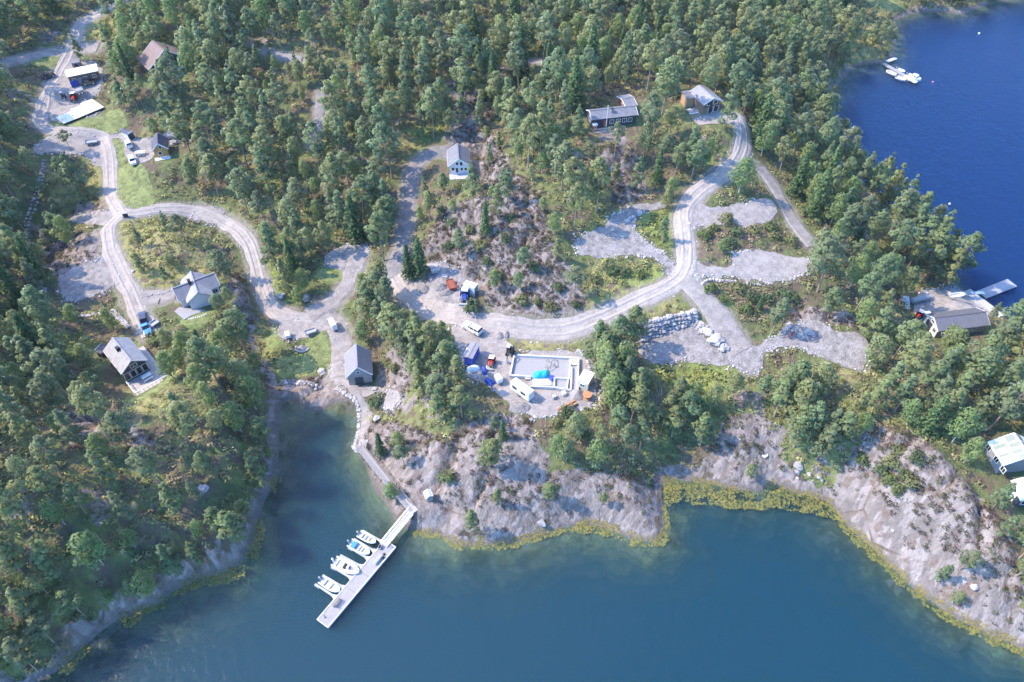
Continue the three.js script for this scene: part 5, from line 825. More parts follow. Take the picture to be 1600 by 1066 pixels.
{ const f = F.timber, g = gable(f, 'house', 'fresh timber house with a pale metal roof at the end of the gravel road', 'house', { wall: MB.brownTimber, roof: MB.zinc, trim: MB.trim, sink: 1.4 }), h = g.L / 2, b = F.wing, at2 = b.pos.clone().sub(f.pos).applyAxisAngle(UPY, -f.turn); at2.y = 0;
  gable(b, '', '', '', { into: g, at: at2, spin: b.turn - f.turn, wall: MB.timber, roof: MB.slate, sink: 1.4 });
  for (const u of [-1.2, 0.1]) windowAt(g, 'x+', u * 1.2, 1.15, 1.2, 1.5, h, 'window', 0); windowAt(g, 'x+', -0.9, 3, 1, 1, h, 'window', 0); windowAt(g, 'x+', 0.9, 2.9, 1, 0.9, h, 'window', 0); part('post', [box(0.12, 4.2, 0.5, h + 0.09, 1.6, 0.3), box(0.12, 0.25, f.w * 0.75, h + 0.075, 2.15, 0)], MB.black, g); for (const u of [-1.8, 0.6]) windowAt(g, 'z+', u, 1.4, 0.9, 1, g.wIn, 'window', 0); windowAt(g, 'z-', 1, 1.4, 0.9, 1, g.wIn, 'window', 0);
  const p = Gxz([1083, 171]), d = thing('porch_deck', 'pale timber porch deck in the corner of the timber house', 'deck', V(p[0], height(...p) + 0.25, p[1]), b.turn); for (let k = 0; k < 8; k++) part('plank', box(2.9, 0.07, 0.22, 0, 0.04, -0.9 + k * 0.24), MB.deck, d); part('step', box(2.9, 0.22, 0.3, 0, -0.14, 1.15), MB.trim, d); }
// lakeside boathouse with the ribbed roof
{ const f = F.lakeHouse, g = gable(f, 'boathouse', 'large lakeside boathouse with a ribbed grey metal roof and white gable', 'boathouse', { wall: MB.greyBoard, roof: MB.ribRoof, roof2: MB.felt, cap: MB.felt, trim: MB.trim, seams: 15, sink: 1.5 }), h = g.L / 2; part('gable_board', prism([[-g.wIn + 0.02, -0.5], [g.wIn - 0.02, -0.5], [g.wIn - 0.02, f.eh], [0, f.rh - 0.05], [-g.wIn + 0.02, f.eh]], 0.06).translate(-h - 0.035, 0, 0), MB.whiteBoard, g); part('door', [box(0.08, 2.1, 1.8, -h - 0.09, 1.05, -0.6)], MB.darkBoard, g); windowAt(g, 'x-', 1.4, 1.4, 0.8, 0.9, h + 0.07); windowAt(g, 'x-', 0, 2.7, 0.8, 0.6, h + 0.07); part('door', box(0.08, 2.4, 3, h + 0.02, 1.2, 0), MB.darkBoard, g); for (const u of [-3, 0, 3]) windowAt(g, 'z+', u, 1.3, 1, 0.7, g.wIn); }
// house with roof panels, at the right edge
{ const f = F.panelHouse, g = gable(f, 'house', 'white house with grey green and blue panels on its roof at the right edge', 'house', { wall: MB.greyBoard, roof: MB.whiteRoof, trim: MB.trim, sink: 2, gutter: 1 }), l = Math.hypot(f.w / 2, f.rh - f.eh), a = Math.atan2(f.rh - f.eh, f.w / 2), nrm = 0.14 / Math.cos(a) + 0.05;
  for (const s of [1, -1]) [[-0.36, 0.24, 0.24, 0.34, 0], [-0.2, 0.74, 0.14, 0.46, 0], [-0.02, 0.68, 0.18, 0.62, 1], [0.15, 0.78, 0.1, 0.4, 0], [-0.08, 0.22, 0.14, 0.36, 0], [0.18, 0.28, 0.12, 0.4, 0], [0.34, 0.7, 0.18, 0.5, 1], [0.4, 0.2, 0.12, 0.3, 0]].forEach(([u, v, du, dv, b]) => { const q = box(f.len * du, 0.06, l * dv); q.rotateX(s * a); part('roof_panel', q.translate(f.len * u, f.rh - (f.rh - f.eh) * v + nrm, s * f.w / 2 * v), b ? MB.bluePanel : MB.greenPanel, g); });
  const h = g.L / 2; for (const u of [-2, 0.5, 2.6]) for (const s of ['z+', 'z-']) windowAt(g, s, u, 1.4, 1, 1, g.wIn); windowAt(g, 'x-', 0, 1.5, 1.4, 1.2, h); windowAt(g, 'x-', 0, 3.3, 0.9, 0.8, h); }
{ const f = F.lowHouse, g = gable(f, 'outbuilding', 'low outbuilding with a white gable roof below the house with roof panels', 'outbuilding', { wall: MB.darkBoard, roof: MB.whiteRoof, trim: MB.trim, sink: 2 }); windowAt(g, 'x+', 0, 1.4, 1.2, 1, f.len / 2 - 0.35); doorAt(g, 'z+', 0, 1, 2, g.wIn, MB.trim); }
{ const f = F.hut, g = gable(f, 'hut', 'tiny white roofed hut standing on the bare headland rock', 'hut', { wall: MB.oldTimber, roof: MB.whiteRoof, over: 0.12, sink: 0.6 }); doorAt(g, 'x+', 0, 0.6, 1.1, g.L / 2, MB.greyBoard); part('strap', box(0.12, 0.05, 0.1, f.len * 0.3, f.rh + 0.2), MB.black, g); windowAt(g, 'z+', 0, 0.8, 0.4, 0.35, g.wIn, 'window', 0); }
// sheds of the building yard
{ const f = F.blueShed, g = gable(f, 'shed', 'blue walled shed with a grey low roof beside the building yard', 'shed', { wall: MB.blueBoard, roof: MB.zinc, over: 0.15, sink: 1 }); const q = box(f.len * 0.45, 0.05, f.w * 0.34); q.rotateX(Math.atan2(f.rh - f.eh, f.w / 2)); part('roof_sheet', q.translate(f.len * 0.12, f.rh - 0.03, f.w * 0.42), MB.whiteRoof, g); doorAt(g, 'z+', 0, 1.1, 1.9, g.wIn, MB.trim); }
{ const f = F.whiteShed, g = thing('site_hut', 'flat roofed white site hut at the right end of the concrete foundation', 'site hut', f.pos, f.turn); part('wall', box(f.len - 0.1, f.h + 0.3, f.w - 0.1, 0, f.h / 2 - 0.17), MB.cream, g); part('roof', box(f.len, 0.14, f.w, 0, f.h, 0, 0, 0.03), MB.whiteRoof, g); doorAt(g, 'x+', 0.2, 0.9, 1.9, f.len / 2 - 0.05, MB.greyBoard); windowAt(g, 'z+', 0, 1.4, 0.9, 0.6, f.w / 2 - 0.05); part('roof_board', [box(f.len * 0.8, 0.06, 0.16, 0, f.h + 0.1, -f.w * 0.35, 0.3), box(f.len * 0.5, 0.06, 0.16, f.len * 0.1, f.h + 0.12, -f.w * 0.18, -0.25)], MB.oldTimber, g); }
{ const f = F.storage, g = thing('tent', 'white storage tent with an open dark end beside the blue tractor', 'storage tent', f.pos, f.turn), L = f.w, W = f.len; 
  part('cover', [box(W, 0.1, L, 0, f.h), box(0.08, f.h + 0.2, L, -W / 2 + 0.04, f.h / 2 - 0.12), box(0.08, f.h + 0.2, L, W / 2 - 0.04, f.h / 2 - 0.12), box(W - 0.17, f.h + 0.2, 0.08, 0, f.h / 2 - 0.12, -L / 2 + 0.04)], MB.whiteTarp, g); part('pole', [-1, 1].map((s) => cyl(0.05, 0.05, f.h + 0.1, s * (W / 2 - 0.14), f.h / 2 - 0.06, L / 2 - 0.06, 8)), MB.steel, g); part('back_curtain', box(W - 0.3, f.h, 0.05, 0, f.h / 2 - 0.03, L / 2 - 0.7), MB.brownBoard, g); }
// ---------------------------------------------------------------- vehicles, boats, jetties and the litter of the yards
function wheel(parent, x, y, z, r, w) { const t = cyl(r, r, w, 0, 0, 0, 16); t.rotateX(Math.PI / 2); const m = part('wheel', t.translate(x, y, z), MB.rubber, parent), q = cyl(r * 0.6, r * 0.6, w + 0.02, 0, 0, 0, 12); q.rotateX(Math.PI / 2); part('rim', q.translate(x, y, z), MB.steel, m); }
function carThing(f, name, label, category, paint, o = {}) {     // front towards +x
  const L = o.L ?? 4.3, W = o.W ?? 1.8, H = o.H ?? 1.55, sill = 0.28, belt = H * 0.6, g = thing(name, label, category, V(f.pos.x, height(f.pos.x, f.pos.z) + 0.2, f.pos.z), f.turn);
  const van = o.van, hood = van ? 0.32 : 0.27, body = new THREE.Shape(), h = L / 2;
  body.moveTo(-h, sill + 0.1); body.lineTo(-h + 0.03, belt); body.lineTo(h * (van ? 0.72 : 0.46), belt + 0.02); body.lineTo(h - 0.12, belt - 0.14); body.quadraticCurveTo(h, belt - 0.2, h, sill + 0.3); body.lineTo(h - 0.05, sill); body.lineTo(-h + 0.06, sill);
  const bg = new THREE.ExtrudeGeometry(body, { depth: W - 0.16, bevelEnabled: true, bevelSize: 0.07, bevelThickness: 0.08, bevelSegments: 2 }); part('body', bg.translate(0, 0, -W / 2 + 0.08), paint, g);
  const c = new THREE.Shape(), x0 = -h + (o.wagon || van ? 0.1 : 0.5), x1 = h * (van ? 0.62 : 0.4); c.moveTo(x0, belt - 0.02); c.lineTo(x0 + (o.wagon || van ? 0.18 : 0.5), H - 0.07); c.lineTo(x1 - (van ? 0.45 : 0.75), H - 0.07); c.lineTo(x1, belt - 0.02);
  const cg = new THREE.ExtrudeGeometry(c, { depth: W - 0.36, bevelEnabled: true, bevelSize: 0.05, bevelThickness: 0.06, bevelSegments: 2 }); part('window_band', cg.translate(0, 0, -W / 2 + 0.18), MB.glass, g);
  const rx0 = x0 + (o.wagon || van ? 0.12 : 0.45), rx1 = x1 - (van ? 0.4 : 0.7); part('roof', box(rx1 - rx0, 0.09, W - 0.3, (rx0 + rx1) / 2, H, 0, 0, 0.04), paint, g);
  part('pillar', [[rx0 + 0.1], [(rx0 + rx1) / 2], [rx1 - 0.05]].flatMap(([x]) => [-1, 1].map((s) => box(van ? 0.5 : 0.1, H - belt, 0.05, x, (H + belt) / 2, s * (W / 2 - 0.12)))), paint, g);
  for (const [x, s] of [[h * 0.62, 1], [h * 0.62, -1], [-h * 0.62, 1], [-h * 0.62, -1]]) wheel(g, x, 0.32, s * (W / 2 - 0.1), 0.33, 0.22);
  for (const s of [-1, 1]) { part('headlight', box(0.1, 0.14, 0.34, h + 0.03, belt - 0.26, s * (W / 2 - 0.3)), MB.trim, g); part('tail_light', box(0.06, 0.22, 0.16, -h - 0.06, belt - 0.16, s * (W / 2 - 0.16)), MB.red, g); part('mirror', box(0.12, 0.12, 0.18, x1 - 0.15, belt + 0.1, s * (W / 2 + 0.08)), paint, g); }
  if (o.rails) part('roof_rail', [-1, 1].map((s) => box(rx1 - rx0 - 0.3, 0.05, 0.05, (rx0 + rx1) / 2, H + 0.09, s * (W / 2 - 0.24))), MB.black, g);
  return g;
}
const paint = (name, r, g, b) => new THREE.MeshPhysicalMaterial({ name, color: rgb(r, g, b), roughness: 0.35, clearcoat: 0.7, clearcoatRoughness: 0.1 });
const PW = paint('white_car_paint', 0.72, 0.73, 0.74), PN = paint('navy_car_paint', 0.015, 0.02, 0.06), PB = paint('blue_car_paint', 0.05, 0.25, 0.62), PK = paint('black_car_paint', 0.015, 0.015, 0.02), PS = paint('silver_car_paint', 0.42, 0.43, 0.46);
carThing(carFrame([750, 520], [726, 507]), 'suv', 'white estate car parked on the gravel beside the building yard', 'car', PW, { L: 4.5, wagon: 1, rails: 1, H: 1.6 });
carThing(carFrame([225, 503], [221.5, 489]), 'car', 'dark navy car at the end of the left gravel road', 'car', PN, { wagon: 1, L: 3.5, W: 1.6, H: 1.4 });
carThing(carFrame([224, 506.5], [232, 521]), 'car', 'bright blue car parked behind the navy car', 'car', PB, { L: 3.5, W: 1.6, H: 1.4 });
carThing(carFrame([203.5, 231.5], [199.5, 223]), 'van', 'white van parked below the small white garage', 'van', PW, { L: 3.2, W: 1.45, van: 1, H: 1.5 });
carThing(carFrame([207.5, 252], [210.5, 260]), 'van', 'white van at the lower end of the ochre house yard', 'van', PW, { L: 3.2, W: 1.45, van: 1, H: 1.5 });
carThing(carFrame([131, 128.5], [146, 126]), 'car', 'dark car parked in front of the white roofed barn', 'car', PK, { wagon: 1, L: 3.4, W: 1.55, H: 1.35 });
carThing(carFrame([68, 115.5], [78, 112.5]), 'car', 'black car parked at the tree edge left of the farm yard', 'car', PK, { L: 3.4, W: 1.55, H: 1.35 });
function trailer(f, name, label, category, m, o = {}) {
  const g = thing(name, label, category, f.pos, f.turn), L = f.len, W = f.w, b0 = 0.45, hh = f.h - b0; part('body', box(L, hh, W, 0, b0 + hh / 2, 0, 0, 0.06), m, g); part('roof', box(L - 0.1, 0.06, W - 0.1, 0, f.h + 0.03, 0, 0, 0.02), m, g);
  for (const s of [-1, 1]) wheel(g, -L * 0.05, 0.32, s * (W / 2 - 0.02), 0.32, 0.18); part('drawbar', [bar([L / 2 - 0.05, b0 + 0.08, 0.3], [L / 2 + 0.9, b0, 0], 0.05), bar([L / 2 - 0.05, b0 + 0.08, -0.3], [L / 2 + 0.9, b0, 0], 0.05), bar([L / 2 + 0.9, b0, 0], [L / 2 + 0.9, 0, 0], 0.05)], MB.steel, g);
  if (o.hatch) part('roof_hatch', [-0.2, 0.22].map((k) => box(0.5, 0.07, 0.4, L * k, f.h + 0.075, -W * 0.1)), MB.grey, g); if (o.window) for (const s of [-1, 1]) part('window', [-0.25, 0.2].map((k) => box(L * 0.22, hh * 0.34, 0.04, L * k, b0 + hh * 0.62, s * (W / 2 + 0.01))), MB.glass, g); part('door', box(0.5, hh * 0.8, 0.04, L * 0.02, b0 + hh * 0.44, W / 2 + 0.015), m, g); part('tail_light', [-1, 1].map((s) => box(0.05, 0.12, 0.14, -L / 2 - 0.02, b0 + 0.15, s * W * 0.4)), MB.red, g);
  return g;
}
trailer(F.caravan, 'caravan', 'long white caravan in front of the concrete foundation', 'caravan', PW, { hatch: 1, window: 1 });
trailer(F.smallTrailer, 'trailer', 'small white box trailer beside the blue covered heap', 'trailer', PW);
trailer(F.inletTrailer, 'trailer', 'white box trailer casting a dark shadow on the drive above the boathouse', 'trailer', PW);
trailer(F.whiteCart, 'trailer', 'little white covered trailer left of the stone ring', 'trailer', PW);
{ const f = F.tank, g = thing('tank', 'long grey silo tank lying beside the yellow climbing frame', 'tank', f.pos, f.turn), r = f.w * 0.42, q = cyl(r, r, f.len, 0, 0, 0, 20); q.rotateZ(Math.PI / 2); part('body', q.translate(0, r + 0.25, 0), MB.grey, g); for (const s of [-1, 1]) { const e = new THREE.SphereGeometry(r, 16, 8); e.scale(0.22, 1, 1); part('end_cap', e.translate(s * f.len / 2, r + 0.25, 0), MB.trim, g); part('cradle', box(0.3, 0.5, f.w * 0.8, s * f.len * 0.3, 0.2), MB.steel, g); } }
function openTrailer(px, py, turnTo, label, L, W) { const f = carFrame(px, turnTo), g = thing('flat_trailer', label, 'trailer', V(f.pos.x, height(f.pos.x, f.pos.z) + 0.12, f.pos.z), f.turn); part('bed', box(L, 0.08, W, 0, 0.5), MB.grey, g); part('side_board', [box(L, 0.3, 0.05, 0, 0.69, W / 2 - 0.02), box(L, 0.3, 0.05, 0, 0.69, -W / 2 + 0.02), box(0.05, 0.3, W - 0.1, L / 2 - 0.02, 0.69), box(0.05, 0.3, W - 0.1, -L / 2 + 0.02, 0.69)], MB.steel, g); for (const s of [-1, 1]) wheel(g, 0, 0.3, s * (W / 2 + 0.1), 0.3, 0.18); part('drawbar', bar([L / 2, 0.5, 0], [L / 2 + 1, 0.45, 0], 0.05), MB.steel, g); return g; }
openTrailer([480, 518], 0, [489, 515], 'grey open trailer on the gravel right of the little white trailer', 2.4, 1.3); openTrailer([238, 508], 0, [244, 504], 'square white edged trailer beside the blue car', 1.7, 1.4); openTrailer([136, 220], 0, [147, 218.5], 'dark open trailer on the gravel patch below the farm bend', 3, 1.7);
// tractors, excavator, loader
function tractor(px0, px1, label, m, o = {}) { const f = carFrame(px0, px1), g = thing(o.name ?? 'tractor', label, o.cat ?? 'tractor', V(f.pos.x, height(f.pos.x, f.pos.z) + 0.12, f.pos.z), f.turn), k = o.k ?? 1; g.scale.setScalar(k);
  part('bonnet', box(1.5, 0.75, 0.85, 0.75, 1.05, 0, 0, 0.08), m, g); part('cab', [box(1.25, 0.5, 1.25, -0.6, 0.95, 0, 0, 0.05)], m, g); part('window_band', box(1.15, 0.85, 1.2, -0.6, 1.62, 0, 0, 0.05), MB.glass, g); part('roof', box(1.35, 0.14, 1.4, -0.6, 2.12, 0, 0, 0.05), MB.trim, g); for (const s of [-1, 1]) { wheel(g, -0.75, 0.72, s * 0.82, 0.74, 0.4); wheel(g, 1.05, 0.45, s * 0.7, 0.46, 0.3); part('fender', box(1.1, 0.08, 0.42, -0.75, 1.5, s * 0.82, 0, 0.03), m, g); part('headlight', box(0.06, 0.14, 0.2, 1.52, 1.15, s * 0.26), MB.trim, g); } part('exhaust', cyl(0.05, 0.05, 0.8, 0.6, 1.8, 0.3, 8), MB.black, g);
  if (o.bucket) part('loader_arm', [bar([0.2, 1.2, 0.62], [2.2, 0.5, 0.62], 0.07), bar([0.2, 1.2, -0.62], [2.2, 0.5, -0.62], 0.07), box(0.5, 0.5, 1.7, 2.35, 0.4)], MB.grey, g); return g; }
tractor([727.5, 462], [725.5, 472], 'blue tractor with a white cab roof beside the white storage tent', MB.blue, { bucket: 1 });
tractor([112.5, 143], [111, 149], 'red tractor with a white cab roof on the farm yard', MB.red, { k: 0.9 });
tractor([769, 559], [766, 569], 'small red loader in the shadow of the blue walled shed', MB.red, { bucket: 1, name: 'loader', cat: 'loader', k: 0.75 });
tractor([1443, 483], [1437, 491], 'small red machine behind the ribbed roof boathouse', MB.red, { k: 0.75, name: 'ride_on_machine', cat: 'machine' });
{ const f = boxFrame([115.5, 138], [127.5, 134.5], [129, 140], 1.2, [121, 143], 2); const g = thing('tipping_trailer', 'grey tipping trailer behind the red tractor', 'trailer', f.pos, f.turn); part('body', [box(f.len, 0.1, f.w, 0, 0.7), box(f.len, 0.55, 0.07, 0, 0.98, f.w / 2 - 0.03), box(f.len, 0.55, 0.07, 0, 0.98, -f.w / 2 + 0.03), box(0.07, 0.55, f.w - 0.14, f.len / 2 - 0.03, 0.98), box(0.07, 0.55, f.w - 0.14, -f.len / 2 + 0.03, 0.98)], MB.grey, g); part('load', box(f.len - 0.2, 0.3, f.w - 0.2, 0, 0.95, 0, 0, 0.1), MB.concrete, g); for (const s of [-1, 1]) for (const x of [-0.45, 0.35]) wheel(g, x, 0.4, s * (f.w / 2 - 0.02), 0.4, 0.22); part('drawbar', bar([-f.len / 2, 0.6, 0], [-f.len / 2 - 1, 0.5, 0], 0.07), MB.steel, g); }
function excavator(px, turn, label, k = 1) { const p = Gxz(px), g = thing('excavator', label, 'excavator', V(p[0], height(...p) + 0.12, p[1]), turn); g.scale.setScalar(k);
  for (const s of [-1, 1]) part('track', box(1.9, 0.45, 0.36, 0, 0.24, s * 0.62, 0, 0.18), MB.rubber, g); part('undercarriage', box(1, 0.3, 0.9, 0, 0.4), MB.grey, g); part('body', box(1.5, 0.7, 1.3, -0.2, 0.95, 0, 0, 0.1), MB.black, g); part('cab', [box(0.9, 1.05, 0.62, 0.05, 1.75, 0.3, 0, 0.06)], MB.glass, g); part('cab_roof', box(1, 0.1, 0.72, 0.05, 2.32, 0.3, 0, 0.03), MB.trim, g);
  const boom = part('boom', [bar([0.5, 1.1, -0.3], [1.5, 2.5, -0.3], 0.12), bar([1.5, 2.5, -0.3], [2.5, 2.2, -0.3], 0.11)], MB.black, g); part('arm', bar([2.5, 2.2, -0.3], [2.8, 0.9, -0.3], 0.09), MB.black, boom); part('bucket', box(0.55, 0.5, 0.6, 2.6, 0.55, -0.3, 0, 0.08), MB.grey, boom); return g; }
excavator([797, 552], -1.9, 'black excavator with a white cab roof at the corner of the concrete foundation'); excavator([99, 151], -1.2, 'small dark digger on the farm yard left of the red tractor', 0.75);
// ---- building yard: foundation with low walls, tarpaulins and timber
{ const y0 = YARD.y, W3 = (px, py, h = 0.5) => { const p = at(px, py, y0 + h); return p; }, g = thing('foundation', 'concrete house foundation with low white walls in the building yard', 'foundation', V(W3(850, 580).x, y0, W3(850, 580).z)), loc = (p) => [p.x - g.position.x, p.z - g.position.z];
  const outline = P2(`801.5,555.5 904,559 903,609 866,604 829,602.5 828,586.5 796.8,585.5`).map(([x, y]) => loc(W3(x, y, 0.3))), sh = new THREE.Shape(outline.map(([x, z]) => new THREE.Vector2(x, -z))), q = new THREE.ExtrudeGeometry(sh, { depth: 0.6, bevelEnabled: false }); q.rotateX(-Math.PI / 2); part('slab', q.translate(0, -0.33, 0), MB.concrete, g);
  const wall = (list, t, h) => { for (let i = 1; i < list.length; i++) { const [ax, az] = loc(W3(...list[i - 1], 0.27 + h)), [bx, bz] = loc(W3(...list[i], 0.27 + h)), l = Math.hypot(bx - ax, bz - az); part('low_wall', box(l + t * 0.9, h, t, (ax + bx) / 2, 0.27 + h / 2 + i * 0.003, (az + bz) / 2, Math.atan2(-(bz - az), bx - ax)), MB.paleConcrete, g); } };
  wall(P2(`810,554.5 904,559 902.5,609`), 0.34, 0.55); wall(P2(`803,556 797,585.8 829,588`), 0.3, 0.6); wall(P2(`829,603 866,604.5`), 0.3, 0.56); wall(P2(`866,590 890,591 891,568`), 0.28, 0.5); wall(P2(`866,604.5 892,609 892,591`), 0.26, 0.52); wall(P2(`886,606 888,592`), 0.24, 0.54); wall(P2(`866,604 866.5,591`), 0.26, 0.48); wall(P2(`893,600 893.5,573`), 0.22, 0.5);
  part('insulation_sheet', [box(3.6, 0.14, 1.6, ...(() => { const [x, z] = loc(W3(847, 597)); return [x, 0.42, z]; })()), box(1.1, 0.2, 0.9, ...(() => { const [x, z] = loc(W3(825, 590)); return [x, 0.45, z]; })()), box(1.9, 0.16, 1.9, ...(() => { const [x, z] = loc(W3(897, 565)); return [x, 0.5, z]; })())], MB.paleConcrete, g); }
function heapShape(seed, a, h, b, soft) {       // a pile: pointed and rough, or (soft) a sheet thrown over things
  const nr = 9, na = 26, pos = [0, h, 0], ix = [];
  for (let i = 1; i <= nr; i++) for (let k = 0; k < na; k++) { const t = i / nr, an = k / na * 6.28318, edge = 0.78 + 0.45 * fbm(Math.cos(an) * 1.4 + seed * 7, Math.sin(an) * 1.4 + seed, 2), box_ = soft ? 1 / Math.pow(Math.pow(Math.abs(Math.cos(an)), 5) + Math.pow(Math.abs(Math.sin(an)), 5), 0.2) : 1, x = Math.cos(an) * t * edge * box_, z = Math.sin(an) * t * edge * box_, fold = soft ? (ridge(x * 2.6 + seed, z * 2.6) - 0.5) * 0.35 : (fbm(x * 4 + seed, z * 4, 2) - 0.5) * 0.22, y = soft ? (1 - Math.pow(t, 3.2)) * (0.8 + fold + 0.3 * vn(x * 1.5 + seed, z * 1.5)) : (1 - Math.pow(t, 1.15)) * (1 + fold * 1.2) + fold * 0.3 * (1 - t); pos.push(x * a, Math.max(y, i === nr ? -0.25 : 0) * h - (i === nr ? 0.1 : 0), z * b); }
  for (let k = 0; k < na; k++) ix.push(0, 1 + (k + 1) % na, 1 + k); for (let i = 0; i < nr - 1; i++) for (let k = 0; k < na; k++) { const p = 1 + i * na + k, q = 1 + i * na + (k + 1) % na; ix.push(p, q, p + na, q, q + na, p + na); }
  const g = new THREE.BufferGeometry(); g.setAttribute('position', new THREE.Float32BufferAttribute(pos, 3)); g.setAttribute('uv', new THREE.Float32BufferAttribute(Array.from({ length: pos.length / 3 }, (_, i) => [pos[i * 3] / 4, pos[i * 3 + 2] / 4]).flat(), 2)); g.setIndex(ix); g.computeVertexNormals(); return g;
}
function heap(px, name, label, category, m, a, h, b, turn = 0, seed = 1, y) { const p = y === undefined ? G(...px) : at(...px, y); return single(name, label, category, heapShape(seed, a, h, b, /tarp|canvas/.test(name)), m, V(p.x, y ?? height(p.x, p.z) + 0.08, p.z), turn); }
heap([846, 586], 'tarpaulin', 'crumpled teal tarpaulin heaped on the concrete foundation', 'tarpaulin', MB.tealTarp, 1.5, 0.9, 1, 0.1, 3, YARD.y + 0.35); heap([862, 592], 'tarpaulin', 'blue end of tarpaulin beside the teal tarpaulin', 'tarpaulin', MB.blueTarp, 0.6, 0.5, 0.8, 0.1, 4, YARD.y + 0.3);
heap([741, 577], 'tarpaulin', 'white tarpaulin heap below the blue walled shed', 'tarpaulin', MB.whiteTarp, 1.4, 0.8, 0.8, 0.2, 5); heap([756, 578], 'tarpaulin', 'dark blue tarpaulin heap right of the white tarpaulin', 'tarpaulin', MB.blueTarp, 0.5, 0.7, 1.3, 0.2, 6); heap([764, 597], 'tarpaulin', 'blue covered heap left of the small white box trailer', 'tarpaulin', MB.blueTarp, 1.15, 0.75, 0.7, -0.7, 7);
heap([763, 574], 'canvas_heap', 'small cream canvas heap beside the red loader', 'canvas heap', MB.cream, 0.5, 0.5, 0.6, 0, 8); heap([901, 617], 'gravel_heap', 'pointed grey gravel heap below the concrete foundation', 'gravel heap', M.gravel, 1.5, 1.2, 1.5, 0, 9); heap([812, 637], 'stone_heap', 'bluish broken stone heap below the white caravan', 'stone heap', M.stone, 2.2, 0.7, 1.4, 0, 10); heap([690, 452], 'gravel_heap', 'pale crushed stone heap left of the rust red skip', 'gravel heap', M.stone, 1.5, 0.9, 1.2, 0, 11); heap([700, 462], 'gravel_heap', 'grey sand heap in front of the rust red skip', 'gravel heap', M.stone, 1.6, 0.9, 1, 0, 12); heap([664, 452], 'gravel_heap', 'broken stone heap at the left of the storage yard', 'gravel heap', M.stone, 1.5, 0.9, 1.3, 0, 13); heap([780, 522], 'gravel_heap', 'small pale sand heap behind the white estate car', 'gravel heap', M.gravel, 1.3, 0.8, 1.1, 0, 14); heap([791, 519], 'gravel_heap', 'second pale sand heap beside the road verge', 'gravel heap', M.gravel, 1, 0.7, 0.9, 1, 15);
{ const p = G(917, 622), g = thing('cable_drum', 'round orange wooden cable drum below the white site hut', 'cable drum', V(p.x, height(p.x, p.z) + 0.1, p.z)); part('flange', [cyl(0.9, 0.9, 0.1, 0, 0.08, 0, 20), cyl(0.9, 0.9, 0.1, 0, 0.92, 0, 20)], MB.orange, g); part('core', cyl(0.5, 0.5, 0.8, 0, 0.5, 0, 16), MB.beam, g); }
for (const [i, [a, b]] of [[[872, 641], [898, 627]], [[875, 645], [902, 631]]].entries()) { const f = carFrame(a, b, 0.3), g = thing('timber_beam', i ? 'long orange timber beam, lower of the pair below the gravel heap' : 'long orange timber beam, upper of the pair below the gravel heap', 'timber beam', V(f.pos.x, height(f.pos.x, f.pos.z) + 0.1, f.pos.z), f.turn); for (let k = 0; k < 3; k++) part('plank', box(f.len, 0.13, 0.42, 0, 0.2 + k * 0.14, (k % 2) * 0.02), MB.beam, g); part('bearer', [-0.35, 0.35].map((u) => box(0.14, 0.13, 0.5, u * f.len, 0.065)), MB.oldTimber, g); }
for (const [px, label, s] of [[[881, 617], 'white cube bag right of the caravan', 0.8], [[866, 622], 'grey green sack heap beside the white cube bag', 0.7], [[805, 604], 'white bag near the caravan corner', 0.5]]) { const p = G(...px), g = thing('bulk_bag', label, 'bulk bag', V(p.x, height(p.x, p.z) + 0.1, p.z), 0.4); part('bag', box(s * 1.1, s, s * 1.1, 0, s / 2, 0, 0, 0.16), /green/.test(label) ? MB.grey : MB.whiteTarp, g); part('strap', [box(0.07, 0.12, s, s * 0.3, s + 0.03), box(0.07, 0.12, s, -s * 0.3, s + 0.03)], MB.trim, g); }
// trestles standing on the foundation
for (const [k, [px, py]] of [[855, 570], [866, 568], [861, 576]].entries()) { const p = at(px, py, YARD.y + 0.3), g = thing('trestle', ['left timber trestle on the concrete foundation', 'right timber trestle on the concrete foundation', 'slanting timber trestle between the other two on the foundation'][k], 'trestle', p, k === 2 ? 0.7 : 1.4 + k * 0.2); part('beam', box(2, 0.09, 0.09, 0, 0.8), MB.oldTimber, g); for (const x of [-0.85, 0.85]) for (const s of [-1, 1]) part('leg', bar([x, 0.8, 0], [x, 0, s * 0.35], 0.045), MB.oldTimber, g); }
{ const p = G(773, 597), g = thing('drain_pipes', 'bundle of long curved grey pipes beside the blue covered heap', 'pipes', V(p.x, height(p.x, p.z) + 0.15, p.z)); for (let k = 0; k < 3; k++) { const a = G(762 + k * 2, 585 - k * 1.2), b = G(782 + k * 1.5, 603 - k), m = G(773 + k * 2.4, 591 - k * 1.5); part('pipe', new THREE.TubeGeometry(new THREE.CatmullRomCurve3([a, m, b].map((q) => V(q.x - p.x, height(q.x, q.z) - height(p.x, p.z) + 0.1, q.z - p.z))), 10, 0.1, 6), MB.grey, g); } }
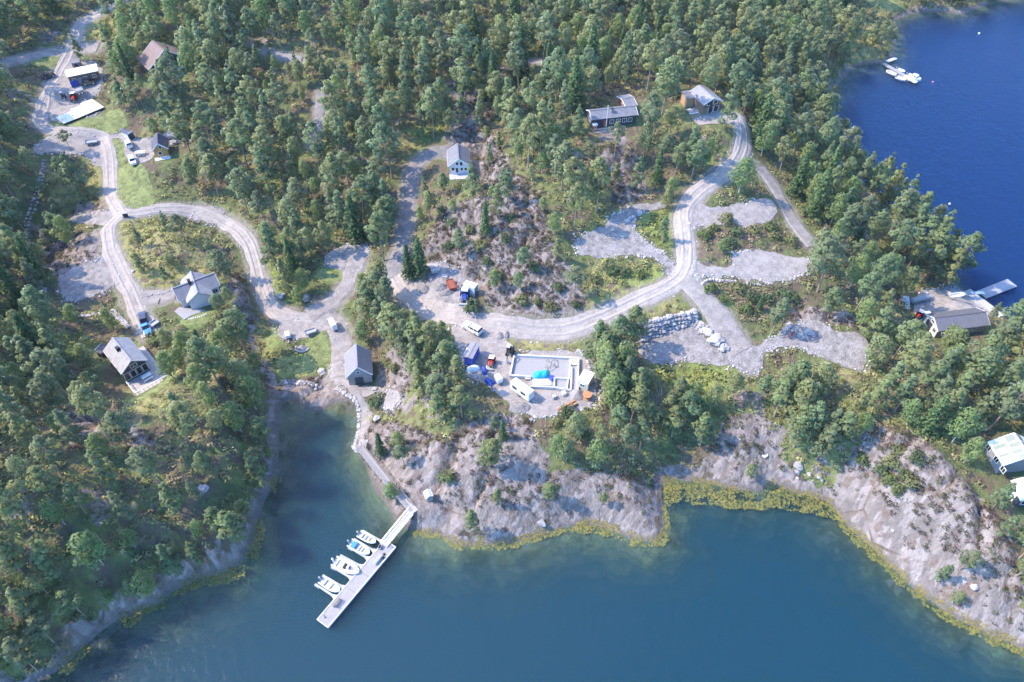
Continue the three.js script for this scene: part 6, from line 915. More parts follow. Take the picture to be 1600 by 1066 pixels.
// storage yard
{ const f = F.skip, g = thing('skip', 'open rust red skip in the shaded storage yard', 'skip', f.pos, f.turn), L = f.len, W = f.w; part('body', [box(L, 0.1, W, 0, 0.25), box(L, 0.7, 0.09, 0, 0.65, W / 2 - 0.05), box(L, 0.7, 0.09, 0, 0.65, -W / 2 + 0.05), box(0.09, 0.7, W - 0.2, L / 2 - 0.05, 0.65), box(0.09, 0.7, W - 0.2, -L / 2 + 0.05, 0.65)], MB.rust, g); part('load', box(L - 0.25, 0.3, W - 0.25, 0, 0.7, 0, 0, 0.08), MB.rust, g); part('rib', [-0.3, 0, 0.3].flatMap((k) => [-1, 1].map((s) => box(0.1, 0.7, 0.08, k * L, 0.62, s * (W / 2 + 0.03)))), MB.rust, g); }
for (const [k, [a, b]] of [[[671, 418], [684, 416]], [[673.5, 424], [687, 420.5]], [[655, 428], [664, 426]], [[690, 427], [699, 429]]].entries()) { const f = carFrame(a, b, 0.4), g = thing('timber_stack', ['pale timber stack in the storage yard, back one of the longer two', 'pale timber stack in the storage yard, front one of the longer two', 'short pale board pile right of the two dark spruces', 'short pale board pile behind the rust red skip'][k], 'timber stack', V(f.pos.x, height(f.pos.x, f.pos.z) + 0.1, f.pos.z), f.turn), n = k < 2 ? 5 : 2; for (let j = 0; j < n; j++) for (let l = 0; l < 4; l++) part('plank', box(f.len, 0.12, 0.24, (l % 2) * 0.05, 0.08 + j * 0.13, -0.39 + l * 0.26), MB.deck, g); }
{ const p = G(716, 446), g = thing('barrier', 'red and white barrier boards between the skip and the white tent', 'barrier', V(p.x, height(p.x, p.z) + 0.1, p.z), 1.2); for (let k = 0; k < 4; k++) part('stripe', box(0.45, 0.3, 0.06, -0.7 + k * 0.46, 0.75), k % 2 ? MB.trim : MB.red, g); part('foot', [box(0.08, 0.9, 0.08, -0.75, 0.45, 0.05), box(0.08, 0.9, 0.08, 0.75, 0.45, 0.05), box(0.3, 0.08, 0.6, -0.75, 0.04), box(0.3, 0.08, 0.6, 0.75, 0.04)], MB.steel, g); }
// ---- red hoop and stones in the lower stone yard
{ const p = G(1235, 528), g = thing('hose_drum', 'red hoop standing on the lower crushed stone yard', 'hose drum', V(p.x, height(p.x, p.z) + 0.55, p.z), 0.9); const t = new THREE.TorusGeometry(0.75, 0.1, 8, 24); part('hoop', t, MB.red, g); part('foot', [box(0.12, 0.12, 0.9, -0.45, -0.62), box(0.12, 0.12, 0.9, 0.45, -0.62)], MB.rust, g); part('spoke', [bar([-0.7, 0, 0], [0.7, 0, 0], 0.04), bar([0, -0.7, 0], [0, 0.7, 0], 0.04)], MB.rust, g); }
const boulderM = [roofMat('pale_boulder', [0.42, 0.39, 0.38], 31, 0.9, 0, 0.5), roofMat('grey_boulder', [0.3, 0.28, 0.29], 32, 0.9, 0, 0.5), roofMat('dark_boulder', [0.2, 0.185, 0.2], 33, 0.9, 0, 0.5)];
const rb = rng(31337);
function boulder(px, s, label, m = 0, h = 0.75) { const p = G(...px); const o = single('boulder', label, 'boulder', stoneG[Math.floor(rb() * 4)].clone().scale(s, s * h, s * (0.7 + 0.5 * rb())), boulderM[m], V(p.x, height(p.x, p.z) + s * 0.3, p.z), rb() * 6); return o; }
for (const [px, s, l, m] of [[[1262, 522], 0.9, 'largest pale boulder of the rubble heap on the lower stone yard', 0], [[1270, 526], 0.7, 'grey boulder right of the largest one on the lower stone yard', 1], [[1258, 530], 0.65, 'grey boulder below the largest one on the lower stone yard', 1], [[1273, 533], 0.6, 'dark boulder at the right end of the rubble heap', 2], [[1252, 526], 0.5, 'small pale boulder left of the rubble heap', 0],
  [[266, 208], 1.8, 'big pale boulder behind the ochre house', 0], [[270, 216], 1.1, 'pale boulder leaning on the big boulder behind the ochre house', 0], [[1247, 730], 0.9, 'dark edged boulder at the head of the cove', 1], [[1246, 738], 0.6, 'grey boulder just below the dark edged one in the cove', 1], [[1280, 747], 0.45, 'round pale stone on the dark beach of the cove', 0], [[1284, 751], 0.4, 'lower round pale stone on the dark beach of the cove', 0], [[1246, 748], 0.35, 'small pale stone left on the dark beach of the cove', 0], [[1264, 742], 0.45, 'middle pale stone at the top of the dark beach', 0],
  [[1393, 832], 0.35, 'small white stone alone high on the right headland', 0], [[1522, 918], 0.7, 'white boulder with a dark side low on the right headland', 0], [[1508, 908], 0.4, 'small white stone left of the white boulder on the right headland', 0], [[847, 820], 0.9, 'rounded boulder in the cleft of the headland above the seaweed', 1], [[503, 582], 1, 'white boulder at the lower corner of the lawn', 0], [[555, 700], 0.8, 'white boulder at the end of the inlet wall', 0], [[560, 706], 0.7, 'second white boulder at the end of the inlet wall', 0],
  [[588, 652], 0.8, 'pale boulder above the path near the round gravel patch', 0], [[585, 606], 0.6, 'white stone right of the boathouse corner', 0], [[208, 424], 0.45, 'white stone at the edge of the left gravel road', 0], [[320, 775], 1, 'pale rock block on the left shore', 1], [[1106, 521], 1.5, 'big white rock at the upper end of the pale rocks beside the side road', 0], [[1117, 533], 1.7, 'biggest white rock of the pale rocks beside the side road', 0], [[1129, 544], 1.2, 'white rock at the lower end of the pale rocks beside the side road', 0], [[440, 464], 1.1, 'grey boulder at the corner of the inlet road below the round tree', 1], [[478, 466], 1.3, 'big grey boulder under the grey leaved round tree', 1]]) boulder(px, s, l, m);
// stone ring on the lawn
{ const p = G(472, 543), g = thing('fire_pit', 'dark fire pit in a ring of white stones on the lawn', 'fire pit', V(p.x, height(p.x, p.z) + 0.08, p.z)); part('ash_heap', heapShape(44, 1.1, 0.6, 0.9), boulderM[2], g); for (let k = 0; k < 13; k++) { const a = 0.2 + k * 0.27; part('stone', stoneG[k % 4].clone().scale(0.24, 0.2, 0.22).translate(Math.cos(a) * 1.45, 0.1, Math.sin(a) * 1.15), boulderM[0], g); } }
// ---- walls of stones
function stoneWall(line, label, o = {}) {     // stones laid along a line of ground points, in rows
  const pts = smoothLine(line, 0.25), c = pts[pts.length >> 1], g = thing('stone_wall', label, 'stone wall', V(c[0], height(...c), c[1])); let i = 0;
  for (let row = 0; row < (o.rows ?? 1); row++) for (let k = 0; k < pts.length; k += Math.max(1, Math.round((o.gap ?? 0.55) / 0.25 * (0.8 + 0.4 * rb())))) { const [x, z] = pts[k], s = (o.size ?? 0.34) * (0.7 + 0.6 * rb()), a = pts[Math.max(0, k - 1)], b = pts[Math.min(pts.length - 1, k + 1)], l = Math.hypot(b[0] - a[0], b[1] - a[1]) || 1, off = (row * (o.step ?? 0.5)) * (o.side ?? 1), X = x - (b[1] - a[1]) / l * off + (rb() - 0.5) * 0.2, Z = z + (b[0] - a[0]) / l * off + (rb() - 0.5) * 0.2;
    const q = new THREE.Mesh(stoneG[i % 4], boulderM[o.mats ? o.mats[Math.floor(rb() * o.mats.length)] : 0]); q.name = i ? `stone_${String(i).padStart(3, '0')}` : 'stone'; q.position.set(X - c[0], (o.y ? o.y(row, k / pts.length) : height(X, Z) + 0.15) - g.position.y, Z - c[1]); q.scale.set(s, s * 0.8, s * 0.85); q.rotation.y = rb() * 6; q.castShadow = q.receiveShadow = true; g.add(q); i++; }
  return g;
}
stoneWall(P2(`528,611 540,619 552,627 561,638 563,652 562,666 560,680 557,693`).map(Gxz), 'white stone wall along the inlet path', { gap: 0.6, size: 0.36, rows: 2, step: 0.35 });
{ const hi = G(1025, 500), lo = height(...Gxz([1040, 530])); stoneWall(P2(`1002,530 1012,526 1028,522 1045,517 1062,512 1080,507 1090,503`).map(Gxz), 'tall dark boulder wall behind the lower crushed stone yard', { gap: 0.75, size: 0.62, rows: 5, step: -0.4, mats: [0, 1, 1, 0], y: (row) => lo + 0.3 + row * 0.72 }); }
stoneWall(P2(`1090,500 1102,508 1112,516 1122,526 1132,538 1136,546`).map(Gxz), 'pale boulder bank beside the sloping side road', { gap: 0.8, size: 0.6, rows: 3, step: 0.6, mats: [0, 0, 1] });
stoneWall(P2(`906,545 912,552 917,560 920,570 921,578`).map(Gxz), 'white stones edging the right end of the building yard', { gap: 0.6, size: 0.35, mats: [0] });
stoneWall(P2(`110,488 125,490 140,489 155,487 168,484`).map(Gxz), 'row of white stones below the left light gravel patch', { gap: 0.6, size: 0.4, rows: 2, step: 0.4, mats: [0] });
stoneWall(P2(`175,483 185,492 195,502 203,511`).map(Gxz), 'white stones down the slope left of the parked cars', { gap: 0.5, size: 0.4, rows: 2, step: 0.5, mats: [0] });
stoneWall(P2(`1000,336 990,342 982,350 974,352`).map(Gxz), 'grey stones in the upper crushed stone yard', { gap: 0.7, size: 0.5, rows: 2, step: 0.5, mats: [0, 1, 2] });
stoneWall(P2(`1098,444 1110,436 1130,437 1160,440 1190,445`).map(Gxz), 'low grey stone edging below the middle gravel lot', { gap: 0.7, size: 0.4, mats: [0, 1] });
stoneWall(P2(`592,618 590,626 594,634 605,640`).map(Gxz), 'white edging stones round the left of the circular gravel patch', { gap: 0.4, size: 0.25, mats: [0] }); stoneWall(P2(`626,621 625,630 618,637`).map(Gxz), 'white edging stones round the right of the circular gravel patch', { gap: 0.4, size: 0.28, mats: [0] });
stoneWall(P2(`1236,510 1228,518 1222,527`).map(Gxz), 'dark rock step at the left of the lower stone yard', { gap: 0.6, size: 0.55, rows: 2, step: 0.5, mats: [1, 2] });
stoneWall(P2(`222,466 235,461 250,457 262,453`).map(Gxz), 'dark stone edging along the drive of the cross shaped house', { gap: 0.5, size: 0.32, mats: [1, 0] });
stoneWall(P2(`440,596 455,594 470,598 485,600 500,606`).map(Gxz), 'pale beach stones at the head of the inlet', { gap: 0.8, size: 0.5, rows: 2, step: 0.7, mats: [0, 1, 2] });
stoneWall(P2(`72,252 66,280 58,310 46,345 44,372 54,400 60,430 70,455`).map(Gxz), 'bed of pale stones of the little stream far left', { gap: 0.9, size: 0.4, rows: 2, step: 0.5, mats: [0, 0, 1] });
// ---------------------------------------------------------------- jetty, gangway, boats
function boatHull(L, B, H) {           // stern at -x, bow at +x: outer shell, gunwale and inner floor
  const n = 14, ring = 7, out = [], ixs = [], secs = [];
  for (let i = 0; i <= n; i++) { const t = i / n, x = -L / 2 + L * t, hw = B / 2 * (t < 0.5 ? 0.9 + 0.1 * Math.sin(t * Math.PI) : Math.pow(Math.max(0, 1 - Math.pow((t - 0.5) / 0.5, 2.3)), 0.62)), top = H * (0.82 + 0.22 * t * t), keel = -0.12 + 0.34 * Math.pow(Math.max(0, t - 0.7) / 0.3, 2); secs.push({ x, hw: Math.max(hw, 0.015), top, keel }); }
  for (const s of secs) for (let k = 0; k <= ring * 2; k++) { const u = (k - ring) / ring, a = Math.abs(u), z = Math.sign(u) * s.hw * Math.pow(a, 0.55), y = s.keel + (s.top - s.keel) * Math.pow(a, 2.1); out.push(s.x, y, z); }
  const w = ring * 2 + 1; for (let i = 0; i < n; i++) for (let k = 0; k < w - 1; k++) { const a = i * w + k; ixs.push(a, a + 1, a + w, a + 1, a + w + 1, a + w); }
  const c0 = out.length / 3; out.push(-L / 2, H * 0.4, 0); for (let k = 0; k < w - 1; k++) ixs.push(c0, k + 1, k);
  const hull = new THREE.BufferGeometry(); hull.setAttribute('position', new THREE.Float32BufferAttribute(out, 3)); hull.setIndex(ixs); hull.computeVertexNormals();
  const strip = (in0, y0, in1, y1) => { const p = [], ix = []; for (const s of secs) for (const sg of [-1, 1]) { p.push(s.x - (s.x > L * 0.35 ? in0 : 0), s.top + y0, sg * Math.max(0.005, s.hw - in0), s.x - (s.x > L * 0.35 ? in1 : 0), s.top + y1, sg * Math.max(0.005, s.hw - in1)); } for (let i = 0; i < n; i++) for (const o of [0, 2]) { const a = i * 4 + o, f = o === 0; if (f) ix.push(a, a + 1, a + 4, a + 1, a + 5, a + 4); else ix.push(a, a + 4, a + 1, a + 1, a + 4, a + 5); } const g = new THREE.BufferGeometry(); g.setAttribute('position', new THREE.Float32BufferAttribute(p, 3)); g.setIndex(ix); g.computeVertexNormals(); return g; };
  const floor = (inn, drop, x0, x1) => { const sh = []; for (const s of secs) if (s.x >= x0 * L && s.x <= x1 * L) sh.push([s.x, Math.max(0.02, s.hw - inn), s.top]); const p = [], ix = []; for (const [x, z, t] of sh) p.push(x, t - drop, z, x, t - drop, -z); for (let i = 0; i < sh.length - 1; i++) ix.push(i * 2, i * 2 + 2, i * 2 + 1, i * 2 + 1, i * 2 + 2, i * 2 + 3); const g = new THREE.BufferGeometry(); g.setAttribute('position', new THREE.Float32BufferAttribute(p, 3)); g.setIndex(ix); g.computeVertexNormals(); return g; };
  return { hull, gunwale: merge([strip(0, 0.02, 0.16, 0.02), strip(0.16, 0.02, 0.2, -0.4), strip(0, 0.02, -0.03, -0.1)]), floor: floor(0.15, 0.38, -0.5, 0.3), fore: floor(0.1, 0.03, 0.22, 0.5) };
}
const gel = new THREE.MeshPhysicalMaterial({ name: 'white_gelcoat', color: rgb(0.74, 0.75, 0.74), roughness: 0.3, clearcoat: 0.5, side: THREE.DoubleSide }), floorM = new THREE.MeshStandardMaterial({ name: 'boat_floor', color: rgb(0.5, 0.5, 0.51), roughness: 0.7, side: THREE.DoubleSide }), hullDark = new THREE.MeshPhysicalMaterial({ name: 'dark_hull', color: rgb(0.05, 0.07, 0.1), roughness: 0.3, side: THREE.DoubleSide });
function boat(stern, bow, label, o = {}) {
  const h = o.H ?? 0.75, a = at(...stern, h * 0.8), b = at(...bow, h * 0.8), d = b.clone().sub(a), L = d.length(), B = o.B ?? L * 0.4, g = thing('motor_boat', label, 'boat', V((a.x + b.x) / 2, 0.02, (a.z + b.z) / 2), Math.atan2(-d.z, d.x), o.group), k = boatHull(L, B, h);
  part('hull', k.hull, o.hull ?? gel, g); part('gunwale', k.gunwale, gel, g); part('floor', k.floor, floorM, g); part('foredeck', k.fore, gel, g);
  for (const x of o.seats ?? [-0.25, 0, 0.15]) part('seat', box(0.35, 0.28, B * (0.62 - Math.max(0, x) * 0.6), L * x, h * 0.5, 0, 0, 0.05), o.seatM ?? floorM, g);
  if (o.console) { const c = part('console', [box(0.55, 0.62, 0.6, L * o.console, h * 0.72, 0, 0, 0.06)], gel, g), s = box(0.04, 0.32, 0.62); s.rotateZ(0.5); part('windscreen', s.translate(L * o.console + 0.3, h * 0.72 + 0.42, 0), MB.glass, c); part('dark_seat', [box(0.4, 0.6, 0.42, L * o.console - 0.75, h * 0.65, 0.24, 0, 0.08), box(0.4, 0.6, 0.42, L * o.console - 0.75, h * 0.65, -0.24, 0, 0.08)], MB.black, g); }
  if (o.cover) part('cover', box(L * 0.2, 0.2, B * 0.72, -L * 0.26, h * 0.95, 0, 0, 0.08), o.cover, g);
  if (o.cabin) { const c = part('cabin', box(L * 0.38, 0.8, B * 0.7, L * 0.04, h + 0.3, 0, 0, 0.16), gel, g); part('window', [-1, 1].map((s) => box(L * 0.3, 0.25, 0.04, L * 0.05, h + 0.42, s * B * 0.352)), MB.glass, c); }
  if (!o.noMotor) { const m = part('outboard_motor', [box(0.34, 0.42, 0.3, -L / 2 - 0.25, h + 0.12, 0, 0, 0.09), box(0.14, 0.8, 0.1, -L / 2 - 0.25, h * 0.4, 0), box(0.2, 0.3, 0.16, -L / 2 - 0.08, h * 0.75, 0)], o.motor ?? MB.grey, g); part('propeller', box(0.05, 0.2, 0.2, -L / 2 - 0.3, -0.1, 0), MB.black, m); }
  return g;
}
const BG = 'motor boats moored between the jetty fingers';
boat([560.5, 833.5], [587, 848], 'open white boat moored nearest the shore between jetty fingers', { H: 0.7, group: BG, seats: [-0.3, -0.1, 0.1] });
boat([546, 847.5], [577.5, 865], 'white boat with a bright blue cover at its stern', { H: 0.75, group: BG, cover: mat('bright_blue_cover', 0.05, 0.25, 0.62, 0.6), seats: [-0.02, 0.12] });
boat([521.5, 876], [561, 895], 'largest white boat at the jetty, with a console and black seats', { H: 0.95, group: BG, console: 0.08, seats: [-0.38, 0.22], motor: MB.trim });
boat([501, 905], [531, 924], 'small white boat moored farthest from the shore', { H: 0.7, group: BG, seats: [-0.28, 0.02] });
// floating jetty with tapered fingers
{ const y = 0.48, c0 = at(504.2, 974.2, y), c1 = at(609.5, 850, y), d = c1.clone().sub(c0), L = d.length(), W = 2.3, g = thing('floating_jetty', 'long pale floating jetty with seven tapered fingers', 'jetty', V((c0.x + c1.x) / 2, 0, (c0.z + c1.z) / 2), Math.atan2(-d.z, d.x)), pier = roofMat('pale_pier_deck', [0.31, 0.288, 0.295], 41, 0.85, 0, 0.18), fing = roofMat('pale_finger_deck', [0.38, 0.385, 0.4], 42, 0.5, 0, 0.1);
  for (let k = 0; k < 5; k++) part('pontoon', box(L / 5 - 0.03, 0.8, W, -L / 2 + L / 5 * (k + 0.5), y - 0.4, 0, 0, 0.03), pier, g); part('edge_beam', [box(L, 0.16, 0.12, 0, y + 0.02, W / 2 + 0.05), box(L, 0.16, 0.12, 0, y + 0.02, -W / 2 - 0.05), box(0.12, 0.16, W + 0.2, -L / 2 - 0.05, y + 0.03), box(0.12, 0.16, W + 0.2, L / 2 + 0.05, y + 0.03)], MB.trim, g);
  const inv = new THREE.Matrix4().makeRotationY(-g.rotation.y), lp = (px, py) => at(px, py, y).sub(V(g.position.x, y, g.position.z)).applyMatrix4(inv);
  for (const [tx, ty, bx, by] of [[566, 828.6, 601, 849], [553, 842, 589, 863.5], [544, 854.5, 579, 875], [531.5, 867, 568.5, 887.5], [517.5, 885, 553, 905.5], [504, 898.5, 540.5, 920.5], [492, 912.5, 527.5, 935.5]]) {
    const t = lp(tx, ty), b = lp(bx, by), dx = t.x - b.x, dz = t.z - b.z, l = Math.hypot(dx, dz), ux = dx / l, uz = dz / l, nx = -uz, nz = ux, zb = Math.sign(b.z || t.z) * (W / 2 + 0.1), sh = new THREE.Shape(), P = (a, s) => new THREE.Vector2(b.x + ux * a + nx * s, -(b.z + uz * a + nz * s));
    sh.moveTo(...P(-0.1, 0.85).toArray()); sh.lineTo(...P(0.45, 0.5).toArray()); sh.lineTo(...P(1.2, 0.2).toArray()); sh.lineTo(...P(l, 0.15).toArray()); sh.lineTo(...P(l, -0.15).toArray()); sh.lineTo(...P(1.2, -0.2).toArray()); sh.lineTo(...P(0.45, -0.5).toArray()); sh.lineTo(...P(-0.1, -0.85).toArray());
    const q = new THREE.ExtrudeGeometry(sh, { depth: 0.14, bevelEnabled: false }); q.rotateX(-Math.PI / 2); const fp = part('finger', q.translate(0, y - 0.17, 0), fing, g), fl = cyl(0.24, 0.24, 1.0, 0, 0, 0, 14); fl.rotateZ(Math.PI / 2); fl.rotateY(Math.atan2(-uz, ux)); part('float', fl.translate(t.x - ux * 0.45, 0.12, t.z - uz * 0.45), fing, fp);
  }
  const put = (px, py) => { const p = at(px, py, y + 0.03); return p; };
  const bp = put(526, 943), bench = thing('bench', 'dark bench near the outer end of the floating jetty', 'bench', bp, g.rotation.y); part('seat', [0, 1, 2].map((k) => box(1.6, 0.05, 0.12, 0, 0.45, -0.16 + k * 0.15)), MB.oldTimber, bench); part('backrest', [0, 1].map((k) => box(1.6, 0.11, 0.04, 0, 0.62 + k * 0.16, 0.24)), MB.oldTimber, bench); for (const x of [-0.7, 0.7]) part('leg', [box(0.06, 0.45, 0.4, x, 0.22), box(0.06, 0.5, 0.05, x, 0.6, 0.22)], MB.black, bench);
  const rp = put(508, 965), pole = thing('mooring_pole', 'thin dark pole at the outer end of the floating jetty', 'pole', rp); part('post', cyl(0.05, 0.04, 1.5, 0, 0.75, 0, 8), MB.black, pole); part('cap', new THREE.SphereGeometry(0.08, 8, 6).translate(0, 1.52, 0), MB.trim, pole); part('base', cyl(0.14, 0.12, 0.05, 0, 0.025, 0, 10), MB.black, pole);
  const kp = put(590, 876), sb = thing('storage_bench', 'pale storage bench with dark gear on the shore half of the jetty', 'storage bench', kp, g.rotation.y); part('box', box(1.8, 0.45, 0.5, 0, 0.23, 0, 0, 0.03), MB.trim, sb); part('lid', box(1.9, 0.06, 0.56, 0, 0.49), MB.grey, sb); part('gear', [heapShape(61, 0.3, 0.35, 0.25).translate(0.9, 0.2, 0.5), heapShape(62, 0.25, 0.3, 0.25).translate(1.5, 0.05, 0.2)], MB.black, sb);
  const cp = put(594, 856), cr = thing('crate', 'dark crate at the foot of the gangway on the jetty', 'crate', cp, g.rotation.y + 0.2); part('body', [box(0.8, 0.06, 0.5, 0, 0.05), box(0.8, 0.45, 0.05, 0, 0.27, 0.23), box(0.8, 0.45, 0.05, 0, 0.27, -0.23), box(0.05, 0.45, 0.4, 0.38, 0.27), box(0.05, 0.45, 0.4, -0.38, 0.27)], MB.grey, cr); part('contents', heapShape(63, 0.35, 0.4, 0.2).translate(0, 0.15, 0), MB.black, cr); }
// gangway from the rock down to the jetty, and the boardwalk along the rock
function walkway(pts, w, label, name, o = {}) {     // pts: world points along the deck's middle
  const g = thing(name, label, o.cat ?? 'walkway', pts[0].clone()), rail = [], deck = o.m ?? MB.deck; let pi = 0;
  for (let i = 1; i < pts.length; i++) {
    const a = pts[i - 1].clone().sub(pts[0]), b = pts[i].clone().sub(pts[0]), d = b.clone().sub(a), l = d.length(), n = Math.max(2, Math.round(l / 0.5)), yaw = Math.atan2(-d.z, d.x), pitch = Math.asin(clamp(d.y / l, -1, 1)), side = V(-d.z, 0, d.x).normalize();
    const seg = (u, v, hh, t, s) => { const q = box(l * 1.002, hh, t); q.rotateZ(pitch); q.rotateY(yaw); return q.translate((a.x + b.x) / 2 + side.x * s, (a.y + b.y) / 2 + v, (a.z + b.z) / 2 + side.z * s); };
    for (let k = 0; k < n; k++) { const c = a.clone().addScaledVector(d, (k + 0.5) / n), q = box(l / n - 0.03, 0.06, w); q.rotateZ(pitch); q.rotateY(yaw); part('plank', q.translate(c.x, c.y, c.z), deck, g); }
    part('beam', [seg(0, -0.14, 0.2, 0.12, w / 2 - 0.15), seg(0, -0.14, 0.2, 0.12, -w / 2 + 0.15)], o.beam ?? MB.oldTimber, g);
    for (const s of o.sides ?? [1]) { const m = Math.max(2, Math.round(l / 1.3)); for (let k = 0; k <= m; k++) { const c = a.clone().addScaledVector(d, k / m); rail.push(box(0.07, 1, 0.07, c.x + side.x * s * (w / 2 - 0.04), c.y + 0.5, c.z + side.z * s * (w / 2 - 0.04))); } rail.push(seg(0, 1, 0.08, 0.09, s * (w / 2 - 0.04)), seg(0, 0.55, 0.05, 0.05, s * (w / 2 - 0.04))); if (o.brace) for (let k = 0; k < m; k++) { const c = a.clone().addScaledVector(d, k / m), e = a.clone().addScaledVector(d, (k + 1) / m), ox = side.x * s * (w / 2 - 0.04), oz = side.z * s * (w / 2 - 0.04); rail.push(bar([c.x + ox, c.y + 0.05, c.z + oz], [e.x + ox, e.y + 0.95, e.z + oz], 0.03, 5)); } }
    if (o.posts) for (let k = 0; k <= n; k += 4) { const c = a.clone().addScaledVector(d, k / n), gy = height(c.x + pts[0].x, c.z + pts[0].z) - pts[0].y - 0.3; if (c.y - 0.1 > gy) for (const s of [-1, 1]) part('post', box(0.13, c.y - 0.1 - gy, 0.13, c.x + side.x * s * w * 0.4, (c.y - 0.1 + gy) / 2, c.z + side.z * s * w * 0.4), MB.oldTimber, g); }
  }
  if (rail.length) part('railing', rail, o.rail ?? MB.trim, g);
  return g;
}
walkway([at(643, 800, 2.6), at(600.5, 852, 0.62)], 1.25, 'sloping white gangway from the rock down to the floating jetty', 'gangway', { cat: 'gangway', sides: [-1, 1], brace: 1, m: roofMat('pale_gangway', [0.5, 0.48, 0.48], 48, 0.8, 0, 0.1), beam: MB.steel, rail: MB.steel });
walkway([at(560, 697, 2.2), at(580, 722, 2.5), at(612, 762, 2.7), at(640, 793, 2.75)], 1.3, 'pale boardwalk with a railing along the headland rock', 'boardwalk', { cat: 'boardwalk', sides: [-1, 1], posts: 1, m: roofMat('pale_boardwalk', [0.36, 0.335, 0.33], 45, 0.8, 0, 0.15), rail: MB.oldTimber });
walkway([at(569, 687, 1.7), at(564, 702, 2.1)], 1.6, 'short flight of timber steps between path and boardwalk', 'timber_steps', { cat: 'steps', sides: [-1, 1], rail: MB.oldTimber });
{ const p = at(646, 793, 2.75), g = thing('landing', 'grey timber landing where the boardwalk meets the gangway', 'landing', p, 0.7); for (let k = 0; k < 7; k++) part('plank', box(1.9, 0.06, 0.24, 0, 0, -0.8 + k * 0.27), MB.deck, g); part('post', [[-0.8, -0.7], [0.8, -0.7], [0.8, 0.8], [-0.8, 0.8]].map(([x, z]) => box(0.14, 3, 0.14, x, -1.5, z)), MB.oldTimber, g); }
struct('path', ribbon(smoothLine(P2(`560,622 566,634 572,648 571,662 567,676 566,688`).map(Gxz), 0.8), 1.7, 0.2), M.side);
// quay, floating dock and things behind the lakeside boathouse
{ const y = 1.1, quad = (name, label, cat, pts, t, m, n) => { const p = pts.map(([x, yy]) => at(x, yy, y)), o = p[0], g = thing(name, label, cat, V(o.x, y, o.z)), d = p[1].clone().sub(p[0]), s = p[3].clone().sub(p[0]), L = d.length(), W = s.length(), yaw = Math.atan2(-d.z, d.x), k = Math.max(3, Math.round(L / n)); for (let i = 0; i < k; i++) { const q = box(L / k - 0.03, t, W); q.rotateY(yaw); const c = d.clone().multiplyScalar((i + 0.5) / k).addScaledVector(s, 0.5); part('plank', q.translate(c.x, -t / 2 + (i % 2) * 0.004, c.z), m, g); } part('pile', [0.06, 0.5, 0.94].flatMap((u) => [0.15, 0.85].map((v) => { const c = d.clone().multiplyScalar(u).addScaledVector(s, v); return cyl(0.14, 0.14, 2.6, c.x, -1.35, c.z, 8); })), MB.oldTimber, g); return g; };
  quad('quay', 'long pale timber quay along the blue bay behind the ribbed roof boathouse', 'quay', [[1505.5, 455], [1559, 496], [1566, 490.5], [1517, 452]], 0.16, roofMat('pale_quay', [0.46, 0.44, 0.43], 46, 0.8, 0, 0.15), 0.55);
  quad('deck', 'grey planked deck between the quay and the pile of white stones', 'deck', [[1492, 457], [1536, 492], [1558, 495.2], [1505, 455.4]], 0.14, MB.deck, 0.6);
  const dock = quad('floating_dock', 'weathered grey floating dock reaching out into the blue bay', 'dock', [[1543.6, 462.8], [1592, 443.8], [1577.8, 435.5], [1528.5, 451.5]], 0.3, roofMat('weathered_dock', [0.3, 0.31, 0.35], 47, 0.8, 0, 0.5), 0.6); dock.position.y = 0.45;
  walkway([at(1518, 458, 1.15), at(1538, 457.5, 0.55)], 0.9, 'short white gangway from the quay to the floating dock', 'gangway', { cat: 'gangway', sides: [], m: MB.trim });
  const cf = carFrame([1402, 460], [1424, 463], 0), cg = thing('climbing_frame', 'climbing frame with a yellow canvas roof and a pale slide', 'climbing frame', V(cf.pos.x, height(cf.pos.x, cf.pos.z), cf.pos.z), cf.turn); for (const [x, z] of [[-1, -0.6], [1, -0.6], [-1, 0.7], [1, 0.7]]) part('post', bar([x * 1.1, 0, z * 1.3], [x, 2.6, z], 0.07), MB.timber, cg); const yc = new THREE.CylinderGeometry(0.95, 0.95, 2.3, 16, 1, false, -Math.PI / 2, Math.PI); yc.rotateZ(Math.PI / 2); yc.rotateX(Math.PI); part('canopy', [box(2.4, 0.08, 1.7, 0, 2.62), box(2.3, 0.08, 0.9, 0, 2.95, 0)], MB.yellow, cg); part('platform', box(1.9, 0.1, 1.2, 0, 1.2), MB.timber, cg); for (const x of [-0.75, 0.75]) part('slide_rail', bar([x, 1.3, 0.7], [x + 0.2, 0.1, 3.6], 0.08), MB.trim, cg); part('slide', (() => { const q = box(1.2, 0.06, 3.1); q.rotateX(0.39); return q.translate(0.1, 0.68, 2.15); })(), MB.trim, cg);
  boat([1474, 483.5], [1495, 480.5], 'white upturned dinghy on the gravel beside the ribbed roof boathouse', { H: 0.5, noMotor: 1, seats: [] }).position.y = height(...Gxz([1485, 482])) + 0.2;
  for (const [px, s, l] of [[[1482, 463], 1, 'left white rock of the pile behind the grey tank'], [[1490, 457], 1, 'upper white rock of the pile beside the deck'], [[1496, 460], 0.8, 'right white rock of the pile beside the deck'], [[1487, 467], 0.6, 'lower white rock of the pile behind the deck']]) boulder(px, s, l, 0);
  const pf = G(1449, 489), qg = thing('handcart', 'white topped handcart beside the small red machine', 'handcart', V(pf.x, height(pf.x, pf.z) + 0.1, pf.z), 0.2); part('tray', box(1.5, 0.4, 0.9, 0, 0.6, 0, 0, 0.06), MB.trim, qg); for (const s of [-1, 1]) wheel(qg, 0, 0.3, s * 0.5, 0.3, 0.1); part('handle', bar([0.75, 0.7, 0], [1.4, 0.9, 0], 0.03), MB.black, qg); }
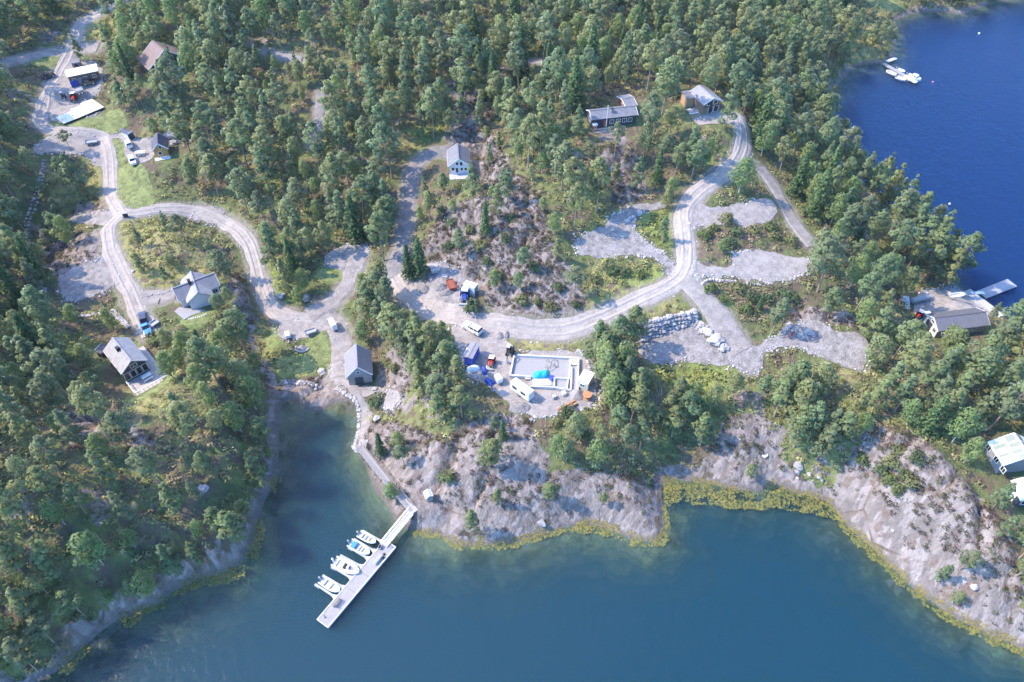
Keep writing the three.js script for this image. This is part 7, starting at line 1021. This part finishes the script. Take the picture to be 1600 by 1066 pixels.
// the far pier with its boats, buoys
{ const a = at(1381, 99.5, 0.5), b = at(1432, 129, 0.5), d = b.clone().sub(a), L = d.length(), g = thing('floating_pier', 'narrow grey floating pier with white boats far up the blue bay', 'pier', a, Math.atan2(-d.z, d.x)); for (let k = 0; k < 9; k++) part('plank', box(L / 9 - 0.04, 0.25, 1.5, L / 9 * (k + 0.5), 0), k > 5 ? MB.whiteRoof : MB.concrete, g); part('float', [0.3, 0.55, 0.8].map((u) => box(1.2, 0.5, 1.2, L * u, -0.35)), MB.grey, g);
  const FG = 'boats at the far pier'; boat([1400, 116.5], [1385, 110], 'white boat moored closest to land at the far pier', { H: 0.7, group: FG, B: 1.9 }); boat([1402, 107], [1414, 112.5], 'grey boat moored on the far side of the far pier', { H: 0.7, group: FG, hull: floorM, B: 1.8 }); boat([1401, 119.5], [1416, 125], 'white boat moored on the near side of the far pier', { H: 0.8, group: FG, B: 2 }); boat([1418, 116], [1439, 124.5], 'large white cabin boat at the outer end of the far pier', { H: 1, group: FG, cabin: 1, B: 2.6 });
  walkway([at(1386, 96, 0.9), at(1400, 90.5, 0.7)], 1.2, 'white plank landing stage beside the far pier', 'landing_stage', { cat: 'landing stage', sides: [], m: MB.whiteRoof });
  for (const [px, py, m, l, s] of [[1457.7, 128, mat('pink_buoy', 0.7, 0.2, 0.35, 0.5), 'pink buoy floating off the far pier', 0.3], [1484, 318.5, MB.trim, 'white buoy alone on the open blue bay', 0.28], [1530, 52, MB.trim, 'small white buoy far out near the dark reflections', 0.35]]) { const p = at(px, py, 0.15), q = thing('buoy', l, 'buoy', p); part('float', new THREE.SphereGeometry(s, 14, 10), m, q); part('ring', new THREE.TorusGeometry(s * 0.25, s * 0.08, 6, 12).translate(0, s * 1.1, 0), MB.black, q); part('rope', cyl(0.03, 0.03, 1.4, 0, -s - 0.5, 0, 5), MB.grey, q); } }
boat([1187, 717], [1190, 729], 'small white dinghy pulled up in the cleft of the rock above the cove', { H: 0.5, noMotor: 1, B: 1.2, seats: [-0.15, 0.15] }).position.y = height(...Gxz([1188, 724])) + 0.25;
// flagpole, bins, garden table
{ const p = Gxz([946, 208]), g = thing('flagpole', 'tall white flagpole in front of the long dark house', 'flagpole', V(p[0], height(...p), p[1])); part('pole', cyl(0.09, 0.05, 6.5, 0, 3.25, 0, 10), MB.trim, g); part('knob', new THREE.SphereGeometry(0.12, 10, 8).translate(0, 6.6, 0), MB.trim, g); part('foot', box(0.35, 0.3, 0.35, 0, 0.1), MB.concrete, g); }
for (const [k, px] of [[196, 341], [199.6, 340.5]].entries()) { const p = Gxz(px), g = thing('wheelie_bin', k ? 'black wheeled bin at the road fork, the right one' : 'black wheeled bin at the road fork, the left one', 'bin', V(p[0], height(...p) + 0.1, p[1]), 0.3); part('body', new THREE.CylinderGeometry(0.42, 0.34, 0.95, 4).rotateY(Math.PI / 4).translate(0, 0.55, 0), MB.black, g); part('lid', box(0.64, 0.08, 0.7, 0, 1.07), MB.grey, g); for (const s of [-1, 1]) wheel(g, -0.26, 0.12, s * 0.26, 0.12, 0.06); }
{ const p = Gxz([222, 245]), g = thing('picnic_table', 'white garden table with chairs on the terrace of the ochre house', 'garden table', V(p[0], height(...p) + 0.15, p[1]), 0.15); part('tabletop', box(2.3, 0.06, 1.1, 0, 0.75), MB.trim, g); for (const [x, z] of [[-1, -0.4], [1, -0.4], [-1, 0.4], [1, 0.4]]) part('leg', box(0.07, 0.72, 0.07, x, 0.36, z), MB.trim, g); for (const x of [-0.7, 0, 0.7]) part('chair', [box(0.42, 0.05, 0.42, x, 0.45, 0.95), box(0.42, 0.45, 0.05, x, 0.68, 1.15), box(0.36, 0.43, 0.36, x, 0.215, 0.95)], MB.grey, g); }
// ---------------------------------------------------------------- the faint summer haze
scene.fog = new THREE.FogExp2(new THREE.Color().setRGB(0.86, 0.86, 1), 0.00006);
renderer.render(scene, camera);
